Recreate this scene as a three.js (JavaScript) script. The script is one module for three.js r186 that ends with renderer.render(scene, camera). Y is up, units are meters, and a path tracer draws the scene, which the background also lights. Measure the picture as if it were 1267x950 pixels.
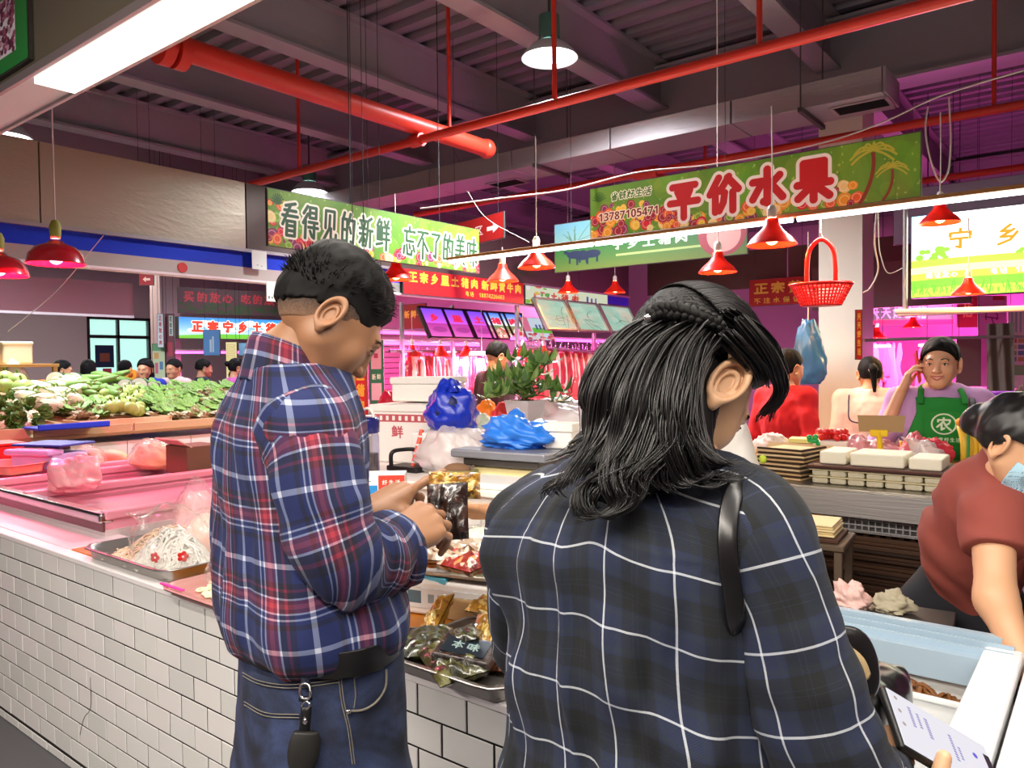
import * as THREE from 'three';
import { RoundedBoxGeometry } from 'three/addons/geometries/RoundedBoxGeometry.js';
import { mergeGeometries } from 'three/addons/utils/BufferGeometryUtils.js';
import { RectAreaLightUniformsLib } from 'three/addons/lights/RectAreaLightUniformsLib.js';

// ---------------------------------------------------------------- camera, sky, large lights, exposure
const scene = new THREE.Scene();
const camera = new THREE.PerspectiveCamera(53.13, 1267 / 950, 0.05, 120);
camera.rotation.order = 'YXZ';
camera.rotation.set(-0.0266, 0.6667, -0.0107);
camera.position.set(0, 1.5, 0);
camera.updateMatrixWorld(true);
camera.updateProjectionMatrix();
scene.background = new THREE.Color(0.75, 0.95, 0.92);          // daylight outside the one far window
scene.backgroundIntensity = 1.3;
const renderer = new THREE.WebGLRenderer({ antialias: true });
renderer.toneMapping = THREE.LinearToneMapping;
renderer.toneMappingExposure = 1.0;
renderer.shadowMap.enabled = true;
RectAreaLightUniformsLib.init();
const LIGHT = { tube: 130, aisle: 345, up: 0.35, bay: 110, pendant: 3, pink: 9, pinkTube: 160, sign: 3 };   // brightness of each kind of lamp in the hall

// ---------------------------------------------------------------- helpers
const V = (x, y, z) => new THREE.Vector3(x, y, z), PI = Math.PI, { lerp, clamp, smoothstep } = THREE.MathUtils;
let seed = 7;
const rnd = () => { seed = (seed + 0x6d2b79f5) | 0; let t = Math.imul(seed ^ (seed >>> 15), 1 | seed); t = (t + Math.imul(t ^ (t >>> 7), 61 | t)) ^ t; return ((t ^ (t >>> 14)) >>> 0) / 4294967296; };
const rr = (a, b) => a + (b - a) * rnd(), pick = (a) => a[Math.floor(rnd() * a.length)];
const ray = (px, py) => V((px - 633.5) / 950, (475 - py) / 950, -1).transformDirection(camera.matrixWorld);
const FWD = V(0, 0, -1).transformDirection(camera.matrixWorld);
const at = (px, py, d) => { const r = ray(px, py); return r.multiplyScalar(d / r.dot(FWD)).add(camera.position); };   // pixel + distance -> place in the hall
const on = (axis, value, px, py) => { const r = ray(px, py); return r.multiplyScalar((value - camera.position[axis]) / r[axis]).add(camera.position); };
function hash3(x, y, z) { let h = Math.imul(x, 374761393) ^ Math.imul(y, 668265263) ^ Math.imul(z, 2147483647 ^ 1274126177); h = Math.imul(h ^ (h >>> 13), 1274126177); return ((h ^ (h >>> 16)) >>> 0) / 4294967296; }
function noise(x, y = 0, z = 0) {
  const ix = Math.floor(x), iy = Math.floor(y), iz = Math.floor(z), f = (t) => t * t * (3 - 2 * t), u = f(x - ix), v = f(y - iy), w = f(z - iz);
  const l = (a, b, t) => a + (b - a) * t, H = (i, j, k) => hash3(ix + i, iy + j, iz + k);
  return l(l(l(H(0, 0, 0), H(1, 0, 0), u), l(H(0, 1, 0), H(1, 1, 0), u), v), l(l(H(0, 0, 1), H(1, 0, 1), u), l(H(0, 1, 1), H(1, 1, 1), u), v), w) * 2 - 1;
}
const fbm = (x, y, z, n = 3) => { let s = 0, a = 1; for (let i = 0; i < n; i++, a *= 0.5, x *= 2.03, y *= 2.03, z *= 2.03) s += a * noise(x, y, z); return s; };

const used = {};
const numbered = (n) => { const k = used[n] = (used[n] ?? -1) + 1; return k ? n + '_' + String(k).padStart(3, '0') : n; };
function tag(o, label, category, group, kind) { const u = {}; if (label) u.label = label; if (category) u.category = category; if (group) u.group = group; if (kind) u.kind = kind; o.userData = u; return o; }
function thing(name, label, category, pos = V(0, 0, 0), turn = 0, group) { const o = new THREE.Group(); o.name = numbered(name); scene.add(o); o.position.copy(pos); o.rotation.y = turn; return tag(o, label, category, group); }
function part(name, geo, mat, parent, label) {
  const m = new THREE.Mesh(Array.isArray(geo) ? merged(geo) : geo, mat); m.name = parent === scene ? numbered(name) : name; m.castShadow = m.receiveShadow = true; parent.add(m);
  if (label) m.userData = { label }; return m;
}
const solo = (name, geo, mat, label, category, group, pos, turn) => { const m = part(name, geo, mat, scene); if (pos) m.position.copy(pos); if (turn) m.rotation.y = turn; return tag(m, label, category, group); };
const struct = (name, geo, mat) => tag(part(name, geo, mat, scene), null, null, null, 'structure');
function copyOf(o, label, pos, turn) { const c = o.clone(); c.name = numbered(o.name.replace(/_\d{3}$/, '')); c.userData = { ...o.userData }; if (label) c.userData.label = label; if (pos) c.position.copy(pos); if (turn !== undefined) c.rotation.y = turn; scene.add(c); return c; }
function merged(list) {
  list = list.filter(Boolean).map((g) => (g.index ? g.toNonIndexed() : g));
  const keep = ['position', 'normal', 'uv'];
  for (const g of list) { for (const k of Object.keys(g.attributes)) if (!keep.includes(k)) g.deleteAttribute(k); if (!g.attributes.uv) g.setAttribute('uv', new THREE.BufferAttribute(new Float32Array(g.attributes.position.count * 2), 2)); g.groups.length = 0; }
  return list.length === 1 ? list[0] : mergeGeometries(list);
}
const box = (w, h, d, x = 0, y = 0, z = 0) => new THREE.BoxGeometry(w, h, d).translate(x, y, z);
const rbox = (w, h, d, r = 0.006, x = 0, y = 0, z = 0, s = 1) => new RoundedBoxGeometry(w, h, d, s, Math.min(r, w / 2.01, h / 2.01, d / 2.01)).translate(x, y, z);
const span = (x0, x1, y0, y1, z0, z1) => box(Math.abs(x1 - x0), Math.abs(y1 - y0), Math.abs(z1 - z0), (x0 + x1) / 2, (y0 + y1) / 2, (z0 + z1) / 2);
const rod = (a, b, r, n = 8, r2 = r) => { const d = b.clone().sub(a), g = new THREE.CylinderGeometry(r2, r, d.length(), n, 1); g.applyQuaternion(new THREE.Quaternion().setFromUnitVectors(V(0, 1, 0), d.clone().normalize())); return g.translate((a.x + b.x) / 2, (a.y + b.y) / 2, (a.z + b.z) / 2); };
const tube = (pts, r, n = 24, m = 6, closed = false) => new THREE.TubeGeometry(new THREE.CatmullRomCurve3(pts, closed), n, r, m, closed);
const lathe = (pts, n = 24) => new THREE.LatheGeometry(pts.map((p) => new THREE.Vector2(p[0], p[1])), n);
const ball = (r, x = 0, y = 0, z = 0, sx = 1, sy = 1, sz = 1, n = 16) => new THREE.SphereGeometry(r, n, Math.max(6, n * 0.6 | 0)).scale(sx, sy, sz).translate(x, y, z);
function warp(g, f) { const p = g.attributes.position, v = V(); for (let i = 0; i < p.count; i++) { v.fromBufferAttribute(p, i); f(v, i); p.setXYZ(i, v.x, v.y, v.z); } g.computeVertexNormals(); return g; }
function weld(g) { // shared vertices by position, so that warped balls stay smooth
  const p = g.attributes.position, map = new Map(), idx = [], pos = [], src = g.index ? g.index.array : null, n = src ? src.length : p.count;
  for (let i = 0; i < n; i++) { const k = src ? src[i] : i, x = p.getX(k), y = p.getY(k), z = p.getZ(k), key = Math.round(x * 1e5) + ',' + Math.round(y * 1e5) + ',' + Math.round(z * 1e5); if (!map.has(key)) { map.set(key, pos.length / 3); pos.push(x, y, z); } idx.push(map.get(key)); }
  const o = new THREE.BufferGeometry(); o.setAttribute('position', new THREE.Float32BufferAttribute(pos, 3)); const tri = []; for (let i = 0; i < idx.length; i += 3) if (idx[i] !== idx[i + 1] && idx[i + 1] !== idx[i + 2] && idx[i] !== idx[i + 2]) tri.push(idx[i], idx[i + 1], idx[i + 2]);
  o.setIndex(tri); o.computeVertexNormals(); return o;
}
// a tube with its own radius (rx, ry) at every step of a curve; uv in metres
function sweep(pts, radius, { n = 40, m = 20, up = V(0, 1, 0), bump, caps = true, closedCurve = false } = {}) {
  const curve = new THREE.CatmullRomCurve3(pts, closedCurve, 'centripetal'), pos = [], uv = [], idx = [], len = curve.getLength();
  const T = V(), N = V(), B = V();
  for (let i = 0; i <= n; i++) {
    const t = i / n, c = curve.getPointAt(t); T.copy(curve.getTangentAt(t)); B.crossVectors(T, up).normalize(); N.crossVectors(B, T).normalize();
    const [ra, rb] = [].concat(radius(t)); const r2 = rb ?? ra;
    for (let j = 0; j <= m; j++) { const a = (j / m) * 2 * PI, k = bump ? 1 + bump(t, a) : 1; const p = c.clone().addScaledVector(B, Math.cos(a) * ra * k).addScaledVector(N, Math.sin(a) * r2 * k); pos.push(p.x, p.y, p.z); uv.push((a) * (ra + r2) / 2, t * len); }
  }
  for (let i = 0; i < n; i++) for (let j = 0; j < m; j++) { const q = i * (m + 1) + j; idx.push(q, q + 1, q + m + 1, q + 1, q + m + 2, q + m + 1); }
  if (caps) for (const e of [0, n]) { const c = curve.getPointAt(e / n), k = pos.length / 3; pos.push(c.x, c.y, c.z); uv.push(0, e ? len : 0); for (let j = 0; j < m; j++) { const q = e * (m + 1) + j; if (e) idx.push(q, q + 1, k); else idx.push(q + 1, q, k); } }
  const g = new THREE.BufferGeometry(); g.setAttribute('position', new THREE.Float32BufferAttribute(pos, 3)); g.setAttribute('uv', new THREE.Float32BufferAttribute(uv, 2)); g.setIndex(idx); g.computeVertexNormals();
  const nm = g.attributes.normal; for (let i = 0; i <= n; i++) { const a = i * (m + 1), b = a + m, x = nm.getX(a) + nm.getX(b), y = nm.getY(a) + nm.getY(b), z = nm.getZ(a) + nm.getZ(b), l = Math.hypot(x, y, z) || 1; nm.setXYZ(a, x / l, y / l, z / l); nm.setXYZ(b, x / l, y / l, z / l); }
  return g;
}
// ---- implicit bodies, meshed by surface nets
const cap = (a, b, ra, rb = ra) => { const ax = a.x, ay = a.y, az = a.z, dx = b.x - ax, dy = b.y - ay, dz = b.z - az, l = dx * dx + dy * dy + dz * dz || 1e-9; return (x, y, z) => { const px = x - ax, py = y - ay, pz = z - az, h = Math.min(1, Math.max(0, (px * dx + py * dy + pz * dz) / l)); return Math.hypot(px - dx * h, py - dy * h, pz - dz * h) - ra - (rb - ra) * h; }; };
const ell = (c, rx, ry, rz, q) => { const m = q ? new THREE.Matrix3().setFromMatrix4(new THREE.Matrix4().makeRotationFromQuaternion(q)).elements : null; return (x, y, z) => { let px = x - c.x, py = y - c.y, pz = z - c.z; if (m) { const a = m[0] * px + m[1] * py + m[2] * pz, b = m[3] * px + m[4] * py + m[5] * pz, e = m[6] * px + m[7] * py + m[8] * pz; px = a; py = b; pz = e; } const k0 = Math.hypot(px / rx, py / ry, pz / rz), k1 = Math.hypot(px / (rx * rx), py / (ry * ry), pz / (rz * rz)); return k1 < 1e-9 ? -Math.min(rx, ry, rz) : (k0 * (k0 - 1)) / k1; }; };
const smin = (a, b, k) => { const h = Math.max(k - Math.abs(a - b), 0) / k; return Math.min(a, b) - h * h * k * 0.25; };
const smax = (a, b, k) => -smin(-a, -b, k);
const union = (k, ...f) => (x, y, z) => { let d = f[0](x, y, z); for (let i = 1; i < f.length; i++) d = smin(d, f[i](x, y, z), k); return d; };
function nets(f, lo, hi, s, uvOf) {
  const nx = Math.ceil((hi.x - lo.x) / s) + 1, ny = Math.ceil((hi.y - lo.y) / s) + 1, nz = Math.ceil((hi.z - lo.z) / s) + 1, F = new Float32Array(nx * ny * nz), at3 = (i, j, k) => (k * ny + j) * nx + i;
  const Q = 5, far = s * Q * 0.87 * 1.35 + 0.012;   // blocks far from the surface are filled with one value
  for (let K = 0; K < nz; K += Q) for (let J = 0; J < ny; J += Q) for (let I = 0; I < nx; I += Q) {
    const c = f(lo.x + (I + Q / 2 - 0.5) * s, lo.y + (J + Q / 2 - 0.5) * s, lo.z + (K + Q / 2 - 0.5) * s), skip = Math.abs(c) > far;
    for (let k = K; k < Math.min(K + Q, nz); k++) for (let j = J; j < Math.min(J + Q, ny); j++) for (let i = I; i < Math.min(I + Q, nx); i++) {
      const edge = i === 0 || j === 0 || k === 0 || i === nx - 1 || j === ny - 1 || k === nz - 1, d = skip ? c : f(lo.x + i * s, lo.y + j * s, lo.z + k * s);
      F[at3(i, j, k)] = edge ? Math.max(d, s * 0.05) : d;
    }
  }
  const id = new Int32Array(nx * ny * nz).fill(-1), pos = [], idx = [], corner = [[0, 0, 0], [1, 0, 0], [0, 1, 0], [1, 1, 0], [0, 0, 1], [1, 0, 1], [0, 1, 1], [1, 1, 1]], E = [[0, 1], [2, 3], [4, 5], [6, 7], [0, 2], [1, 3], [4, 6], [5, 7], [0, 4], [1, 5], [2, 6], [3, 7]];
  for (let k = 0; k < nz - 1; k++) for (let j = 0; j < ny - 1; j++) for (let i = 0; i < nx - 1; i++) {
    const c = corner.map(([a, b, e]) => F[at3(i + a, j + b, k + e)]); let neg = 0; for (const v of c) if (v < 0) neg++;
    if (neg === 0 || neg === 8) continue;
    let x = 0, y = 0, z = 0, n = 0;
    for (const [a, b] of E) if ((c[a] < 0) !== (c[b] < 0)) { const t = c[a] / (c[a] - c[b]), A = corner[a], B = corner[b]; x += A[0] + (B[0] - A[0]) * t; y += A[1] + (B[1] - A[1]) * t; z += A[2] + (B[2] - A[2]) * t; n++; }
    id[at3(i, j, k)] = pos.length / 3; pos.push(lo.x + (i + x / n) * s, lo.y + (j + y / n) * s, lo.z + (k + z / n) * s);
  }
  const quad = (a, b, c, d, flip) => { if (a < 0 || b < 0 || c < 0 || d < 0) return; if (flip) idx.push(a, c, b, a, d, c); else idx.push(a, b, c, a, c, d); };
  for (let k = 1; k < nz - 1; k++) for (let j = 1; j < ny - 1; j++) for (let i = 1; i < nx - 1; i++) {
    const v = F[at3(i, j, k)] < 0;
    if (v !== F[at3(i + 1, j, k)] < 0) quad(id[at3(i, j - 1, k - 1)], id[at3(i, j, k - 1)], id[at3(i, j, k)], id[at3(i, j - 1, k)], !v);
    if (v !== F[at3(i, j + 1, k)] < 0) quad(id[at3(i - 1, j, k - 1)], id[at3(i - 1, j, k)], id[at3(i, j, k)], id[at3(i, j, k - 1)], !v);
    if (v !== F[at3(i, j, k + 1)] < 0) quad(id[at3(i - 1, j - 1, k)], id[at3(i, j - 1, k)], id[at3(i, j, k)], id[at3(i - 1, j, k)], !v);
  }
  const g = new THREE.BufferGeometry(); g.setAttribute('position', new THREE.Float32BufferAttribute(pos, 3)); g.setIndex(idx);
  const nm = new Float32Array(pos.length), h = s * 0.6;
  for (let i = 0; i < pos.length; i += 3) { const [x, y, z] = [pos[i], pos[i + 1], pos[i + 2]]; let a = f(x + h, y, z) - f(x - h, y, z), b = f(x, y + h, z) - f(x, y - h, z), c = f(x, y, z + h) - f(x, y, z - h); const l = Math.hypot(a, b, c) || 1; nm[i] = a / l; nm[i + 1] = b / l; nm[i + 2] = c / l; }
  g.setAttribute('normal', new THREE.BufferAttribute(nm, 3));
  const uv = new Float32Array((pos.length / 3) * 2); if (uvOf) for (let i = 0, q = 0; i < pos.length; i += 3, q += 2) { const t = uvOf(pos[i], pos[i + 1], pos[i + 2], nm[i], nm[i + 1], nm[i + 2]); uv[q] = t[0]; uv[q + 1] = t[1]; }
  g.setAttribute('uv', new THREE.BufferAttribute(uv, 2));
  return g;
}
// ---- textures
function canvasTex(w, h, draw, srgb = true, wrap = false) { const c = document.createElement('canvas'); c.width = w; c.height = h; draw(c.getContext('2d'), w, h); const t = new THREE.CanvasTexture(c); if (srgb) t.colorSpace = THREE.SRGBColorSpace; if (wrap) t.wrapS = t.wrapT = THREE.RepeatWrapping; t.magFilter = THREE.LinearFilter; return t; }
function dataTex(n, m, f, srgb = false) { const d = new Uint8Array(n * m * 4); for (let y = 0; y < m; y++) for (let x = 0; x < n; x++) { const c = f(x / n, y / m, x, y), o = (y * n + x) * 4, q = Array.isArray(c) ? c : [c, c, c]; for (let k = 0; k < 3; k++) d[o + k] = clamp(Math.round(q[k] * 255), 0, 255); d[o + 3] = 255; } const t = new THREE.DataTexture(d, n, m); t.wrapS = t.wrapT = THREE.RepeatWrapping; t.magFilter = THREE.LinearFilter; t.minFilter = THREE.LinearFilter; if (srgb) t.colorSpace = THREE.SRGBColorSpace; t.needsUpdate = true; return t; }
const tnoise = (u, v, p, s = 0) => { const a = u * 2 * PI, b = v * 2 * PI, q = p / (2 * PI); return noise(Math.cos(a) * q + 31 + s, Math.sin(a) * q + Math.cos(b) * q * 1.3 + 7, Math.sin(b) * q * 1.3 + s); };   // seamless
const grain = dataTex(256, 256, (u, v) => 0.5 + 0.3 * tnoise(u, v, 14) + 0.2 * tnoise(u, v, 60, 5));
const fine = dataTex(256, 256, (u, v, x, y) => 0.5 + 0.5 * (hash3(x, y, 3) - 0.5));
const std = (color, o = {}) => new THREE.MeshStandardMaterial({ color, roughness: 0.6, ...o });
const phys = (color, o = {}) => new THREE.MeshPhysicalMaterial({ color, roughness: 0.5, ...o });
const glow = (color, k) => new THREE.MeshStandardMaterial({ color: 0x111111, emissive: color, emissiveIntensity: k, roughness: 0.6 });
const film = (color, o = {}) => phys(color, { transmission: 0.72, thickness: 0, roughness: 0.22, side: THREE.DoubleSide, ...o });
const M = {
  steel: std(0xb9b4a8, { metalness: 0.9, roughness: 0.36, bumpMap: grain, bumpScale: 0.0006 }), chrome: std(0xd8d8d8, { metalness: 1, roughness: 0.16 }), darkSteel: std(0x55504c, { metalness: 0.6, roughness: 0.5 }),
  iron: std(0x1d1b1e, { roughness: 0.6, metalness: 0.3 }), black: std(0x0b0b0c, { roughness: 0.45 }), white: std(0xe9e8e4, { roughness: 0.5 }), red: std(0xc01a12, { roughness: 0.4 }), pipe: std(0xc8301c, { roughness: 0.42 }),
  beam: std(0x8f8a8e, { roughness: 0.7, bumpMap: grain, bumpScale: 0.001 }), card: std(0xa98a60, { roughness: 0.85, bumpMap: grain, bumpScale: 0.0006 }), foam: std(0xeeeae2, { roughness: 0.8, bumpMap: grain, bumpScale: 0.001 }),
  wire: std(0xd9cfc4, { roughness: 0.6 }), darkWire: std(0x141214, { roughness: 0.6 }), wood: std(0xb98a4a, { roughness: 0.55 }), paper: std(0xeef2ea, { roughness: 0.9 }), skin: std(0xc79374, { roughness: 0.5 }),
  blue: std(0x0a37c8, { roughness: 0.35 }), plasticRed: phys(0xe0150c, { roughness: 0.35 }), rail: std(0xb0a9a8, { metalness: 0.7, roughness: 0.4 }), bulb: glow(0xffd9a0, 9), led: glow(0xf6f7ff, 7), pinkLed: glow(0xff4fc8, 6),
};
// ---------------------------------------------------------------- hall: floor, deck, beams, walls, pillar
{
  const x0 = -15, x1 = 6, z0 = -17, z1 = 6;
  const floorMat = std(0x57565a, { roughness: 0.45, bumpMap: grain, bumpScale: 0.001 }), plaster = std(0xcfc0c4, { roughness: 0.85 }), deckMat = std(0x827d86, { roughness: 0.6, metalness: 0.2 });
  struct('floor', span(x0, x1, -0.2, 0, z0, z1), floorMat);
  // corrugated steel deck, ribs along x
  const s = new THREE.Shape(), P = 0.26; s.moveTo(z0, 5.1);
  for (let z = z0; z < z1; z += P) { s.lineTo(z, 4.86); s.lineTo(z + 0.11, 4.86); s.lineTo(z + 0.135, 4.79); s.lineTo(z + 0.235, 4.79); s.lineTo(z + 0.25, 4.86); }
  s.lineTo(z1, 4.86); s.lineTo(z1, 5.1); s.closePath();
  struct('ceiling', new THREE.ExtrudeGeometry(s, { depth: x1 - x0, bevelEnabled: false }).rotateY(-PI / 2).translate(x1, 0, 0), deckMat);
  struct('wall_back', span(x0, x1, 0, 5.1, z0 - 0.2, z0), plaster);
  struct('wall_right', span(x1, x1 + 0.2, 0, 5.1, z0, z1), plaster);
  struct('wall_front', span(x0, x1, 0, 5.1, z1, z1 + 0.2), plaster);
  // left wall with the window opening
  const a = on('x', x0, 107, 391), b = on('x', x0, 188, 467), wy0 = Math.min(a.y, b.y), wy1 = Math.max(a.y, b.y), wz0 = Math.min(a.z, b.z), wz1 = Math.max(a.z, b.z);
  struct('wall_left', [span(x0 - 0.2, x0, 0, wy0, z0, z1), span(x0 - 0.2, x0, wy1, 5.1, z0, z1), span(x0 - 0.2, x0, wy0, wy1, z0, wz0), span(x0 - 0.2, x0, wy0, wy1, wz1, z1)], plaster);
  const w = new THREE.Group(); w.name = 'window_1'; w.userData = { kind: 'structure' }; scene.add(w);
  const fm = std(0x3a3438, { roughness: 0.4, metalness: 0.5 }), ym = lerp(wy0, wy1, 0.68), zm = lerp(wz0, wz1, 0.52), X = x0 - 0.05;
  part('window_frame', [span(X - 0.04, X + 0.06, wy0, wy0 + 0.05, wz0, wz1), span(X - 0.04, X + 0.06, wy1 - 0.05, wy1, wz0, wz1), span(X - 0.04, X + 0.06, wy0, wy1, wz0, wz0 + 0.05), span(X - 0.04, X + 0.06, wy0, wy1, wz1 - 0.05, wz1), span(X - 0.03, X + 0.05, ym - 0.03, ym + 0.03, wz0, wz1), span(X - 0.03, X + 0.05, wy0, wy1, zm - 0.02, zm + 0.02)], fm, w);
  const glass = phys(0xeafaf6, { transmission: 1, thickness: 0, roughness: 0.35 });
  for (const [p, q] of [[wz0, zm], [zm, wz1]]) for (const [u, v] of [[wy0, ym], [ym, wy1]]) part('pane', span(X - 0.004, X + 0.004, u + 0.02, v - 0.02, p + 0.02, q - 0.02), glass, w);
  { const p = part('poster', box(0.006, 0.42, 0.34), std(0x1c2c58, { roughness: 0.7 }), w, 'dark blue poster stuck on the lower left pane'); p.position.set(X + 0.02, wy0 + 0.42, wz1 - 0.32); const q = part('poster_print', box(0.004, 0.16, 0.18), std(0x9a5a48), p); q.position.set(0.005, -0.02, 0); const n = part('note', box(0.006, 0.12, 0.16), std(0xd94a6a), w, 'pink note under the poster'); n.position.set(X + 0.02, wy0 + 0.13, wz1 - 0.36); }
  // beams: secondary ones along z every 1.8 m, girders along x
  const ib = (y0, y1, half, len) => [box(half * 2, 0.03, len, 0, y0 + 0.015, 0), box(half * 2, 0.03, len, 0, y1 - 0.015, 0), box(0.03, y1 - y0 - 0.06, len, 0, (y0 + y1) / 2, 0)];
  const bx = [4.8, 3.05, 1.3, -0.45, -2.2, -4.0, -5.75, -7.58, -9.6, -11.4, -13.2];
  bx.forEach((x, i) => { const m = struct('beam_' + (i + 1), ib(4.28, 4.79, 0.11, z1 - z0), M.beam); m.position.set(x, 0, (z0 + z1) / 2); });
  [-7.8, -14.6, 0.9].forEach((z, i) => { const m = struct('girder_' + (i + 1), ib(4.02, 4.72, 0.17, x1 - x0), M.beam); m.rotation.y = PI / 2; m.position.set((x0 + x1) / 2, 0, z); });
  // pillars on the girder line
  const pm = std(0xe6dcc6, { roughness: 0.6, bumpMap: grain, bumpScale: 0.0006 });
  const p0 = on('z', -7.6, 1013, 300), p1 = on('z', -7.6, 1067, 300);
  struct('pillar_1', span(p0.x, p1.x, 0, 4.03, -8.02, -7.6), pm);
  struct('pillar_2', span(-11.25, -10.95, 0, 4.28, -5.95, -5.65), std(0xc0a8a8, { roughness: 0.7 }));
  // duct with two grilles
  const d = new THREE.Group(); d.name = 'air_duct'; scene.add(d); tag(d, 'long grey sheet steel air duct hanging below the roof beams', 'air duct');
  const dm = std(0xa39c9c, { roughness: 0.5, metalness: 0.45, bumpMap: grain, bumpScale: 0.0015 });
  for (let i = 0; i < 9; i++) part('duct_section', rbox(1.17, 0.2, 0.48, 0.008, -1.98 - i * 1.18, 3.6, -6.53), dm, d);
  part('end_cap', box(0.02, 0.19, 0.47, -1.38, 3.6, -6.53), M.rail, d);
  for (const [px, py] of [[1066, 131], [628, 226]]) { const g = on('y', 3.5, px, py), gr = part('grille', [box(0.42, 0.012, 0.03, 0, 0, -0.12), box(0.42, 0.012, 0.03, 0, 0, 0.12), box(0.03, 0.012, 0.24, -0.2, 0, 0), box(0.03, 0.012, 0.24, 0.2, 0, 0)], M.rail, d); gr.position.set(g.x, 3.494, g.z); for (let k = 0; k < 7; k++) { const sl = part('slat', box(0.38, 0.004, 0.026).rotateX(0.7), M.iron, gr); sl.position.set(0, 0.0, -0.09 + k * 0.03); } }
  for (const [px, py] of [[1000, 145], [690, 215]]) { const g = on('y', 3.47, px, py); part('hanger_bar', [box(0.035, 0.035, 0.62), rod(V(0, 0, -0.29), V(0, 1.3, -0.29), 0.006), rod(V(0, 0, 0.29), V(0, 1.3, 0.29), 0.006)], M.darkSteel, d).position.set(g.x, 3.48, -6.53); }
  // sprinkler pipes
  const pipeThing = (label, parts) => { const g = thing('sprinkler_pipe', label, 'pipe'); for (const [n, geo] of parts) part(n, geo, M.pipe, g); };
  const hang = (x, y, z) => rod(V(x, y, z), V(x, 4.85, z), 0.018, 6);
  pipeThing('thick red main pipe running toward the back under the deck', [['pipe_run', rod(V(-4.6, 3.49, 0.5), V(-4.6, 3.49, -5.5), 0.075, 16)], ['pipe_elbow', ball(0.09, -4.6, 3.49, -5.5)], ['flange', rod(V(-4.6, 3.46, -2.4), V(-4.6, 3.46, -2.47), 0.11, 16)], ['flange', rod(V(-4.6, 3.46, -2.5), V(-4.6, 3.46, -2.57), 0.11, 16)], ['hanger', hang(-4.6, 3.5, -2.2)], ['hanger', hang(-4.6, 3.5, -5.0)]]);
  pipeThing('thin red pipe crossing below the thick main pipe', [['pipe_run', rod(V(-11, 3.37, -4.6), V(2, 3.37, -4.6), 0.036, 12)], ['clamp', rod(V(-4.66, 3.37, -4.6), V(-4.54, 3.37, -4.6), 0.055, 12)], ['hanger', hang(-3.2, 3.38, -4.6)], ['hanger', hang(-6.2, 3.38, -4.6)], ['hanger', hang(-1.7, 3.38, -4.6)]]);
  pipeThing('thin red pipe running just behind the air duct', [['pipe_run', rod(V(-7, 3.4, -6.95), V(4, 3.4, -6.95), 0.036, 12)], ['coupling', rod(V(-3.85, 3.4, -6.95), V(-3.6, 3.4, -6.95), 0.06, 12)], ['hanger', hang(-0.75, 3.4, -6.95)]]);
  pipeThing('thin red pipe farthest back, right of the pillar', [['pipe_run', rod(V(-3, 3.4, -9.2), V(4, 3.4, -9.2), 0.036, 12)], ['hanger', hang(-0.7, 3.4, -9.2)]]);
  pipeThing('red pipe stub hanging below the deck behind the green banner', [['pipe_run', rod(V(-3.7, 3.4, -7.05), V(-3.7, 3.4, -10), 0.045, 12)], ['hanger', hang(-3.7, 3.4, -8.3)]]);
}
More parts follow.
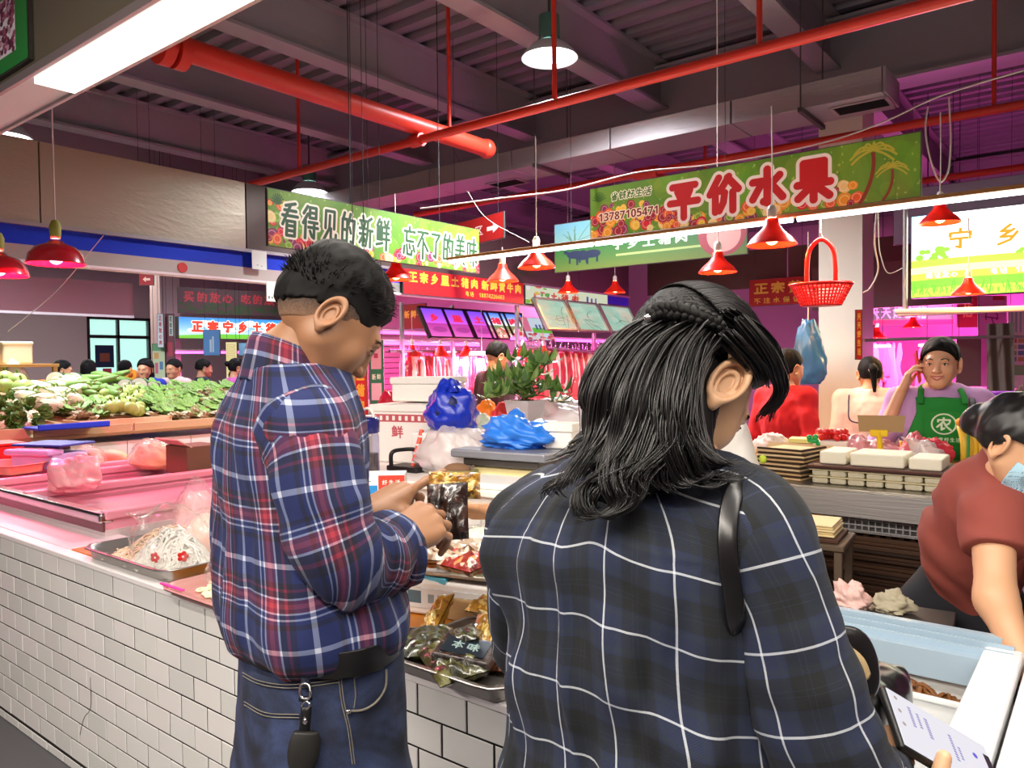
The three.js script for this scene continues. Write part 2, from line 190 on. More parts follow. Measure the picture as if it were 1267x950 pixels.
// ---------------------------------------------------------------- stroke letters: polylines in a 100 x 100 box, y down
const GLYPH = {
  平: '14,14 86,14;30,26 40,46;70,26 60,46;6,56 94,56;50,14 50,96', 价: '34,8 8,48;24,34 24,94;64,8 38,42;60,10 92,42;52,48 48,72 36,92;76,48 76,94', 水: '50,6 50,88 40,84;10,34 38,34 10,76;84,24 58,46;54,36 92,78',
  果: '24,8 76,8 76,46 24,46 24,8;24,27 76,27;50,8 50,96;8,58 92,58;48,60 10,90;52,60 90,90', 看: '78,8 24,16;18,28 84,28;8,42 94,42;52,12 10,66;34,56 80,56 80,94 34,94 34,56;34,68 80,68;34,81 80,81', 得: '32,8 10,28;34,28 8,54;22,46 22,94;46,10 84,10 84,38 46,38 46,10;46,24 84,24;42,50 92,50;40,64 96,64;74,50 74,92 62,88;50,74 58,84',
  见: '24,10 78,10 78,58;24,10 24,58;50,22 48,58 14,92;58,58 58,88 90,88 90,74', 的: '24,6 16,22;12,24 42,24 42,86 12,86 12,24;12,54 42,54;62,8 50,38;56,26 90,26 84,90 68,86;58,46 68,62', 新: '28,6 32,16;8,20 50,20;18,26 24,38;42,26 36,38;6,42 52,42;8,58 50,58;30,42 30,92;26,66 8,84;34,66 48,80;86,10 60,20;62,20 60,60 50,92;60,46 96,46;80,46 80,94',
  鲜: '24,6 8,26;22,14 40,14 32,26;12,28 44,28 44,66 12,66 12,28;12,47 44,47;28,28 28,66;6,82 48,76;60,10 66,22;88,8 80,22;56,28 94,28;58,46 92,46;52,64 98,64;76,28 76,96', 忘: '50,4 50,14;10,18 92,18;28,18 28,48 82,48;12,64 8,86;30,60 36,88 68,90 72,76;50,58 56,70;80,60 92,78', 不: '8,14 92,14;54,14 10,60;52,34 52,96;60,46 92,70',
  了: '18,14 82,14 52,38;52,38 52,88 34,82', 美: '32,4 38,16;68,4 60,16;16,20 84,20;22,36 78,36;10,52 90,52;50,20 50,52;8,68 92,68;50,54 46,70 12,96;54,70 90,96', 味: '10,22 34,22 34,72 10,72 10,22;46,24 88,24;40,46 96,46;68,6 68,96;66,48 42,84;70,48 96,84', 正: '12,12 88,12;50,12 50,88;50,48 82,48;24,44 24,88;6,88 94,88',
  宗: '50,2 50,14;12,30 12,18 88,18 88,30;28,36 72,36;10,54 90,54;50,54 50,92 40,88;32,66 16,84;68,66 84,84', 乡: '56,6 24,34 60,34;68,28 22,60 60,60;80,42 56,76 14,94', 里: '18,10 82,10 82,54 18,54 18,10;18,32 82,32;50,10 50,92;14,72 86,72;6,92 94,92', 土: '18,36 82,36;50,8 50,90;8,90 92,90', 猪: '34,8 8,30;18,16 32,40 30,90 16,84;30,44 8,68;50,20 88,20;66,6 66,40;44,40 96,40;90,14 46,64;54,54 86,54 86,94 54,94 54,54;54,74 86,74',
  肉: '14,22 14,94;14,22 86,22 86,90 76,86;50,6 48,30 24,54;52,34 74,50;48,50 26,82;52,62 74,80', 黄: '14,16 86,16;34,6 34,30;66,6 66,30;8,32 92,32;24,44 76,44 76,76 24,76 24,44;50,32 50,76;24,60 76,60;36,80 18,96;64,80 84,96', 牛: '28,10 14,44;22,28 84,28;8,56 92,56;52,6 52,96', 电: '20,18 80,18 80,66 20,66 20,18;20,42 80,42;50,4 50,86 90,86 90,72', 话: '14,10 24,20;8,38 24,38 24,80 36,70;84,8 50,16;42,36 96,36;68,16 68,56;48,56 88,56 88,92 48,92 48,56',
  宁: '50,2 50,14;12,36 12,20 88,20 88,36;14,48 86,48;50,48 50,92 36,86', 省: '50,4 50,34;28,14 14,34;70,12 88,28;84,28 20,54;34,50 80,50 80,94 34,94 34,50;34,64 80,64;34,79 80,79', 钱: '24,6 8,34;18,24 44,24;12,42 42,42;8,60 44,60;26,42 26,90 44,78;52,28 90,22;50,50 94,44;66,6 76,70 94,92;86,60 52,92;80,8 88,16', 好: '28,6 14,60 40,86;40,28 10,92;6,32 46,32;54,14 90,14 72,34;72,34 72,88 60,84;50,50 96,50',
  生: '30,10 12,44;24,30 84,30;20,58 82,58;52,6 52,90;6,90 94,90', 活: '14,10 24,20;8,36 20,44;8,90 26,62;84,8 46,18;36,40 96,40;66,16 66,60;44,60 88,60 88,94 44,94 44,60', 区: '88,10 14,10 14,90 92,90;74,24 30,76;34,28 76,74', 买: '14,10 86,10 80,26;26,28 38,38;18,42 30,52;8,62 92,62;56,24 50,66 14,94;58,70 88,92', 放: '26,4 30,16;6,20 50,20;22,20 20,60 6,92;22,42 44,42 42,88 30,84;64,6 50,44;58,28 96,28;88,28 72,72 50,94;60,46 74,74 96,94', 心: '14,44 8,76;32,30 36,86 72,88 76,70;50,20 58,40;80,34 94,62', 吃: '10,22 34,22 34,72 10,72 10,22;54,6 42,36;50,22 94,22;48,44 84,44 46,86 92,88 94,72',
  农: '14,30 14,18 88,18 88,32;50,4 44,34 8,70;36,48 36,90 52,80;50,36 66,66 94,92;82,44 62,58', 冰: '12,20 24,32;8,82 28,56;60,6 60,92 50,88;34,36 54,36 32,76;88,26 66,46;64,38 94,78', 保: '28,6 8,44;20,30 20,94;42,10 84,10 84,40 42,40 42,10;34,56 96,56;64,40 64,96;62,58 38,86;66,58 94,86', 证: '14,10 24,20;8,38 22,38 22,84 34,74;42,14 92,14;68,14 68,90;68,50 90,50;50,42 50,90;38,90 96,90', 注: '14,10 24,20;8,36 20,44;8,90 26,62;60,4 68,16;40,24 94,24;44,54 90,54;67,24 67,90;36,90 98,90',
  营: '10,14 90,14;34,4 34,24;66,4 66,24;12,40 12,30 90,30 90,40;34,42 68,42 68,58 34,58 34,42;22,66 80,66 80,94 22,94 22,66', 本: '8,28 92,28;50,4 50,96;48,30 10,74;52,30 92,74;32,72 68,72', 店: '50,2 52,12;14,16 92,16;18,16 18,60 6,94;54,24 54,56;54,38 84,38;34,56 82,56 82,92 34,92 34,56', 天: '18,14 82,14;8,44 92,44;50,14 48,46 10,94;54,48 92,94',
};
function glyphPath(g, ch, x, y, w, h, slant = 0) { g.beginPath(); for (const st of (GLYPH[ch] ?? '').split(';')) { st.trim().split(' ').forEach((p, i) => { const [a, b] = p.split(',').map(Number), X = x + (a / 100) * w + slant * (50 - b) / 100 * w, Y = y + (b / 100) * h; if (i) g.lineTo(X, Y); else g.moveTo(X, Y); }); } }
// layers: [[width as share of the letter's height, colour], ...] drawn one over the other
function write(g, text, x, y, w, h, step, layers, slant = 0) { g.lineJoin = g.lineCap = 'round'; for (const [lw, col] of layers) { g.lineWidth = lw * h; g.strokeStyle = col; [...text].forEach((ch, i) => { glyphPath(g, ch, x + i * step, y, w, h, slant); g.stroke(); }); } }
// ---------------------------------------------------------------- lamps
const area = (x, y, z, w, h, k, color, dir, name = 'lamp_light') => { const l = new THREE.RectAreaLight(color, k, w, h); l.position.set(x, y, z); l.lookAt(x + dir.x, y + dir.y, z + dir.z); l.name = name; scene.add(l); return l; };
const point = (p, k, color, parent = scene, radius = 1.5) => { const l = new THREE.PointLight(color, k); l.position.copy(p); l.castShadow = true; l.shadow.radius = radius; l.name = 'lamp_light'; parent.add(l); return l; };
const shadeGeo = new THREE.LatheGeometry([[0.026, 0.15], [0.036, 0.148], [0.044, 0.11], [0.07, 0.075], [0.112, 0.038], [0.135, 0.008], [0.14, 0], [0.137, -0.002], [0.13, 0.008], [0.108, 0.033], [0.066, 0.07], [0.038, 0.106], [0.026, 0.12]].map((p) => new THREE.Vector2(...p)), 32);
const domeGeo = new THREE.LatheGeometry([[0.02, 0.13], [0.035, 0.128], [0.045, 0.115], [0.1, 0.095], [0.135, 0.055], [0.148, 0.005], [0.15, 0], [0.145, 0], [0.13, 0.05], [0.096, 0.088], [0.03, 0.105]].map((p) => new THREE.Vector2(...p)), 32);
const shadeMat = phys(0xd8230f, { roughness: 0.35, transmission: 0.12, thickness: 0, side: THREE.DoubleSide }), domeMat = phys(0xb01420, { roughness: 0.25, clearcoat: 0.6, side: THREE.DoubleSide });
const capMat = std(0xe8e2d4, { roughness: 0.4 }), greenCap = std(0x9aa23a, { roughness: 0.5 });
function pendant(px, py, d, label, { dome = false, top = 3.3, k = 1, color = 0xffb765, size = 1, mat, bulb = M.bulb, cordMat = M.wire } = {}) {
  const p = at(px, py, d), g = thing('pendant_lamp', label, 'lamp', p, 0, dome ? undefined : 'red pendant lamps');
  const s = part('lamp_shade', dome ? domeGeo : shadeGeo, mat ?? (dome ? domeMat : shadeMat), g); s.scale.setScalar(size);
  const sk = part('socket', lathe([[0, 0.145], [0.022, 0.145], [0.026, 0.16], [0.028, 0.2], [0.016, 0.225], [0, 0.228]], 12), dome ? greenCap : capMat, g); sk.scale.setScalar(size);
  if (dome) sk.scale.set(1.1, 1.25, 1.1), sk.position.y = -0.04;
  part('cord', tube([V(0, 0.2 * size, 0), V(0.004, 0.6 * (top - p.y), 0.003), V(0, top - p.y, 0)], 0.004, 8, 5), cordMat, g);
  const b = part('bulb', ball(0.042, 0, 0.05, 0, 1, 1.2, 1), bulb, g); b.scale.setScalar(size); b.castShadow = false;
  point(V(0, 0.04 * size, 0), LIGHT.pendant * k, color, g, 1.6);
  return g;
}
const pinkBulb = glow(0xff9fd0, 14);
pendant(69.5, 327, 4.25, 'glossy dark red dome lamp hanging over the pink display trays, full in view', { dome: true, top: 3.1, k: 1.7, color: 0xff3f86, bulb: pinkBulb });
pendant(-1, 341, 4.35, 'glossy dark red dome lamp cut off by the left edge, lower than its neighbour', { dome: true, top: 3.1, k: 1.7, color: 0xff3f86, bulb: pinkBulb });
pendant(490, 346, 6.3, 'red cone lamp hanging just right of the man\'s forehead', { top: 2.9 });
pendant(622, 348, 6.6, 'red cone lamp in front of the red sign\'s right end, below the light tube', { top: 2.5 });
pendant(664, 331, 5.6, 'red cone lamp right under the tube between red sign and cow banner', { top: 3.15 });
pendant(955, 303, 4.4, 'large red cone lamp in front of the big characters on the fruit banner', { top: 2.95 });
pendant(888, 337, 5.6, 'red cone lamp below the fruit banner, left of the hanging basket', { top: 4.8 });
pendant(1198, 364, 5.2, 'red cone lamp hanging in front of the lit green sign', { top: 2.45, size: 0.75 });
pendant(1163, 276, 5.0, 'red cone lamp half hidden behind the tube at the lit sign\'s corner', { top: 3.1, size: 0.9 });
pendant(761, 362, 9.2, 'small far red lamp hanging right of the tilted green panels', { top: 4.8, k: 0.7, size: 0.9 });
pendant(703, 362, 9.0, 'small far red lamp hanging above the tilted green panels', { top: 4.8, k: 0.7, size: 0.9 });
// high-bay lamps under the deck
const bayShade = std(0xdfe6e6, { roughness: 0.3, metalness: 0.3, side: THREE.DoubleSide }), bayHouse = std(0x3f6f60, { roughness: 0.4 }), bayLens = glow(0xf2f8ff, 14);
function bay(px, py, h, label, k = 1, lens = bayLens, color = 0xf0f6ff) {
  const p = on('y', h, px, py), g = thing('high_bay_lamp', label, 'lamp', p);
  part('housing', lathe([[0, 0.34], [0.085, 0.34], [0.09, 0.14], [0.05, 0.13], [0, 0.13]], 18), bayHouse, g);
  part('heat_fin', [0, 1, 2, 3].map((i) => box(0.2, 0.05, 0.012, 0, 0.13, 0).rotateY((i * PI) / 4)), M.chrome, g);
  part('reflector', lathe([[0.09, 0.13], [0.15, 0.1], [0.215, 0.03], [0.235, 0], [0.23, -0.004], [0.21, 0.028], [0.14, 0.094]], 32), bayShade, g);
  part('lens', lathe([[0, 0.012], [0.12, 0.016], [0.2, 0.03], [0.2, 0.045], [0, 0.05]].reverse(), 28), lens, g);
  part('rod', rod(V(0, 0.33, 0), V(0, 4.8 - h, 0), 0.012), M.darkSteel, g);
  const l = new THREE.SpotLight(color, LIGHT.bay * k, 0, 1.35, 0.5); l.position.set(0, -0.02, 0); l.target.position.set(0, -1, 0); l.shadow.radius = 9; l.castShadow = true; l.name = 'lamp_light'; g.add(l, l.target);
}
bay(680, 72, 4.0, 'bright white high-bay lamp glowing under the roof beams, nearest of all');
bay(383, 238, 3.75, 'white high-bay lamp hanging just above the left green banner', 0.6);
bay(5, 170, 3.6, 'white high-bay lamp at the left edge above the steel fascia', 0.6);
bay(733, 290, 3.9, 'pinkish far high-bay lamp seen left of the cow banner', 0.6, glow(0xff9fdc, 2.5), 0xff9fdc);
// lamps behind the photographer that light the near side of the counter: batten lamps of the stall across the aisle
function batten(x0, x1, y, z, label, k = LIGHT.tube, seen = true, mat = M.white, dir = V(0, -1, 0)) {
  const g = thing('batten_lamp', label, 'lamp', V((x0 + x1) / 2, y, z)), L = Math.abs(x1 - x0), n = Math.max(1, Math.round(L / 1.2));
  part('rail', rbox(L, 0.022, 0.05, 0.004, 0, 0.024, 0), mat, g);
  for (let i = 0; i < n; i++) part('light_tube', rod(V(-L / 2 + (i + 0.01) * L / n, 0, 0), V(-L / 2 + (i + 0.99) * L / n, 0, 0), 0.014, 10), M.led, g);
  area((x0 + x1) / 2, y - 0.018, z, L, 0.03, k, 0xfff4e6, dir); area((x0 + x1) / 2, y + 0.04, z, L, 0.05, k * LIGHT.up * (z < -3 ? 0.4 : 1.7), 0xfff4e6, V(0, 1, 0));
  return g;
}
batten(-3.6, 0.0, 2.75, 1.5, 'white batten lamp over the aisle behind the viewer', LIGHT.aisle);
batten(-1.4, 2.2, 2.75, 0.5, 'second white batten lamp over the aisle behind the viewer', LIGHT.aisle);
batten(-4.17, -0.1, 2.31, -4.5, 'long bright tube lamp on a wooden rail under the fruit banner', LIGHT.tube, true, std(0xb88a4c));
// near fascia with the wide lamp under it, top left
{
  const g = thing('stall_fascia', 'steel box fascia overhead at upper left with a glowing light strip below', 'fascia');
  part('face_panel', span(-5.2, 1.6, 2.4, 2.95, -0.955, -0.975), std(0x827c68, { metalness: 0.55, roughness: 0.5 }), g);
  part('back_panel', span(-5.2, 1.6, 2.4, 2.95, -1.10, -1.085), M.steel, g);
  part('bottom_panel', span(-5.2, 1.6, 2.395, 2.405, -0.96, -1.1), M.white, g);
  part('edge_trim', [span(-5.2, 1.6, 2.385, 2.41, -0.945, -0.957), span(-5.2, 1.6, 2.385, 2.41, -1.1, -1.112)], M.rail, g);
  part('blue_stripe', span(-5.2, 1.6, 2.68, 2.95, -0.95, -0.955), std(0x1030a8, { roughness: 0.4 }), g);
  part('light_strip', span(-2.62, 1.2, 2.376, 2.395, -0.972, -1.088), glow(0xfffaf0, 2.2), g);
  area(-0.62, 2.366, -1.03, 3.6, 0.06, LIGHT.tube * 0.55, 0xfff6ea, V(0, -1, 0));
}
// ---------------------------------------------------------------- printed and lit signs
function sign(name, label, cat, a, b, y0, y1, tex, { lit = 0, light = 0, lightColor = 0xffffff, thick = 0.02, frame, tilt = 0, mat, hang } = {}) {   // a, b: plan ends {x, z} as seen from the front, left to right
  const w = Math.hypot(b.x - a.x, b.z - a.z), h = y1 - y0, g = thing(name, label, cat, V((a.x + b.x) / 2, (y0 + y1) / 2, (a.z + b.z) / 2), Math.atan2(-(b.z - a.z), b.x - a.x));
  g.rotation.order = 'YXZ'; g.rotation.x = tilt;
  const face = mat ?? (lit ? new THREE.MeshStandardMaterial({ color: 0x222222, emissive: 0xffffff, emissiveMap: tex, emissiveIntensity: lit, roughness: 0.4 }) : new THREE.MeshStandardMaterial({ map: tex, roughness: 0.5 }));
  part('backing', box(w, h, thick, 0, 0, -thick / 2 - 0.002), frame ?? M.darkSteel, g);
  part('print', new THREE.PlaneGeometry(w - 0.01, h - 0.01), face, g);
  if (hang) for (const k of [-0.4, 0.4]) part('hanging_wire', rod(V(k * w, h / 2, -0.01), V(k * w, 4.8 - g.position.y, -0.01), 0.0025, 5), M.darkWire, g);
  if (light) { const n = V(Math.sin(g.rotation.y), 0, Math.cos(g.rotation.y)); area(g.position.x + n.x * 0.02, g.position.y, g.position.z + n.z * 0.02, w, h, light, lightColor, n); }
  return g;
}
const fruitSpots = (g, w, h, n, y0, y1, x0 = 0, x1 = w) => { const cols = ['#f0a020', '#e8622a', '#d8202c', '#f4c838', '#7fae2a', '#8a2858', '#f2d98a', '#a01830']; for (let i = 0; i < n; i++) { const x = rr(x0, x1), y = rr(y0, y1), r = rr(0.05, 0.13) * h; g.fillStyle = pick(cols); g.beginPath(); g.ellipse(x, y, r, r * rr(0.8, 1), rr(0, 3), 0, 7); g.fill(); g.fillStyle = 'rgba(255,240,190,0.5)'; g.beginPath(); g.arc(x, y, r * 0.6, 0, 7); g.lineWidth = r * 0.15; g.strokeStyle = 'rgba(255,245,210,0.55)'; g.stroke(); } };
const dropsOn = (g, w, h, n) => { for (let i = 0; i < n; i++) { g.fillStyle = 'rgba(215,240,150,0.4)'; g.beginPath(); g.ellipse(rr(0, w), rr(0, h), rr(2, 6), rr(3, 8), 0, 0, 7); g.fill(); } };
const greenBase = (g, w, h) => { g.fillStyle = '#5f8f26'; g.fillRect(0, 0, w, h); for (let i = 0; i < 60; i++) { g.fillStyle = `rgba(${100 + rnd() * 60 | 0},${150 + rnd() * 50 | 0},${30 + rnd() * 30 | 0},0.25)`; g.beginPath(); g.ellipse(rr(0, w), rr(0, h), rr(30, 120), rr(20, 60), rr(0, 3), 0, 7); g.fill(); } dropsOn(g, w, h, 130); };
// fruit banner
const fruitTex = canvasTex(1500, 250, (g, w, h) => {
  greenBase(g, w, h); fruitSpots(g, w, h, 70, h * 0.6, h * 0.95, 0, 560); fruitSpots(g, w, h, 10, h * 0.35, h * 0.6, 20, 420); fruitSpots(g, w, h, 50, h * 0.78, h * 1.0, 420, 1280); fruitSpots(g, w, h, 9, h * 0.66, h * 0.8, 1100, 1260);
  g.strokeStyle = '#3a6a1a'; g.lineWidth = 7; for (let i = 0; i < 9; i++) { g.beginPath(); g.moveTo(52, 70); g.lineTo(52 + Math.cos(-2.9 + i * 0.33) * 40, 66 + Math.sin(-2.9 + i * 0.33) * 46); g.stroke(); }
  for (const [x, y, s] of [[1330, 40, 1], [1400, 120, 0.7]]) { g.strokeStyle = '#8a3a22'; g.lineWidth = 15 * s; g.beginPath(); g.moveTo(x, y + 8); g.quadraticCurveTo(x + 14 * s, y + 110 * s, x - 50 * s, h); g.stroke(); g.strokeStyle = '#b8b83a'; g.lineWidth = 9 * s; for (let k = 0; k < 9; k++) { const a = -3.5 + k * 0.5; g.beginPath(); g.moveTo(x, y); g.quadraticCurveTo(x + Math.cos(a) * 50 * s, y + Math.sin(a) * 50 * s - 8, x + Math.cos(a) * 88 * s, y + Math.sin(a) * 40 * s + 34 * s); g.stroke(); } }
  write(g, '省钱好生活', 118, 34, 42, 42, 46, [[0.3, '#f7f2d8'], [0.13, '#3d6d2a']], 0.2);
  g.font = 'bold 56px sans-serif'; g.lineWidth = 9; g.strokeStyle = '#f7e9d0'; g.lineJoin = 'round'; g.strokeText('13787105471', 46, 172); g.fillStyle = '#7a2418'; g.fillText('13787105471', 46, 172);
  write(g, '平价水果', 432, 36, 158, 178, 196, [[0.36, '#f8efe4'], [0.19, '#c41a1c']]);
});
sign('fruit_banner', 'green fruit shop banner with four large red characters and a phone number', 'banner', { x: on('z', -5.2, 730, 265).x, z: -5.2 }, { x: on('z', -5.2, 1140, 200).x, z: -5.2 }, 2.48, 2.875, fruitTex);
// banner with the slogan, above the man
const slogan = canvasTex(1400, 260, (g, w, h) => {
  greenBase(g, w, h); fruitSpots(g, w, h, 16, h * 0.2, h * 0.8, 0, 110); fruitSpots(g, w, h, 60, h * 0.78, h, 0, w); fruitSpots(g, w, h, 14, h * 0.55, h * 0.95, w * 0.72, w);
  g.strokeStyle = '#2f5f1a'; g.lineWidth = 7; for (let i = 0; i < 9; i++) { g.beginPath(); g.moveTo(50, 66); g.lineTo(50 + Math.cos(-2.9 + i * 0.33) * 36, 62 + Math.sin(-2.9 + i * 0.33) * 46); g.stroke(); }
  const L = [[0.2, '#f4ecd2'], [0.085, '#27502a']]; write(g, '看得见的新鲜', 66, 36, 92, 176, 110, L, 0.12); write(g, '忘不了的美味', 800, 52, 90, 176, 98, L, 0.12);
});
const sl = at(331, 270, 5.17), sr = at(592, 310, 6.9);
sign('slogan_banner', 'green banner with dark brush characters and painted fruit above the man', 'banner', { x: -4.5, z: sl.z }, { x: -4.5, z: sr.z }, 2.31, 2.705, slogan);
for (const [px, py, d, n] of [[425, 240, 5.8, 1], [545, 262, 6.5, 2]]) { const p = at(px, py, d); solo('hanging_wire', rod(V(-4.52, 2.68, p.z), V(-4.52, 4.83, p.z), 0.004, 5), M.darkWire, n === 1 ? 'thin dark wire holding the slogan banner, left one' : 'thin dark wire holding the slogan banner, right one', 'wire'); }
// lit sign at the right
const litTex = canvasTex(1200, 420, (g, w, h) => {
  const sky = g.createLinearGradient(0, 0, w, h * 0.5); sky.addColorStop(0, '#8fd0ff'); sky.addColorStop(0.16, '#ffffff'); sky.addColorStop(1, '#ffffff'); g.fillStyle = sky; g.fillRect(0, 0, w, h);
  g.fillStyle = '#b7ea5a'; g.fillRect(0, h * 0.54, w, h); for (const [x, y, r] of [[60, 200, 40], [110, 190, 52], [420, 205, 40], [640, 195, 30], [760, 198, 36]]) { g.fillStyle = '#74c832'; for (let k = 0; k < 8; k++) { g.beginPath(); g.arc(x + rr(-r, r), y + rr(-r * 0.3, r * 0.7), r * rr(0.2, 0.4), 0, 7); g.fill(); } }
  for (const [y, c] of [[0.56, '#8fdc3a'], [0.64, '#f4f78a'], [0.72, '#a4e83c'], [0.8, '#62cc2e'], [0.9, '#8ee23a']]) { g.fillStyle = c; g.beginPath(); g.moveTo(0, h * y); g.bezierCurveTo(w * 0.3, h * (y - 0.06), w * 0.6, h * (y + 0.06), w, h * (y - 0.02)); g.lineTo(w, h); g.lineTo(0, h); g.fill(); }
  g.strokeStyle = '#3fae24'; g.lineWidth = 3; for (let i = 0; i < 160; i++) { const x = rr(0, w), y = h - rr(0, 40); g.beginPath(); g.moveTo(x, y); g.lineTo(x + rr(-9, 9), y - rr(16, 44)); g.stroke(); }
  write(g, '宁乡土猪肉', 140, 84, 100, 104, 176, [[0.2, '#fff6e0'], [0.12, '#e8701c']]);
  write(g, '保证放心', 58, 296, 26, 30, 32, [[0.11, '#ffffff']]); g.font = 'bold 34px sans-serif'; g.fillStyle = '#ffffff'; g.fillText('18178113', 390, 322); write(g, '电话', 300, 296, 28, 30, 34, [[0.11, '#ffffff']]);
});
{
  const a = on('z', -6.65, 1127, 300); sign('lit_pork_sign', 'glowing white and green light box sign with orange characters', 'sign', { x: a.x, z: -6.65 }, { x: a.x + 2.1, z: -6.65 }, 1.975, 2.61, litTex, { lit: 3.0, light: LIGHT.sign * 2, thick: 0.12, lightColor: 0xf2ffe0 });
  solo('sign_post', rod(V(a.x - 0.03, 1.85, -6.6), V(a.x - 0.03, 2.72, -6.6), 0.018), M.rail, 'thin upright post at the left edge of the lit sign', 'post');
  solo('pink_light_rail', [rod(V(a.x - 0.05, 1.86, -6.35), V(a.x + 2.2, 1.8, -6.2), 0.02), rod(V(a.x - 0.05, 1.84, -6.45), V(a.x + 2.2, 1.83, -6.3), 0.014)], std(0xe2c9c2, { roughness: 0.3 }), 'pale double rail running below the lit sign', 'rail');
}
// sky banner with cows behind the fruit banner
const cowTex = canvasTex(900, 320, (g, w, h) => {
  const s = g.createLinearGradient(0, 0, 0, h); s.addColorStop(0, '#3f6470'); s.addColorStop(0.5, '#5c7468'); s.addColorStop(0.52, '#1c4a1e'); s.addColorStop(1, '#525c24'); g.fillStyle = s; g.fillRect(0, 0, w, h);
  g.strokeStyle = '#344a3a'; g.lineWidth = 4; for (let k = 0; k < 10; k++) { g.beginPath(); g.moveTo(110, 190); g.quadraticCurveTo(110 + rr(-20, 30), 120, 110 + rr(-70, 90), rr(20, 110)); g.stroke(); }
  g.fillStyle = '#141c30'; for (const [x, y] of [[110, 215], [200, 220], [150, 230]]) { g.beginPath(); g.ellipse(x, y, 44, 26, 0, 0, 7); g.fill(); g.fillRect(x - 34, y, 10, 56); g.fillRect(x + 20, y, 10, 56); g.beginPath(); g.ellipse(x - 46, y - 18, 16, 12, 0.5, 0, 7); g.fill(); }
  write(g, '宁乡土猪肉', 300, 150, 60, 64, 74, [[0.14, '#9aa890']]); g.fillStyle = '#7c8850'; g.fillRect(320, 240, 420, 14);
  g.fillStyle = '#7a2c34'; g.beginPath(); g.ellipse(800, 190, 100, 130, 0, 0, 7); g.fill(); g.fillStyle = '#a87870'; g.beginPath(); g.ellipse(806, 200, 70, 96, 0, 0, 7); g.fill();
});
{ const a = on('z', -6.2, 686, 308), b = on('z', -6.2, 925, 300); sign('cow_banner', 'blue sky banner with green field and dark cows behind the fruit banner', 'banner', { x: a.x, z: -6.2 }, { x: b.x, z: -6.2 }, a.y - 0.235, a.y + 0.235, cowTex, { hang: 1 }); }
{ const a = on('z', -9.4, 1105, 270), b = on('z', -9.4, 1290, 235); sign('pale_blue_board', 'pale blue blank board above the lit sign', 'board', { x: a.x, z: -9.4 }, { x: b.x, z: -9.4 }, a.y - 0.3, a.y + 0.3, null, { mat: std(0xa8c4cc) }); }
// red direction sign
const dirTex = canvasTex(512, 220, (g, w, h) => { g.fillStyle = '#b8201c'; g.fillRect(0, 0, w, h); write(g, '区', 250, 70, 80, 90, 0, [[0.12, '#f6e4dc']]); g.fillStyle = '#f6e4dc'; g.beginPath(); g.moveTo(365, 100); g.lineTo(420, 100); g.lineTo(420, 74); g.lineTo(480, 118); g.lineTo(420, 162); g.lineTo(420, 136); g.lineTo(365, 136); g.fill(); });
{ const a = at(556, 290, 7.9), b = at(623, 282, 7.2); sign('direction_sign', 'red overhead direction sign with white arrow, behind the slogan banner', 'sign', a, b, 2.68, 2.93, dirTex, { hang: 1 }); }
const dir2 = canvasTex(256, 200, (g, w, h) => { g.fillStyle = '#a01c24'; g.fillRect(0, 0, w, h); g.fillStyle = '#f0c8b8'; g.beginPath(); g.moveTo(60, 100); g.lineTo(120, 50); g.lineTo(120, 80); g.lineTo(200, 80); g.lineTo(200, 120); g.lineTo(120, 120); g.lineTo(120, 150); g.fill(); });
{ const a = at(172, 345, 9), b = at(190, 345, 9); sign('direction_sign', 'small dark red arrow sign under the long steel fascia, near the far pillar', 'sign', a, b, at(180, 353, 9).y, at(180, 338, 9).y, dir2, { hang: 1 }); }
// the long steel fascia over the vegetable stall, with its blue stripe
{
  const g = thing('steel_fascia', 'long brushed steel fascia with a blue stripe over the vegetable stall', 'fascia');
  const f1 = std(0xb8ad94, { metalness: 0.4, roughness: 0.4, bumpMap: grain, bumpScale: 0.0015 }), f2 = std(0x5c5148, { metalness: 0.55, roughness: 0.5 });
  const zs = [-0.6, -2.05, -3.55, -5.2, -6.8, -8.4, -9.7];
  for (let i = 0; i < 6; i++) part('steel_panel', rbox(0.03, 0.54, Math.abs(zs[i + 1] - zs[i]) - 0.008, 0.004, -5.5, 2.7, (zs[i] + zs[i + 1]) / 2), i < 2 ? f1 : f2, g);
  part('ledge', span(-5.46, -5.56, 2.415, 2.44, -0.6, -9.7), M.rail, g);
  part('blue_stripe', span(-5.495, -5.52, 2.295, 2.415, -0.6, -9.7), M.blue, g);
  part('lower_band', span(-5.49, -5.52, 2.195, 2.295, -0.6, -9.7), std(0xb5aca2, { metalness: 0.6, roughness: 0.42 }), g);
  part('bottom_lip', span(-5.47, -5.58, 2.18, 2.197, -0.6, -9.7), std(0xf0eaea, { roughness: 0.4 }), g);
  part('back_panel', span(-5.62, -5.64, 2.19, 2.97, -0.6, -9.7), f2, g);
}
{ const g = thing('steel_fascia', 'dark steel fascia across the back behind the fruit banner', 'fascia'); for (let i = 0; i < 4; i++) part('steel_panel', rbox(1.98, 0.5, 0.03, 0.004, -4.3 + i * 2, 2.7, -9.9), std(0x6a554c, { metalness: 0.5, roughness: 0.5 }), g); }
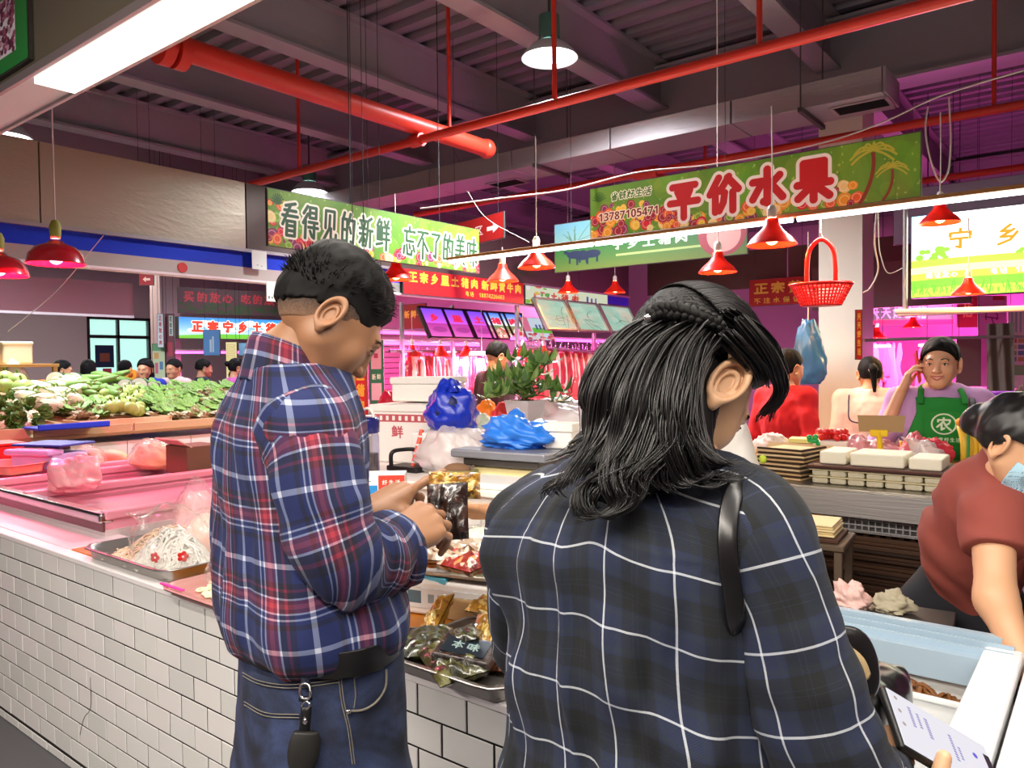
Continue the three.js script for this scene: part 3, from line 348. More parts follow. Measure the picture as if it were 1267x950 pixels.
for (const [px, py, w, h, n] of [[320, 322, 0.135, 0.15, 'white paper notice taped on the blue stripe of the fascia'], [338, 361, 0.14, 0.16, 'white paper notice hanging below the fascia beside the man\'s hair']]) { const p = on('x', -5.45, px, py), t = canvasTex(128, 160, (g) => { g.fillStyle = '#e8f2e4'; g.fillRect(0, 0, 128, 160); g.fillStyle = '#88988c'; if (h > 0.155) write(g, '营本店宁', 10, 118, 22, 24, 27, [[0.1, '#2a3a30']]); else { g.fillRect(40, 120, 14, 6); g.fillRect(76, 126, 12, 6); } }); const m = solo('paper_notice', box(w, h, 0.003), new THREE.MeshStandardMaterial({ map: t, roughness: 0.9 }), n, 'notice', null, p, PI / 2); m.position.x += 0.01; }
solo('round_sticker', new THREE.CylinderGeometry(0.038, 0.038, 0.004, 28).rotateZ(PI / 2), std(0xd03a34), 'red round sticker on the lower band of the long fascia', 'sticker', null, on('x', -5.487, 226, 331));
// red sign on the fascia: pork and beef
const beefTex = canvasTex(1200, 170, (g, w, h) => { g.fillStyle = '#c8201c'; g.fillRect(0, 0, w, h); write(g, '正宗乡里土猪肉', 40, 14, 78, 76, 96, [[0.17, '#f6c83a']]); write(g, '新鲜黄牛肉', 730, 14, 76, 76, 92, [[0.17, '#f6c83a']]); write(g, '电话', 560, 112, 40, 40, 48, [[0.13, '#f6c83a']]); g.font = 'bold 46px sans-serif'; g.fillStyle = '#f6c83a'; g.fillText('18874226463', 700, 150); });
sign('pork_beef_sign', 'red strip sign with yellow characters below the steel fascia', 'sign', on('x', -5.44, 499, 350), on('x', -5.44, 648, 365), 2.19, 2.44, beefTex);
const stripTex = canvasTex(700, 120, (g, w, h) => { g.fillStyle = '#e9f6d2'; g.fillRect(0, 0, w, h); for (let i = 0; i < 40; i++) { g.fillStyle = pick(['#7fc840', '#f0d040', '#58b040', '#ffffff', '#e86a5a']); g.beginPath(); g.ellipse(rr(0, w * 0.6), rr(0, h), rr(8, 26), rr(6, 20), 0, 0, 7); g.fill(); } write(g, '土猪肉', 190, 30, 60, 60, 90, [[0.26, '#fff6c0'], [0.16, '#d83a2a']]); g.fillStyle = '#4858a8'; g.fillRect(500, 30, 18, 60); g.fillRect(540, 40, 16, 50); g.fillRect(580, 36, 12, 54); });
sign('green_strip_sign', 'pale green lit strip sign right of the red fascia sign', 'sign', on('x', -5.44, 650, 365), on('x', -5.44, 752, 385), 2.2, 2.42, stripTex, { lit: 0.7 });
// red signs farther back
const redTex = (line1, line2) => canvasTex(512, 256, (g, w, h) => { g.fillStyle = '#b81e1c'; g.fillRect(0, 0, w, h); write(g, line1, 40, 34, 130, 110, 150, [[0.17, '#f2d24a']]); write(g, line2, 40, 180, 60, 56, 86, [[0.15, '#f2d24a']]); });
{ const a = on('z', -9.6, 927, 363), b = on('z', -9.6, 1000, 360); sign('red_shop_sign', 'red sign with yellow characters left of the hanging basket', 'sign', { x: a.x, z: -9.6 }, { x: b.x, z: -9.6 }, a.y - 0.17, a.y + 0.17, redTex('正宗黄', '不注水保证'), { hang: 1 }); }
{ const a = at(498, 392, 9.4), b = at(527, 392, 9.2); sign('dark_red_sign', 'dark red sign under the fascia behind the red cone lamp', 'sign', a, b, a.y - 0.15, a.y + 0.15, canvasTex(256, 200, (g, w, h) => { g.fillStyle = '#8a1a1c'; g.fillRect(0, 0, w, h); write(g, '新鲜牛', 16, 50, 60, 64, 74, [[0.16, '#e8a83a']]); })); }
// far signs of the pork shops at the left
const farLit = canvasTex(900, 170, (g, w, h) => { const s = g.createLinearGradient(0, 0, 0, h); s.addColorStop(0, '#2f8fe8'); s.addColorStop(0.75, '#bfe4ff'); g.fillStyle = s; g.fillRect(0, 0, w, h); g.fillStyle = '#fff'; for (let i = 0; i < 30; i++) { g.beginPath(); g.ellipse(rr(80, w), rr(40, 110), rr(20, 70), rr(10, 30), 0, 0, 7); g.fill(); } g.fillStyle = '#6cc832'; g.beginPath(); g.moveTo(0, h * 0.86); g.quadraticCurveTo(w / 2, h * 0.7, w, h * 0.84); g.lineTo(w, h); g.lineTo(0, h); g.fill(); write(g, '正宗宁乡土猪肉', 100, 28, 92, 92, 126, [[0.34, '#ffffff'], [0.2, '#ee3a18']]); });
{ const a = at(221, 405, 10.5), b = at(352, 408, 11.6); sign('lit_pork_sign', 'glowing blue sky light box with red characters beside the man\'s collar', 'sign', a, b, a.y - 0.15, a.y + 0.15, farLit, { lit: 1.3, light: LIGHT.sign, thick: 0.12 }); }
{ const a = at(220, 372, 10.6), b = at(360, 375, 11.7), t = canvasTex(900, 200, (g, w, h) => { g.fillStyle = '#4a3538'; g.fillRect(0, 0, w, h); g.fillStyle = '#2a4a22'; for (let i = 0; i < 120; i++) { g.beginPath(); g.ellipse(rr(0, w), rr(120, h), rr(8, 24), rr(6, 14), 0, 0, 7); g.fill(); } write(g, '买的放心', 40, 26, 80, 84, 98, [[0.15, '#b03038']]); write(g, '吃的放心', 480, 26, 80, 84, 98, [[0.15, '#b03038']]); }); sign('slogan_board', 'dark brown board with dull red characters above the blue light box', 'board', a, b, a.y - 0.17, a.y + 0.19, t); }
// five tilted panels of the pork stall, each with one character
{
  const chars = '乡里土猪肉', ends = [[516, 547], [545, 575], [571, 601], [594, 622], [615, 644]];
  ends.forEach(([l, r], i) => {
    const t = canvasTex(200, 340, (g, w, h) => { const s = g.createLinearGradient(0, 0, 0, h); if (i < 3) { s.addColorStop(0, '#7a4ae8'); s.addColorStop(0.5, '#d85ae8'); s.addColorStop(0.52, '#b83a98'); s.addColorStop(1, '#e868c8'); } else { s.addColorStop(0, '#4a7af0'); s.addColorStop(0.45, '#ffffff'); s.addColorStop(0.5, '#7a8a5a'); s.addColorStop(1, '#e8887a'); } g.fillStyle = s; g.fillRect(0, 0, w, h); if (i > 2) for (let k = 0; k < 40; k++) { g.fillStyle = pick(['#f0b0a8', '#d85a5a', '#f8e0d8', '#c83a44']); g.beginPath(); g.ellipse(rr(0, w), rr(h * 0.6, h), rr(10, 34), rr(6, 16), rr(0, 3), 0, 7); g.fill(); } else { g.fillStyle = 'rgba(140,40,120,0.5)'; g.beginPath(); g.ellipse(w * 0.55, h * 0.72, 60, 34, 0, 0, 7); g.fill(); } write(g, chars[i], 60, 62, 84, 84, 0, [[0.18, '#e82a4a']]); });
    const a = on('x', -6.0, l + 8, 397), b = on('x', -6.0, r + 8, 400), w = Math.abs(b.z - a.z);
    const g = sign('light_panel', ['tilted purple light panel with one red character, leftmost of five', 'tilted purple light panel with one red character, second of five', 'tilted purple light panel with one red character, third of five', 'tilted light panel of blue sky and meat, fourth of five', 'tilted light panel of blue sky and meat, last of five'][i], 'light panel', { x: -6.0, z: a.z }, { x: -6.0, z: b.z }, 1.77, 2.16, t, { lit: 1.25, tilt: -0.5, thick: 0.03 });
    part('frame', [box(w, 0.02, 0.03, 0, 0.195, 0.004), box(w, 0.02, 0.03, 0, -0.195, 0.004), box(0.02, 0.4, 0.03, -w / 2 + 0.01, 0, 0.004), box(0.02, 0.4, 0.03, w / 2 - 0.01, 0, 0.004)], std(0x3a2030, { roughness: 0.4 }), g);
  });
  for (let i = 0; i < 3; i++) {
    const px = [[668, 705], [708, 745], [748, 785]][i], a = on('x', -5.3, px[0], 385), b = on('x', -5.3, px[1], 390), w = Math.abs(b.z - a.z) - 0.02;
    const t = canvasTex(200, 200, (g, W, h) => { g.fillStyle = '#a8cdb8'; g.fillRect(0, 0, W, h); for (let k = 0; k < 30; k++) { g.fillStyle = pick(['rgba(230,190,170,0.25)', 'rgba(140,200,180,0.3)', 'rgba(210,230,215,0.3)']); g.beginPath(); g.ellipse(rr(0, W), rr(0, h), rr(20, 60), rr(10, 40), 0, 0, 7); g.fill(); } g.strokeStyle = '#4a6a5a'; g.lineWidth = 2; for (let k = 0; k < 5; k++) { g.beginPath(); g.moveTo(rr(60, W), rr(40, h)); g.quadraticCurveTo(rr(0, W), rr(0, h), rr(100, W), rr(100, h)); g.stroke(); } });
    const g = sign('light_panel', ['leftmost of three faded green light panels tilted in steel frames', 'middle of three faded green light panels tilted in steel frames', 'rightmost of three faded green light panels tilted in steel frames'][i], 'light panel', { x: -5.3, z: a.z }, { x: -5.3, z: b.z }, 1.87, 2.29, t, { lit: 0.9, tilt: -0.5, thick: 0.03 });
    part('frame', [box(w + 0.04, 0.02, 0.04, 0, 0.21, 0.004), box(w + 0.04, 0.02, 0.04, 0, -0.21, 0.004), box(0.024, 0.43, 0.04, -w / 2 - 0.006, 0, 0.004), box(0.024, 0.43, 0.04, w / 2 + 0.006, 0, 0.004)], M.rail, g);
  }
  const t = canvasTex(200, 220, (g, w, h) => { g.fillStyle = '#d6e6f4'; g.fillRect(0, 0, w, h); g.fillStyle = '#6cc83a'; g.fillRect(60, 100, 140, 50); g.fillStyle = '#3a5a9a'; for (let k = 0; k < 4; k++) g.fillRect(90 + k * 26, 66, 14, 50); g.fillStyle = '#e87a9a'; g.fillRect(0, 0, 50, 140); for (let k = 0; k < 20; k++) { g.fillStyle = pick(['#e85a6a', '#f8c8c0', '#c83a4a']); g.beginPath(); g.ellipse(rr(0, w), rr(160, h), 16, 10, 0, 0, 7); g.fill(); } });
  const a = on('x', -5.7, 648, 402), b = on('x', -5.7, 682, 404); sign('light_panel', 'tilted picture panel of sky and meat between the purple and green panels', 'light panel', { x: -5.7, z: a.z }, { x: -5.7, z: b.z }, 1.77, 2.09, t, { lit: 0.8, tilt: -0.45, hang: 1 });
}
// upright red banners and posters
const vert = (text, bg = '#d8221c', fg = '#f8d83a') => canvasTex(120, 60 + text.length * 100, (g, w, h) => { g.fillStyle = bg; g.fillRect(0, 0, w, h); [...text].forEach((c, i) => write(g, c, 22, 34 + i * 100, 76, 78, 0, [[0.19, fg]])); });
const post = (name, label, cat, px0, px1, py0, py1, d, tex, o) => { const a = at(px0, py0, d), b = at(px1, py0, d), c = at(px0, py1, d); return sign(name, label, cat, a, b, c.y, a.y, tex, { hang: /poster|board|upright|notice/.test(name), ...o }); };
post('upright_banner', 'red upright banner with yellow characters right of the man\'s chin', 'banner', 437, 454, 448, 520, 5.2, vert('土猪肉'));
post('pillar_couplet', 'narrow red paper couplet pasted on the pillar\'s right side', 'couplet', 1059, 1067, 383, 445, 6.9, vert('天天好生活', '#d8301c', '#f2c040'));
post('standing_poster', 'green and pink standing poster beside the upright red banner', 'poster', 456, 474, 421, 500, 6.3, canvasTex(120, 400, (g, w, h) => { g.fillStyle = '#2a7a5a'; g.fillRect(0, 0, w, h); g.fillStyle = '#e8a8c0'; g.fillRect(14, 30, 92, 150); g.fillStyle = '#b83a5a'; g.fillRect(40, 80, 36, 30); write(g, '新鲜', 20, 210, 36, 40, 44, [[0.12, '#eaf6e4']]); g.fillStyle = '#f0c8e0'; g.fillRect(14, 270, 92, 110); }));
post('pillar_poster', 'white poster with red writing on the far left pillar', 'poster', 194, 202, 388, 430, 9.9, canvasTex(100, 360, (g, w, h) => { g.fillStyle = '#dfeaf0'; g.fillRect(0, 0, w, h); [...'正宗放心肉'].forEach((c, i) => write(g, c, 24, 20 + i * 66, 50, 52, 0, [[0.14, '#b84a50']])); }));
post('pillar_poster', 'green and yellow notice low on the far left pillar', 'poster', 188, 204, 425, 470, 10, canvasTex(160, 360, (g, w, h) => { g.fillStyle = '#c8d8b0'; g.fillRect(0, 0, w, h); g.fillStyle = '#6aa878'; g.fillRect(0, 0, w, 70); g.fillStyle = '#d8a860'; g.fillRect(20, 90, 60, 60); g.fillStyle = '#c86a8a'; g.fillRect(30, 190, 40, 110); g.fillStyle = '#5a8ab0'; g.fillRect(90, 180, 44, 80); }));
post('pillar_poster', 'maroon notice with white writing on the far left pillar', 'poster', 204, 215, 388, 470, 10, canvasTex(120, 420, (g, w, h) => { g.fillStyle = '#7a4a54'; g.fillRect(0, 0, w, h); g.fillStyle = '#cfe0d8'; g.fillRect(50, 10, 60, 130); [...'农本店'].forEach((c, i) => write(g, c, 58, 14 + i * 40, 36, 36, 0, [[0.14, '#3a6a5a']])); g.fillStyle = '#b04a5a'; g.fillRect(16, 180, 80, 90); }));
post('blue_poster', 'blue poster of a glass tower hanging below the far light box', 'poster', 251, 272, 408, 440, 9.6, canvasTex(160, 240, (g, w, h) => { g.fillStyle = '#4a80b4'; g.fillRect(0, 0, w, h); g.fillStyle = '#a8c0c8'; g.fillRect(60, 90, 20, 120); g.fillRect(86, 60, 16, 150); }));
post('yellow_board', 'lit yellow menu board below the far light box', 'board', 279, 293, 423, 468, 10.9, canvasTex(100, 300, (g, w, h) => { g.fillStyle = '#f4e6a8'; g.fillRect(0, 0, w, h); g.strokeStyle = '#c89a5a'; g.lineWidth = 3; for (let i = 0; i < 9; i++) g.strokeRect(14, 20 + i * 30, 70, 16); }), { lit: 0.9 });
post('blue_board', 'pale blue menu board right of the lit yellow one', 'board', 295, 309, 424, 440, 10.9, null, { mat: std(0x7ab0d0) });
// the green board with a grape picture, top-left corner
{ const t = canvasTex(300, 300, (g, w, h) => { g.fillStyle = '#1f8a3a'; g.fillRect(0, 0, w, h); g.fillStyle = '#e8e4ea'; g.fillRect(30, 60, 190, 190); for (let i = 0; i < 150; i++) { g.fillStyle = pick(['#6a2a44', '#8a3a58', '#52203a', '#a05a74', '#c8a0b0']); g.beginPath(); g.arc(rr(36, 212), rr(66, 242), 10, 0, 7); g.fill(); } g.fillStyle = '#f0f0e0'; g.beginPath(); g.ellipse(90, 20, 90, 16, 0.3, 0, 7); g.fill(); });
  const b = on('z', -0.94, 35, 45); sign('fruit_picture_board', 'green board with a grape photo at the top left corner', 'board', { x: b.x - 0.36, z: -0.94 }, { x: b.x, z: -0.94 }, 2.43, 2.72, t, { thick: 0.012 }); }
// ---------------------------------------------------------------- the tiled counter with everything that stands on it
const tilePlate = (w, h, t, b) => { const s = new THREE.Shape([[-w / 2, -h / 2], [w / 2, -h / 2], [w / 2, h / 2], [-w / 2, h / 2]].map((p) => new THREE.Vector2(...p))); return new THREE.ExtrudeGeometry(s, { depth: t - b, bevelEnabled: true, bevelThickness: b, bevelSize: b, bevelOffset: -b, bevelSegments: 1 }); };
{
  const c = thing('tiled_counter', 'long market counter faced with white subway tiles and dark joints', 'counter', V(-2.9, 0, -1.2));
  part('core', [span(-2.25, -0.33, 0, 0.79, -0.21, -0.0022), span(-0.33, 1.97, 0, 0.79, -0.64, -0.0022)], std(0x171414, { roughness: 0.95 }), c);
  const tm = [0xf0f1ee, 0xeceee9, 0xf3f2ef, 0xe6e8e4].map((k) => phys(k, { roughness: 0.14, clearcoat: 0.4, bumpMap: grain, bumpScale: 0.0004 }));
  const full = tilePlate(0.1415, 0.0695, 0.008, 0.0014), half = tilePlate(0.0665, 0.0695, 0.008, 0.0014), low = tilePlate(0.1415, 0.031, 0.008, 0.0014), X1 = 1.97;
  for (let r = 0; r < 11; r++) {
    const y = 0.79 - 0.0375 - r * 0.0745, last = r === 10, off = r % 2 ? 0.0735 : 0;
    if (off) { const m = part('tile', half, tm[r % 4], c); m.position.set(X1 - 0.036, y, -0.008); }
    for (let i = 0; i < 22; i++) { const x = X1 - 0.0735 - off - i * 0.147; if (x < -1.2) break; const m = part('tile', last ? low : full, pick(tm), c); m.position.set(x + rr(-0.0006, 0.0006), last ? 0.018 : y, -0.008 + rr(-0.0006, 0.0008)); m.rotation.z = rr(-0.004, 0.004); }
  }
  part('ledge', [rbox(4.2, 0.02, 0.05, 0.004, -0.13, 0.798, -0.02)], phys(0xf0ecec, { roughness: 0.3 }), c);
  part('worktop', rbox(2.2, 0.022, 0.6, 0.004, 0.87, 0.8, -0.345), std(0xc4791a, { roughness: 0.42, bumpMap: grain, bumpScale: 0.0006 }), c, 'orange varnished wooden top');
  part('worktop', rbox(2.0, 0.022, 0.24, 0.004, -1.24, 0.8, -0.16), phys(0xe8d4d8, { roughness: 0.3 }), c, 'white plastic top in front of the display trays');
  // thin crack running down over three tiles
  part('crack', tube([[112, 838], [112, 876], [104, 888], [99, 909]].map(([x, y]) => on('z', -1.1995, x, y).sub(c.position)), 0.0014, 12, 4), M.black, c);
}
// sunk pink-lit display trays
const pinkGlowPlastic = phys(0xdc94a8, { roughness: 0.3, clearcoat: 0.3 });  // plastic tinted pink: part of the lamp glow is put into its colour
{
  const g = thing('display_cooler', 'low chest of sunk display trays under pink lamps, left on the counter', 'cooler', V(-4.1, 0, -1.95));
  const w = 1.72, d = 1.06, t = std(0xdcd0d2, { metalness: 0.35, roughness: 0.35 });
  part('body', [span(-w / 2, w / 2, 0, 0.835, -d / 2, d / 2)], t, g);
  part('front_rail', rbox(w, 0.045, 0.06, 0.012, 0, 0.885, d / 2 - 0.01), M.chrome, g);
  part('front_glass', span(-w / 2, w / 2, 0.83, 0.87, d / 2 + 0.0, d / 2 + 0.008), phys(0x6a4a50, { roughness: 0.1, metalness: 0.3 }), g);
  part('back_rail', rbox(w, 0.04, 0.05, 0.01, 0, 0.895, -d / 2), pinkGlowPlastic, g);
  part('back_wall', span(-w / 2, w / 2, 0.83, 0.88, -d / 2 - 0.01, -d / 2 + 0.01), pinkGlowPlastic, g);
  for (const x of [-w / 2 + 0.02, -0.58, 0.02, w / 2 - 0.02]) part('divider', [rbox(0.055, 0.04, d, 0.01, x, 0.895, 0), span(x - 0.012, x + 0.012, 0.83, 0.88, -d / 2, d / 2)], pinkGlowPlastic, g);
  for (const x of [-0.86, -0.28, 0.44]) { const p = part('tray', [rbox(x > 0.3 ? 0.72 : 0.5, 0.008, 0.94, 0.003, 0, 0.845, 0), rbox(0.02, 0.03, 0.94, 0.005, -(x > 0.3 ? 0.36 : 0.25), 0.856, 0), rbox(0.02, 0.03, 0.94, 0.005, x > 0.3 ? 0.36 : 0.25, 0.856, 0)], phys(0xbc7a8e, { roughness: 0.35 }), g); p.position.x = x; }  // tray colour also carries the pink lamp glow
}
// crumpled film bags: a shell round the goods, gathered into a knot
const filmMat = phys(0xffffff, { transmission: 0.94, thickness: 0, roughness: 0.06, side: THREE.DoubleSide, specularIntensity: 1 });
const milky = phys(0xf6f0f0, { transmission: 0.45, thickness: 0, roughness: 0.35, side: THREE.DoubleSide });
function crumple(w, h, d, { n = 48, amp = 0.1, s = 0, freq = 7, flat = 0.5 } = {}) {
  const g = weld(new THREE.SphereGeometry(1, n, n * 0.7 | 0));
  return warp(g, (v) => { const l = v.clone().normalize(), k = 1 + amp * (fbm(l.x * 2 + s, l.y * 2, l.z * 2 + s, 2)) + amp * 0.75 * (Math.abs(noise(l.x * freq + s, l.y * freq * 0.6, l.z * freq)) - 0.3); v.set(l.x * w * k, (l.y < 0 ? l.y * flat : l.y) * h * k, l.z * d * k); v.y = Math.max(v.y, -h * flat * 0.72); v.y += h * flat * 0.72; });
}
function knot(r, h, s = 0) { const g = weld(new THREE.CylinderGeometry(r * 1.5, r * 0.5, h, 20, 8, true)); return warp(g, (v) => { const t = v.y / h + 0.5, a = Math.atan2(v.z, v.x), k = 1 + 0.5 * Math.sin(a * 5 + s) * Math.abs(t - 0.3) + 0.3 * noise(v.x * 60, v.y * 60, s); v.x *= k * (t < 0.35 ? 1.6 - t * 2.6 : 0.7 + (t - 0.35) * 1.5); v.z *= k * (t < 0.35 ? 1.6 - t * 2.6 : 0.7 + (t - 0.35) * 1.5); v.y += h / 2; }); }
function bag(name, label, category, pos, w, h, d, { film = filmMat, fill, fillGeo, knotAt, s = 0, amp = 0.12, turn = 0, group, flat = 0.5, freq = 7, print } = {}) {
  const g = thing(name, label, category, pos, turn, group);
  part('film', crumple(w, h, d, { amp, s, flat, freq }), film, g);
  if (fill) part('contents', fillGeo ?? crumple(w * 0.86, h * 0.84, d * 0.86, { amp: 0.1, s: s + 3, freq: 12, flat }).translate(0, 0.004, 0), fill, g);
  if (knotAt) { const k = part('knot', knot(0.018, 0.07, s), film, g); k.position.set(...knotAt); k.rotation.z = rr(-0.7, 0.7); }
  if (print) print(g);
  return g;
}
// a heap of noodles: thin strands lying over one another
function strands(n, rx, rz, h, r, len, s) { seed = s; const list = []; for (let i = 0; i < n; i++) { const a = rr(0, 2 * PI), q = Math.sqrt(rnd()), x = Math.cos(a) * q * rx, z = Math.sin(a) * q * rz, top = h * (1 - q * q) * rr(0.35, 1); let p = V(x, top + 0.004, z), dir = rr(0, 2 * PI); const pts = [p.clone()]; for (let k = 0; k < 6; k++) { dir += rr(-1, 1); p = p.clone().add(V(Math.cos(dir) * len / 6, 0, Math.sin(dir) * len / 6)); const qq = Math.min(1, Math.hypot(p.x / rx, p.z / rz)); if (Math.hypot(p.x / rx, p.z / rz) > 1.05) dir += 2; p.y = Math.max(0.004, h * (1 - qq * qq) * rr(0.5, 1.02)); pts.push(p.clone()); } list.push(tube(pts, r, 10, 4)); } return merged(list); }
const noodleMat = phys(0xf0d8b4, { roughness: 0.35, transmission: 0.15, thickness: 0 });
function tray(name, label, w, d, h, pos, turn, mat, lip = 0.014, group) {
  const g = thing(name, label, 'tray', pos, turn, group), s = new THREE.Shape(), rc = (sh, W, D, r) => { sh.moveTo(-W / 2 + r, -D / 2); sh.lineTo(W / 2 - r, -D / 2); sh.quadraticCurveTo(W / 2, -D / 2, W / 2, -D / 2 + r); sh.lineTo(W / 2, D / 2 - r); sh.quadraticCurveTo(W / 2, D / 2, W / 2 - r, D / 2); sh.lineTo(-W / 2 + r, D / 2); sh.quadraticCurveTo(-W / 2, D / 2, -W / 2, D / 2 - r); sh.lineTo(-W / 2, -D / 2 + r); sh.quadraticCurveTo(-W / 2, -D / 2, -W / 2 + r, -D / 2); return sh; };
  rc(s, w, d, 0.03); const floor = new THREE.ExtrudeGeometry(s, { depth: 0.003, bevelEnabled: false }).rotateX(-PI / 2); part('pan', floor, mat, g);
  const ring = [], M2 = 4, prof = [[0, 0], [0.012, h], [0.012 + lip, h + 0.002], [0.012 + lip, h - 0.004], [0.01, h - 0.004], [-0.004, 0]];
  const pos2 = [], idx = [], N = 48; const pt = (a) => { const sp = s.getSpacedPoints(N); return sp[a % N]; }; const sp = s.getSpacedPoints(N);
  for (let i = 0; i < N; i++) { const p = sp[i], q = sp[(i + 1) % N], o = sp[(i + N - 1) % N], nx = q.y - o.y, ny = -(q.x - o.x), l = Math.hypot(nx, ny) || 1; for (const [e, y] of prof) pos2.push(p.x + (nx / l) * e, y, -(p.y + (ny / l) * e)); }
  const K = prof.length; for (let i = 0; i < N; i++) for (let k = 0; k < K - 1; k++) { const a = i * K + k, b = ((i + 1) % N) * K + k; idx.push(a, b, a + 1, b, b + 1, a + 1); }
  const wg = new THREE.BufferGeometry(); wg.setAttribute('position', new THREE.Float32BufferAttribute(pos2, 3)); wg.setIndex(idx); wg.computeVertexNormals(); part('rim', wg, mat, g); return g;
}
const mats2 = { darkGreen: 0x1d2410, gold: 0xb98a2a, brown: 0x3a1f10 };
const trayMat = std(0xa8a4a0, { metalness: 0.85, roughness: 0.3, side: THREE.DoubleSide });
{
  const A = on('y', 0.815, 62, 676), B = on('y', 0.815, 152, 706), C = on('y', 0.815, 262, 676), w = B.distanceTo(A), d = Math.min(0.62, C.distanceTo(B));
  const tp = V((A.x + B.x) / 2, 0.812, -1.2 - 0.03 - d / 2); const t1 = tray('steel_tray', 'steel tray heaped with pale noodles and bagged rice noodles', 0.56, 0.44, 0.04, V(-2.66, 0.812, -1.45), 0, trayMat);
  tag(part('noodle_heap', strands(150, 0.17, 0.17, 0.1, 0.0028, 0.24, 11), noodleMat, scene), 'heap of thin cream noodles spilling over the tray\'s left side', 'noodles', null, 'stuff').position.set(-2.74, 0.817, -1.44);
  tag(part('noodle_heap', strands(110, 0.12, 0.1, 0.12, 0.0028, 0.2, 12), noodleMat, scene), 'taller heap of cream noodles behind the clear bag', 'noodles', null, 'stuff').position.set(-2.6, 0.817, -1.58);
  const rice = phys(0xf8f6ec, { roughness: 0.45, bumpMap: grain, bumpScale: 0.004 });
  const bagPrint = (g) => { for (const [x, y, z, ry] of [[0.06, 0.045, 0.112, 0.3], [0.15, 0.05, 0.07, 0.9]]) { const p = part('red_print', [0, 1, 2, 3, 4].map((k) => ball(0.008, Math.cos(k * 1.26) * 0.011, Math.sin(k * 1.26) * 0.011, 0, 1, 1, 0.25, 10)), M.red, g); p.position.set(x, y, z); p.rotation.y = ry; } };
  bag('noodle_bag', 'clear bag of white rice noodles with red prints on the steel tray', 'bag', V(-2.6, 0.818, -1.37), 0.19, 0.14, 0.12, { fill: rice, fillGeo: strands(230, 0.165, 0.1, 0.12, 0.005, 0.18, 21), s: 1, knotAt: [-0.14, 0.1, 0.02], print: bagPrint, turn: 0.12 });
  bag('noodle_bag', 'pink-lit full bag standing right behind the noodle tray', 'bag', at(252, 625, 2.8).setY(0.818), 0.09, 0.12, 0.09, { fill: std(0xf2c4b4), s: 5 });
  bag('noodle_bag', 'pale pink rounded bag beside the man\'s back', 'bag', at(243, 612, 3.1).setY(0.818), 0.1, 0.16, 0.09, { fill: std(0xf0b0b4), s: 7 });
  const t2 = tray('plastic_tray', 'shallow brown tray with a pink edge at the counter front', 0.4, 0.26, 0.025, V(-2.06, 0.812, -1.3), 0, phys(0xb5837c, { roughness: 0.35, side: THREE.DoubleSide }));
  part('edge_strip', rbox(0.13, 0.005, 0.012, 0.002, -0.16, 0.03, 0.138), phys(0xf03a9a, { roughness: 0.4 }), t2);
  bag('noodle_bag', 'clear bag of pale green noodles on the brown tray', 'bag', V(-2.08, 0.818, -1.31), 0.14, 0.12, 0.09, { fill: phys(0xe6edc0, { roughness: 0.45 }), fillGeo: strands(120, 0.12, 0.075, 0.11, 0.004, 0.14, 31), s: 12, knotAt: [-0.09, 0.11, 0.02] });
}
// platform scale on the cooler and things round it
function scaleUnit(label, pos, turn, body, top) {
  const g = thing('weighing_scale', label, 'scale', pos, turn);
  part('body', [rbox(0.3, 0.09, 0.26, 0.012, 0, 0.045, 0), rbox(0.32, 0.035, 0.12, 0.012, 0, 0.1, 0.11)], body, g);
  const k = part('keypad', rbox(0.24, 0.004, 0.07, 0.001, 0, 0.119, 0.11), std(0xb8889a), g); for (let i = 0; i < 4; i++) { const b = part('key', rbox(0.026, 0.006, 0.016, 0.002), std(0x5a4458), k); b.position.set(-0.03 + i * 0.04, 0.118, 0.11); }
  part('neck', box(0.1, 0.03, 0.1, 0, 0.11, -0.05), M.darkSteel, g);
  part('platform', rbox(0.36, 0.014, 0.26, 0.006, 0, 0.135, -0.03), top, g);
  return g;
}
scaleUnit('pink-lit scale with a blue platform at the back of the display trays', at(62, 572, 4.55).setY(0.918), 0.4, std(0xb8a0d8, { roughness: 0.4 }), std(0x2a3f9a, { metalness: 0.3, roughness: 0.35 }));
bag('plastic_bag', 'crumpled pink bag lying across the middle tray divider', 'bag', at(92, 590, 3.75).setY(0.905), 0.13, 0.13, 0.11, { s: 20, film: phys(0xf6c0c8, { transmission: 0.4, thickness: 0, roughness: 0.3, side: THREE.DoubleSide }), amp: 0.22 });
{ const g = thing('red_box', 'red plastic box at the left edge behind the trays', 'box', at(4, 552, 4.9).setY(0.92)); part('shell', rbox(0.26, 0.1, 0.16, 0.012, 0, 0.05, 0), M.red, g); part('lid', rbox(0.27, 0.018, 0.17, 0.006, 0, 0.107, 0), M.plasticRed, g); }
{ const t = tray('plastic_tray', 'peach plastic tray at the left edge beside the scale', 0.34, 0.2, 0.05, at(8, 574, 4.35).setY(0.918), 0.3, phys(0xf09a8a, { roughness: 0.4, side: THREE.DoubleSide })); }
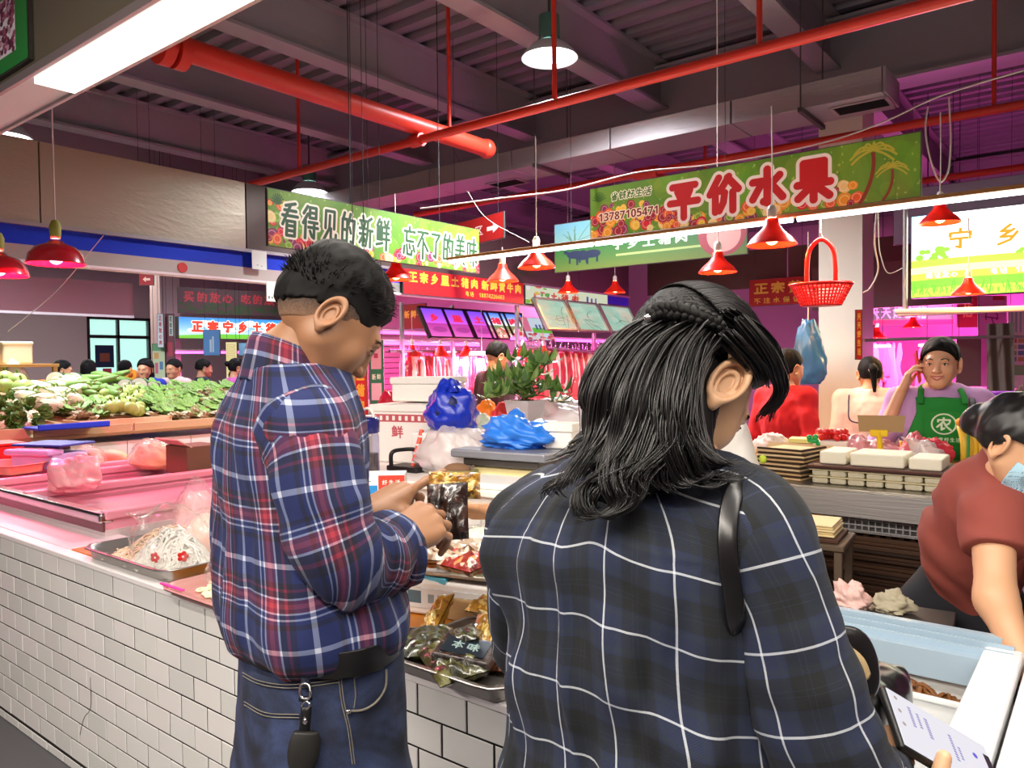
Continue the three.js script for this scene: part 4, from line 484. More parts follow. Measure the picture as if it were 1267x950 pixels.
// table behind with bread and bags
{
  const g = thing('back_table', 'low wooden table with bread bags behind the display trays', 'table', V(-4.55, 0, -3.05)); part('top', rbox(1.9, 0.04, 0.7, 0.008, 0, 0.86, 0), M.wood, g); for (const [x, z] of [[-0.88, -0.3], [0.88, -0.3], [-0.88, 0.3], [0.88, 0.3]]) part('leg', rbox(0.05, 0.84, 0.05, 0.005, x, 0.42, z), M.wood, g);
  part('apron', rbox(1.8, 0.12, 0.02, 0.004, 0, 0.78, 0.3), std(0x8a7a66), g);
  const loafMat = std(0xe2b07c, { roughness: 0.6, bumpMap: grain, bumpScale: 0.002 });
  const loaf = (px, py, d, L, n) => { const p = at(px, py, d).setY(0.882); const b = solo('bread_loaf', warp(weld(new THREE.SphereGeometry(1, 24, 14)), (v) => { v.set(v.x * L, Math.max(v.y, -0.7) * 0.05 + 0.035, v.z * 0.06); }), loafMat, n, 'bread', null, p, rr(-0.3, 0.3)); return b; };
  loaf(141, 556, 5.0, 0.15, 'golden loaf lying left on the table behind the trays'); loaf(118, 552, 5.1, 0.09, 'short pale loaf beside the scale on the back table');
  bag('bread_bag', 'clear bag of flat breads in a carton on the back table', 'bag', at(190, 560, 4.7).setY(0.882), 0.22, 0.13, 0.13, { fill: loafMat, s: 33, amp: 0.15 });
  bag('bread_bag', 'clear bag of pink buns left on the back table', 'bag', at(108, 560, 4.75).setY(0.882), 0.12, 0.1, 0.1, { fill: std(0xe8a488), s: 35 });
  const bk = thing('brown_carton', 'brown carton beside the man\'s back behind the trays', 'carton', at(240, 570, 4.55).setY(0.882)); part('shell', rbox(0.24, 0.16, 0.22, 0.006, 0, 0.08, 0), std(0x6a4a36, { roughness: 0.8 }), bk); part('flap', box(0.24, 0.006, 0.1).rotateX(-0.5).translate(0, 0.18, 0.12), std(0xcab09a, { roughness: 0.9 }), bk);
}
// ---- packaged goods right of the man
const packTex = (base, cols, n = 60, s = 1) => canvasTex(128, 128, (g) => { seed = 900 + s; g.fillStyle = base; g.fillRect(0, 0, 128, 128); for (let i = 0; i < n; i++) { g.fillStyle = pick(cols); g.beginPath(); g.ellipse(rr(0, 128), rr(0, 128), rr(4, 15), rr(3, 9), rr(0, 3), 0, 7); g.fill(); } });
const packMat = (tex) => phys(0xffffff, { map: tex, roughness: 0.28, clearcoat: 0.9, clearcoatRoughness: 0.12, bumpMap: grain, bumpScale: 0.0025 });
const PK = {
  greens: packMat(packTex('#1a1f0c', ['#2c3513', '#11150a', '#4a5220', '#262a10'], 90, 1)), gold: packMat(packTex('#a97a1e', ['#d6ae4a', '#6e4812', '#e2c878', '#8a5a18'], 60, 2)),
  jerky: packMat(packTex('#4a2214', ['#6e3a20', '#2c120a', '#8a5638', '#54301c'], 70, 3)), clear: packMat(packTex('#a8937c', ['#c8b8a4', '#7a5c42', '#e0d4c6', '#5c3a28', '#b9a184'], 60, 4)),
  chili: packMat(packTex('#8a2412', ['#b83a1c', '#5c1408', '#d8945c', '#e0c8b0'], 60, 5)), dark: packMat(packTex('#241510', ['#3a241a', '#140b08', '#4a3020'], 50, 6)), tofu: packMat(packTex('#c8b898', ['#e4dcc8', '#a89468', '#d8c8a4', '#f0ece0'], 50, 7)), olive: packMat(packTex('#3a3a16', ['#555624', '#23240c', '#6e6c30'], 80, 8)),
};
function pillow(w, d, h, s = 0) {   // a sealed pouch: puffed middle, flat crimped ends
  const n = 20, m = 14, pos = [], uv = [], idx = [];
  for (const side of [1, -1]) for (let j = 0; j <= m; j++) for (let i = 0; i <= n; i++) { const u = i / n, v = j / m, e = Math.min(1, Math.min(u, 1 - u) * 7) , f = Math.min(1, Math.min(v, 1 - v) * 4.5), k = Math.sqrt(Math.max(0, e * f)); const cr = 0.006 * noise(u * 9 + s, v * 7, side) + 0.003 * noise(u * 22 + s, v * 20, side * 3); pos.push((u - 0.5) * w * (1 - 0.03 * Math.sin(v * PI)), h / 2 + side * (k * h / 2 + 0.0012) + cr * k * 1.4, (v - 0.5) * d); uv.push(u, v); }
  const N = (n + 1) * (m + 1); for (let q = 0; q < 2; q++) for (let j = 0; j < m; j++) for (let i = 0; i < n; i++) { const a = q * N + j * (n + 1) + i; if (q) idx.push(a, a + 1, a + n + 1, a + 1, a + n + 2, a + n + 1); else idx.push(a, a + n + 1, a + 1, a + 1, a + n + 1, a + n + 2); }
  const g = new THREE.BufferGeometry(); g.setAttribute('position', new THREE.Float32BufferAttribute(pos, 3)); g.setAttribute('uv', new THREE.Float32BufferAttribute(uv, 2)); g.setIndex(idx); g.computeVertexNormals(); return g;
}
function packet(label, px, py, d, w, l, h, mat, rx, ry, rz, y, extra, group) { const p = y !== undefined ? on("y", y, px, py) : at(px, py, d), g = thing("food_packet", label, 'packet', p, 0, group); g.rotation.set(rx, ry, rz, 'YXZ'); part('pouch', pillow(w, l, h, px * 0.1), mat, g); if (extra) extra(g); return g; }
{
  const front = on('y', 0.83, 600, 868), tp = V(-1.13, 0.815, -1.325);
  tray('steel_tray', 'steel tray of shiny vacuum packets at the front of the counter', 0.31, 0.29, 0.035, tp, 0, trayMat);
  const y = 0.82;
  packet('dark green packet lying at the front of the steel tray, nearest the man', 512, 805, 1.68, 0.17, 0.12, 0.04, PK.greens, 0.2, 0.5, 0.1, y + 0.012);
  packet('dark green packet in the middle of the steel tray\'s front edge', 560, 828, 1.6, 0.17, 0.11, 0.04, PK.olive, 0.15, -0.5, -0.1, y + 0.012);
  packet('dark leafy packet leaning on the tray\'s middle', 574, 800, 1.66, 0.16, 0.1, 0.035, PK.greens, 0.3, -0.9, 0.2, y + 0.03);
  packet('brown jerky packet at the right end of the steel tray', 622, 818, 1.53, 0.13, 0.11, 0.025, PK.jerky, 0.25, 0.3, 0.1, y + 0.012);
  packet('gold crinkled packet standing against the blue basket', 545, 766, 1.76, 0.06, 0.13, 0.03, PK.gold, 0.5, 0.3, 0.5, y + 0.04);
  packet('gold packet with green print right of the dark boxed block', 604, 788, 1.63, 0.08, 0.13, 0.03, PK.gold, 0.35, 0.5, -0.35, y + 0.035);
  packet('small gold packet under the woman\'s left sleeve', 606, 756, 1.75, 0.1, 0.09, 0.025, PK.gold, 0.1, 0.2, 0, y + 0.05);
  const lbl = canvasTex(160, 100, (g, w, h) => { g.fillStyle = '#1e2a34'; g.fillRect(0, 0, w, h); write(g, '本味', 28, 22, 44, 50, 56, [[0.12, '#9ab4b0']]); });
  { const g = thing('food_block', 'dark brown vacuum block with a blue-black label on the tray', 'packet', at(576, 770, 1.68).setY(y + 0.045)); g.rotation.set(0.2, 0.35, -0.1, 'YXZ'); part('block', rbox(0.13, 0.035, 0.09, 0.008, 0, 0, 0, 2), PK.dark, g); part('label_card', new THREE.BoxGeometry(0.1, 0.002, 0.06).translate(0, 0.0185, 0), new THREE.MeshStandardMaterial({ map: lbl, roughness: 0.3 }), g); }
  packet('reddish brown packet half under the gold one', 590, 800, 1.62, 0.12, 0.1, 0.03, PK.chili, 0.2, 1.0, 0.1, y + 0.012);
  // blue basket with standing packets
  const bw = 0.36, bd = 0.22, bp = on('y', 0.815, 540, 762), bx = -1.62, bz = -1.6, bm = phys(0x57b4d0, { roughness: 0.35 });
  const b = thing('plastic_basket', 'light blue slotted plastic basket full of clear food packets', 'basket', V(bx, 0.813, bz), 0.1);
  part('base', rbox(bw - 0.04, 0.006, bd - 0.04, 0.002, 0, 0.004, 0), bm, b);
  part('rim', [rbox(bw + 0.02, 0.018, 0.014, 0.004, 0, 0.098, bd / 2), rbox(bw + 0.02, 0.018, 0.014, 0.004, 0, 0.098, -bd / 2), rbox(0.014, 0.018, bd, 0.004, bw / 2, 0.098, 0), rbox(0.014, 0.018, bd, 0.004, -bw / 2, 0.098, 0), rbox(bw, 0.012, 0.01, 0.003, 0, 0.014, bd / 2 - 0.014), rbox(bw, 0.012, 0.01, 0.003, 0, 0.014, -bd / 2 + 0.014), rbox(0.01, 0.012, bd, 0.003, bw / 2 - 0.014, 0.014, 0), rbox(0.01, 0.012, bd, 0.003, -bw / 2 + 0.014, 0.014, 0)], bm, b);
  for (const s of [1, -1]) { for (let i = 0; i <= 22; i++) part('slat', rod(V(-bw / 2 + i * bw / 22, 0.01, s * (bd / 2 - 0.014)), V(-bw / 2 + i * bw / 22, 0.095, s * bd / 2), 0.0036, 5), bm, b); for (let i = 0; i <= 12; i++) part('slat', rod(V(s * (bw / 2 - 0.014), 0.01, -bd / 2 + i * bd / 12), V(s * bw / 2, 0.095, -bd / 2 + i * bd / 12), 0.0036, 5), bm, b); }
  for (let i = 0; i < 7; i++) { const g = thing('food_packet', ['clear packet of brown bean curd leaning in the blue basket'][0], 'packet', V(bx - 0.13 + i * 0.043, 0.84, bz + 0.03 + rr(-0.01, 0.01)), 0, 'clear packets standing in the blue basket'); g.rotation.set(1.0 + rr(-0.1, 0.1), -0.9 + rr(-0.1, 0.1), 0, 'YXZ'); part('pouch', pillow(0.11, 0.14, 0.03, i), pick([PK.clear, PK.clear, PK.tofu, PK.jerky]), g); g.position.y = 0.9; }
  // packets piled behind
  for (const [px, py, d, m, n, ry] of [[520, 693, 1.95, PK.chili, 'clear packet with red chili pieces behind the blue basket', 0.4], [565, 690, 1.9, PK.clear, 'wide clear packet at the back right of the basket', 0.2], [585, 700, 1.85, PK.chili, 'glossy packet of red brown strips beside the woman\'s shoulder', -0.2], [505, 672, 2.05, PK.tofu, 'pale flat packet next to the man\'s cuff', 0.3]]) { const g = packet(n, px, py, d, 0.16, 0.13, 0.035, m, 0.15, ry, 0.05); }
  solo('packet_stand', [rbox(0.5, 0.06, 0.3, 0.006, 0, 0.03, 0)], M.card, 'low cardboard box under the packets behind the basket', 'box', null, V(-1.3, 0.813, -1.66), 0.1);
}
// shop scale with lettering at the counter's back
{
  const t = canvasTex(300, 64, (g, w, h) => { g.fillStyle = '#d8dcdc'; g.fillRect(0, 0, w, h); g.fillStyle = '#4a6a7a'; g.fillRect(20, 10, 40, 40); g.fillStyle = '#8a98a0'; for (let i = 0; i < 6; i++) g.fillRect(80 + i * 28, 18, 18, 28); });
  const g = thing('counter_scale', 'white shop scale with a steel pan behind the packets', 'scale', at(590, 668, 2.2).setY(0.812), 0.25); part('body', rbox(0.36, 0.1, 0.3, 0.012, 0, 0.05, 0), M.white, g); part('front_plate', new THREE.BoxGeometry(0.32, 0.055, 0.004).translate(0, 0.05, 0.151), new THREE.MeshStandardMaterial({ map: t, roughness: 0.4 }), g); part('pan', rbox(0.38, 0.012, 0.3, 0.005, 0, 0.118, 0), M.steel, g);
  bag('noodle_bag', 'clear bag of pale green sheets lying on the shop scale', 'bag', at(592, 655, 2.15).setY(0.942), 0.11, 0.08, 0.09, { fill: std(0xe4e6c0), s: 44 });
}
// ---------------------------------------------------------------- people: shared body builders
// heads are built round the ear canals: x right, y up, -z the way the face looks
const HEAD = (o = {}) => {
  const w = o.w ?? 1, jaw = o.jaw ?? 1, E = [];
  const cran = ell(V(0, 0.03, 0.012), 0.075 * w, 0.092, 0.095), face = ell(V(0, -0.02, -0.036), 0.06 * w, 0.084, 0.06), chin = ell(V(0, -0.086, -0.066), 0.03 * jaw, 0.024, 0.026);
  const jl = cap(V(-0.048 * w, -0.04, -0.004), V(-0.012, -0.085, -0.062), 0.024 * jaw, 0.02), jr = cap(V(0.048 * w, -0.04, -0.004), V(0.012, -0.085, -0.062), 0.024 * jaw, 0.02), brow = cap(V(-0.03, 0.022, -0.083), V(0.03, 0.022, -0.083), 0.012);
  const nose = cap(V(0, 0.012, -0.092), V(0, -0.028, -0.106), 0.007, 0.011), wingL = ell(V(-0.012, -0.031, -0.098), 0.008, 0.007, 0.009), wingR = ell(V(0.012, -0.031, -0.098), 0.008, 0.007, 0.009), lipU = cap(V(-0.019, -0.054, -0.086), V(0.019, -0.054, -0.086), 0.008), lipD = cap(V(-0.015, -0.065, -0.086), V(0.015, -0.065, -0.086), 0.008);
  const ckL = ell(V(-0.04, -0.025, -0.06), 0.022, 0.024, 0.02), ckR = ell(V(0.04, -0.025, -0.06), 0.022, 0.024, 0.02), scL = ell(V(-0.032, 0.004, -0.1), 0.017, 0.011, 0.014), scR = ell(V(0.032, 0.004, -0.1), 0.017, 0.011, 0.014), eyL = ell(V(-0.032, 0.003, -0.08), 0.014, 0.0095, 0.0115), eyR = ell(V(0.032, 0.003, -0.08), 0.014, 0.0095, 0.0115), mouth = cap(V(-0.022, -0.0595, -0.096), V(0.022, -0.0595, -0.096), 0.0016);
  const neck = cap(V(0, -0.03, 0.03), V(0, -0.2, 0.055), 0.052 * (o.neck ?? 1), 0.06 * (o.neck ?? 1));
  return (x, y, z) => {
    let d = smin(cran(x, y, z), face(x, y, z), 0.03); d = smin(d, Math.min(jl(x, y, z), jr(x, y, z)), 0.03); d = smin(d, chin(x, y, z), 0.025);
    if (z < -0.03 && y > -0.1 && y < 0.06) { d = smin(d, brow(x, y, z), 0.02); d = smin(d, Math.min(ckL(x, y, z), ckR(x, y, z)), 0.02); d = smax(d, -Math.min(scL(x, y, z), scR(x, y, z)), 0.012); d = smin(d, Math.min(eyL(x, y, z), eyR(x, y, z)), 0.004); d = smin(d, nose(x, y, z), 0.014); d = smin(d, Math.min(wingL(x, y, z), wingR(x, y, z)), 0.006); d = smin(d, lipU(x, y, z), 0.008); d = smin(d, lipD(x, y, z), 0.006); d = smax(d, -mouth(x, y, z), 0.004); }
    return o.noNeck ? d : smin(d, neck(x, y, z), 0.03);
  };
};
function earGeo(s, k = 1) {   // a real auricle: rim, inner ridge, hollow and lobe; s = +1 right, -1 left
  const f = (x, y, z) => { const q = Math.hypot((y - 0.001) / 0.029, (z - 0.001 * 0) / 0.0175), a = Math.atan2(z, y); const rim = Math.hypot((q - 1) * 0.021, (x - 0.009) * 0.85) - (0.0042 + 0.0006 * Math.cos(a)); const q2 = Math.hypot((y + 0.002) / 0.017, (z + 0.001) / 0.0095), ridge = Math.hypot((q2 - 1) * 0.0125, x - 0.006) - 0.003; const plate = Math.max((q - 1) * 0.02, Math.abs(x - 0.0015) - 0.0028); const lobe = Math.hypot(x - 0.004, (y + 0.031) * 0.9, z + 0.006) - 0.0075; const trag = Math.hypot(x - 0.004, y + 0.006, z + 0.0145) - 0.0058, hole = Math.hypot((x - 0.0165) * 1.1, (y + 0.006) * 0.75, z + 0.003) - 0.0115; let d = smin(plate, rim, 0.004); d = smin(d, ridge, 0.003); d = smax(d, -hole, 0.003); d = smin(d, lobe, 0.006); return smin(d, trag, 0.003); };
  const g = nets(f, V(-0.008, -0.045, -0.028), V(0.02, 0.038, 0.028), 0.0012); g.scale(k, k, k); g.rotateX(-0.12); g.rotateY(-0.38); g.translate(k > 1 ? 0.086 : 0.0755, -0.004, 0.014); if (s < 0) { g.scale(-1, 1, 1); const i = g.index.array; for (let k = 0; k < i.length; k += 3) { const t = i[k]; i[k] = i[k + 1]; i[k + 1] = t; } } return g;
}
const clean = (g) => { g = g.clone(); for (const k of Object.keys(g.attributes)) if (!['position', 'normal', 'uv'].includes(k)) g.deleteAttribute(k); return g; };
const mergeI = (list) => mergeGeometries(list.map((g) => { g = clean(g); if (!g.index) g.setIndex([...Array(g.attributes.position.count).keys()]); if (!g.attributes.uv) g.setAttribute('uv', new THREE.BufferAttribute(new Float32Array(g.attributes.position.count * 2), 2)); return g; }));
// sections of a trunk or skirt: [y, cx, cz, half width, half depth]
function loft(S, cut = 0.02, pow = 2.3) {
  S = [...S].sort((a, b) => a[0] - b[0]); const n = S.length, out = [0, 0, 0, 0];
  return (x, y, z) => {
    const yy = clamp(y, S[0][0], S[n - 1][0]); let i = 0; while (i < n - 2 && yy > S[i + 1][0]) i++;
    const t = (yy - S[i][0]) / (S[i + 1][0] - S[i][0]), P = S[Math.max(0, i - 1)], A = S[i], B = S[i + 1], Q = S[Math.min(n - 1, i + 2)];
    for (let k = 1; k < 5; k++) { const p0 = P[k], p1 = A[k], p2 = B[k], p3 = Q[k]; out[k - 1] = p1 + 0.5 * t * (p2 - p0 + t * (2 * p0 - 5 * p1 + 4 * p2 - p3 + t * (3 * (p1 - p2) + p3 - p0))); }
    const r = Math.pow(Math.pow(Math.abs((x - out[0]) / out[2]), pow) + Math.pow(Math.abs((z - out[1]) / out[3]), pow), 1 / pow), d = (r - 1) * Math.min(out[2], out[3]) * 0.92;
    return smax(smax(d, S[0][0] - y, cut), y - S[n - 1][0], cut);
  };
}
// right hand: wrist at the origin, fingers along -z, palm down (-y), thumb at -x
function handGeo({ curl = [[0.3, 0.4, 0.3], [0.35, 0.45, 0.3], [0.4, 0.5, 0.3], [0.45, 0.5, 0.3]], splay = [0.1, 0.02, -0.06, -0.16], thumb = [[-0.045, -0.014, -0.055], [-0.058, -0.02, -0.085], [-0.06, -0.024, -0.108]], left = false, cell = 0.003, size = 1, wrist = 0.05 } = {}) {
  const kn = [[-0.031, 0.002, -0.086], [-0.0105, 0.005, -0.09], [0.0105, 0.003, -0.086], [0.029, -0.002, -0.077]], len = [[0.043, 0.026, 0.021], [0.047, 0.03, 0.022], [0.044, 0.028, 0.022], [0.034, 0.021, 0.019]], R = [0.0092, 0.0094, 0.009, 0.008], palm = [], fing = [];
  const wr = [[-0.018, 0, -0.005], [-0.006, 0.002, -0.005], [0.006, 0.002, -0.005], [0.018, 0, -0.005]];
  kn.forEach((k, i) => { palm.push(cap(V(...wr[i]), V(...k), 0.0155, 0.0122)); palm.push(cap(V(wr[i][0], -0.008, -0.02), V(k[0], -0.01, k[2] + 0.014), 0.014, 0.011)); let p = V(...k), pitch = 0; const chain = []; for (let j = 0; j < 3; j++) { pitch += curl[i][j]; const d = V(-Math.sin(splay[i]) * Math.cos(pitch), -Math.sin(pitch), -Math.cos(splay[i]) * Math.cos(pitch)), q = p.clone().addScaledVector(d, len[i][j]); chain.push(cap(p, q, R[i] * (1 - j * 0.07), R[i] * (0.93 - j * 0.09))); p = q; } fing.push(union(0.004, ...chain)); });
  const t = [V(-0.02, -0.006, -0.018), ...thumb.map((a) => V(...a))]; const th = union(0.006, cap(t[0], t[1], 0.016, 0.012), cap(t[1], t[2], 0.0115, 0.0098), cap(t[2], t[3], 0.0098, 0.008));
  const fore = cap(V(0, 0, 0.005), V(0, 0.002, wrist), 0.024, 0.027), forel = cap(V(-0.008, 0, 0), V(-0.008, 0, wrist), 0.02, 0.024), pf = union(0.012, ...palm, fore, forel);
  const f = (x, y, z) => { if (left) x = -x; let d = smin(pf(x, y, z), th(x, y, z), 0.012), m = 1; for (const q of fing) m = Math.min(m, q(x, y, z)); return smin(d, m, 0.007); };
  return nets(f, V(-0.115, -0.13, -0.2), V(0.115, 0.06, wrist + 0.03), cell).scale(size, size, size);
}
// stand a geometry: wrist at p, fingers along dir, back of the hand toward up
function pose(g, p, dir, up) { const z = dir.clone().normalize().negate(), x = up.clone().cross(z).normalize(), y = z.clone().cross(x); return g.applyMatrix4(new THREE.Matrix4().makeBasis(x, y, z).setPosition(p)); }
const skinMat = (c) => phys(c, { roughness: 0.48, sheen: 0.15, sheenColor: new THREE.Color(0.9, 0.5, 0.4), sheenRoughness: 0.6, bumpMap: grain, bumpScale: 0.0004 });
const mattHair = phys(0x070606, { roughness: 0.7, specularIntensity: 0.45, side: THREE.DoubleSide }), coreHair = phys(0x060505, { roughness: 0.6, specularIntensity: 0.5 });
const hairMat = phys(0x080606, { roughness: 0.4, clearcoat: 0.1, clearcoatRoughness: 0.35, side: THREE.DoubleSide });
// eyes, brows and mouth as small parts in head space
function faceParts(parent, M4, { brow = 0x1a1210, lip = 0xa8584e, smile = 0 } = {}) {
  const dark = std(brow, { roughness: 0.8 }), lm = std(lip, { roughness: 0.45 });
  for (const s of [-1, 1]) {
    part('eyebrow', tube([V(s * 0.016, 0.025, -0.0975), V(s * 0.032, 0.03, -0.093), V(s * 0.048, 0.023, -0.081)], 0.003, 8, 5).applyMatrix4(M4), dark, parent);
    part('eye', mergeI([ball(0.0105, s * 0.032, 0.003, -0.0815, 1.1, 0.55, 1)]).applyMatrix4(M4), std(0xe8e2dc, { roughness: 0.2 }), parent); part('pupil', ball(0.005, s * 0.032, 0.003, -0.0895, 1, 1, 0.6, 10).applyMatrix4(M4), M.black, parent);
    part('eyelid', tube([V(s * 0.019, 0.003, -0.088), V(s * 0.032, 0.0095, -0.0915), V(s * 0.046, 0.004, -0.084)], 0.0016, 8, 5).applyMatrix4(M4), dark, parent);
  }
  part('lips', [tube([V(-0.02 - smile, -0.0575 + smile, -0.0905), V(-0.006, -0.0535, -0.0955), V(0, -0.0555, -0.0955), V(0.006, -0.0535, -0.0955), V(0.02 + smile, -0.0575 + smile, -0.0905)], 0.0032, 12, 6), tube([V(-0.018 - smile, -0.061 + smile, -0.0905), V(0, -0.0655 - smile * 0.6, -0.0955), V(0.018 + smile, -0.061 + smile, -0.0905)], 0.0038, 10, 6)].map((g) => g.applyMatrix4(M4)), lm, parent);
}
function headMatrix(p, yaw, pitch, roll = 0, s = 1) { return new THREE.Matrix4().compose(p, new THREE.Quaternion().setFromEuler(new THREE.Euler(pitch, yaw, roll, 'YXZ')), V(s, s, s)); }
function headMesh(f, M4, cell, o) { return mergeI([nets(f, V(-0.11, -0.2, -0.13), V(0.11, 0.14, 0.13), cell), earGeo(1, o), earGeo(-1, o)]).applyMatrix4(M4); }
// ---- woven cloth
const stripes = (spec, t) => { let c = spec[0][1], k = 0; for (const [p, col] of spec) if (t >= p) c = col; return c; };
function plaid(n, warp, weft, mixFn) { const A = [...Array(n)].map((_, i) => stripes(warp, i / n)), B = [...Array(n)].map((_, i) => stripes(weft, i / n)); return dataTex(n, n, (u, v, x, y) => { const a = A[x], b = B[y], k = mixFn(a, b, x, y); return [0, 1, 2].map((c) => (a[c] * (1 - k) + b[c] * k)); }, true); }
const hx = (h) => [(h >> 16 & 255) / 255, (h >> 8 & 255) / 255, (h & 255) / 255];
const twill = (x, y) => 0.5 + (((x + y) % 4) < 2 ? 0.08 : -0.08);
const navy = hx(0x101e50), wine = hx(0x661730), whiteY = hx(0xb4bacb), inkD = hx(0x0d0f24), rose = hx(0x9a2e3c);
const manStripe = [[0, whiteY], [0.062, navy], [0.3, inkD], [0.36, navy], [0.405, whiteY], [0.428, navy], [0.475, whiteY], [0.498, wine], [0.545, rose], [0.6, wine], [0.645, whiteY], [0.668, inkD], [0.74, wine], [0.775, inkD], [0.84, navy], [0.97, navy]];
const manPlaid = plaid(512, manStripe, manStripe, (a, b, x, y) => twill(x, y));
manPlaid.repeat.set(1 / 0.112, 1 / 0.112);
const bw1 = hx(0x17203a), bw2 = hx(0x0b1014), bw3 = hx(0x1b2533), wl = hx(0xc2c7cc), gl = hx(0x273447);
const ladyStripe = [[0, wl], [0.03, bw1], [0.2, bw3], [0.26, bw1], [0.3, bw2], [0.46, gl], [0.466, bw2], [0.53, gl], [0.536, bw2], [0.7, bw1], [0.74, bw3], [0.8, bw1]];
const ladyPlaid = plaid(512, ladyStripe, ladyStripe, (a, b, x, y) => (a === wl ? 0.2 : b === wl ? 0.8 : twill(x, y)));
ladyPlaid.repeat.set(1 / 0.073, 1 / 0.073);
const weave = dataTex(64, 64, (u, v, x, y) => 0.5 + 0.25 * Math.sin((x + y) * PI / 2) + 0.2 * Math.sin((x - y) * PI / 4) + 0.1 * hash3(x, y, 1)); weave.repeat.set(60, 60);
const cloth = (map, o = {}) => phys(0xffffff, { map, roughness: 0.88, sheen: 0.12, sheenColor: new THREE.Color(0.6, 0.62, 0.7), sheenRoughness: 0.7, bumpMap: weave, bumpScale: 0.0004, side: THREE.DoubleSide, ...o });
const denimTex = dataTex(512, 512, (u, v, x, y) => { const k = 0.82 + 0.25 * (((x + y * 2) % 6) / 6 - 0.5) + 0.22 * (hash3(x, y >> 2, 9) - 0.5) + 0.14 * tnoise(u, v, 9) + 0.3 * tnoise(u, v, 5, 3) + 0.16 * tnoise(u, v, 22, 8); return [0.16 * k, 0.205 * k, 0.33 * k]; }, true); denimTex.repeat.set(4, 4);
const denim = std(0xffffff, { map: denimTex, roughness: 0.9, bumpMap: grain, bumpScale: 0.0006 });
const stitchMat = std(0x6c685f, { roughness: 0.8 });
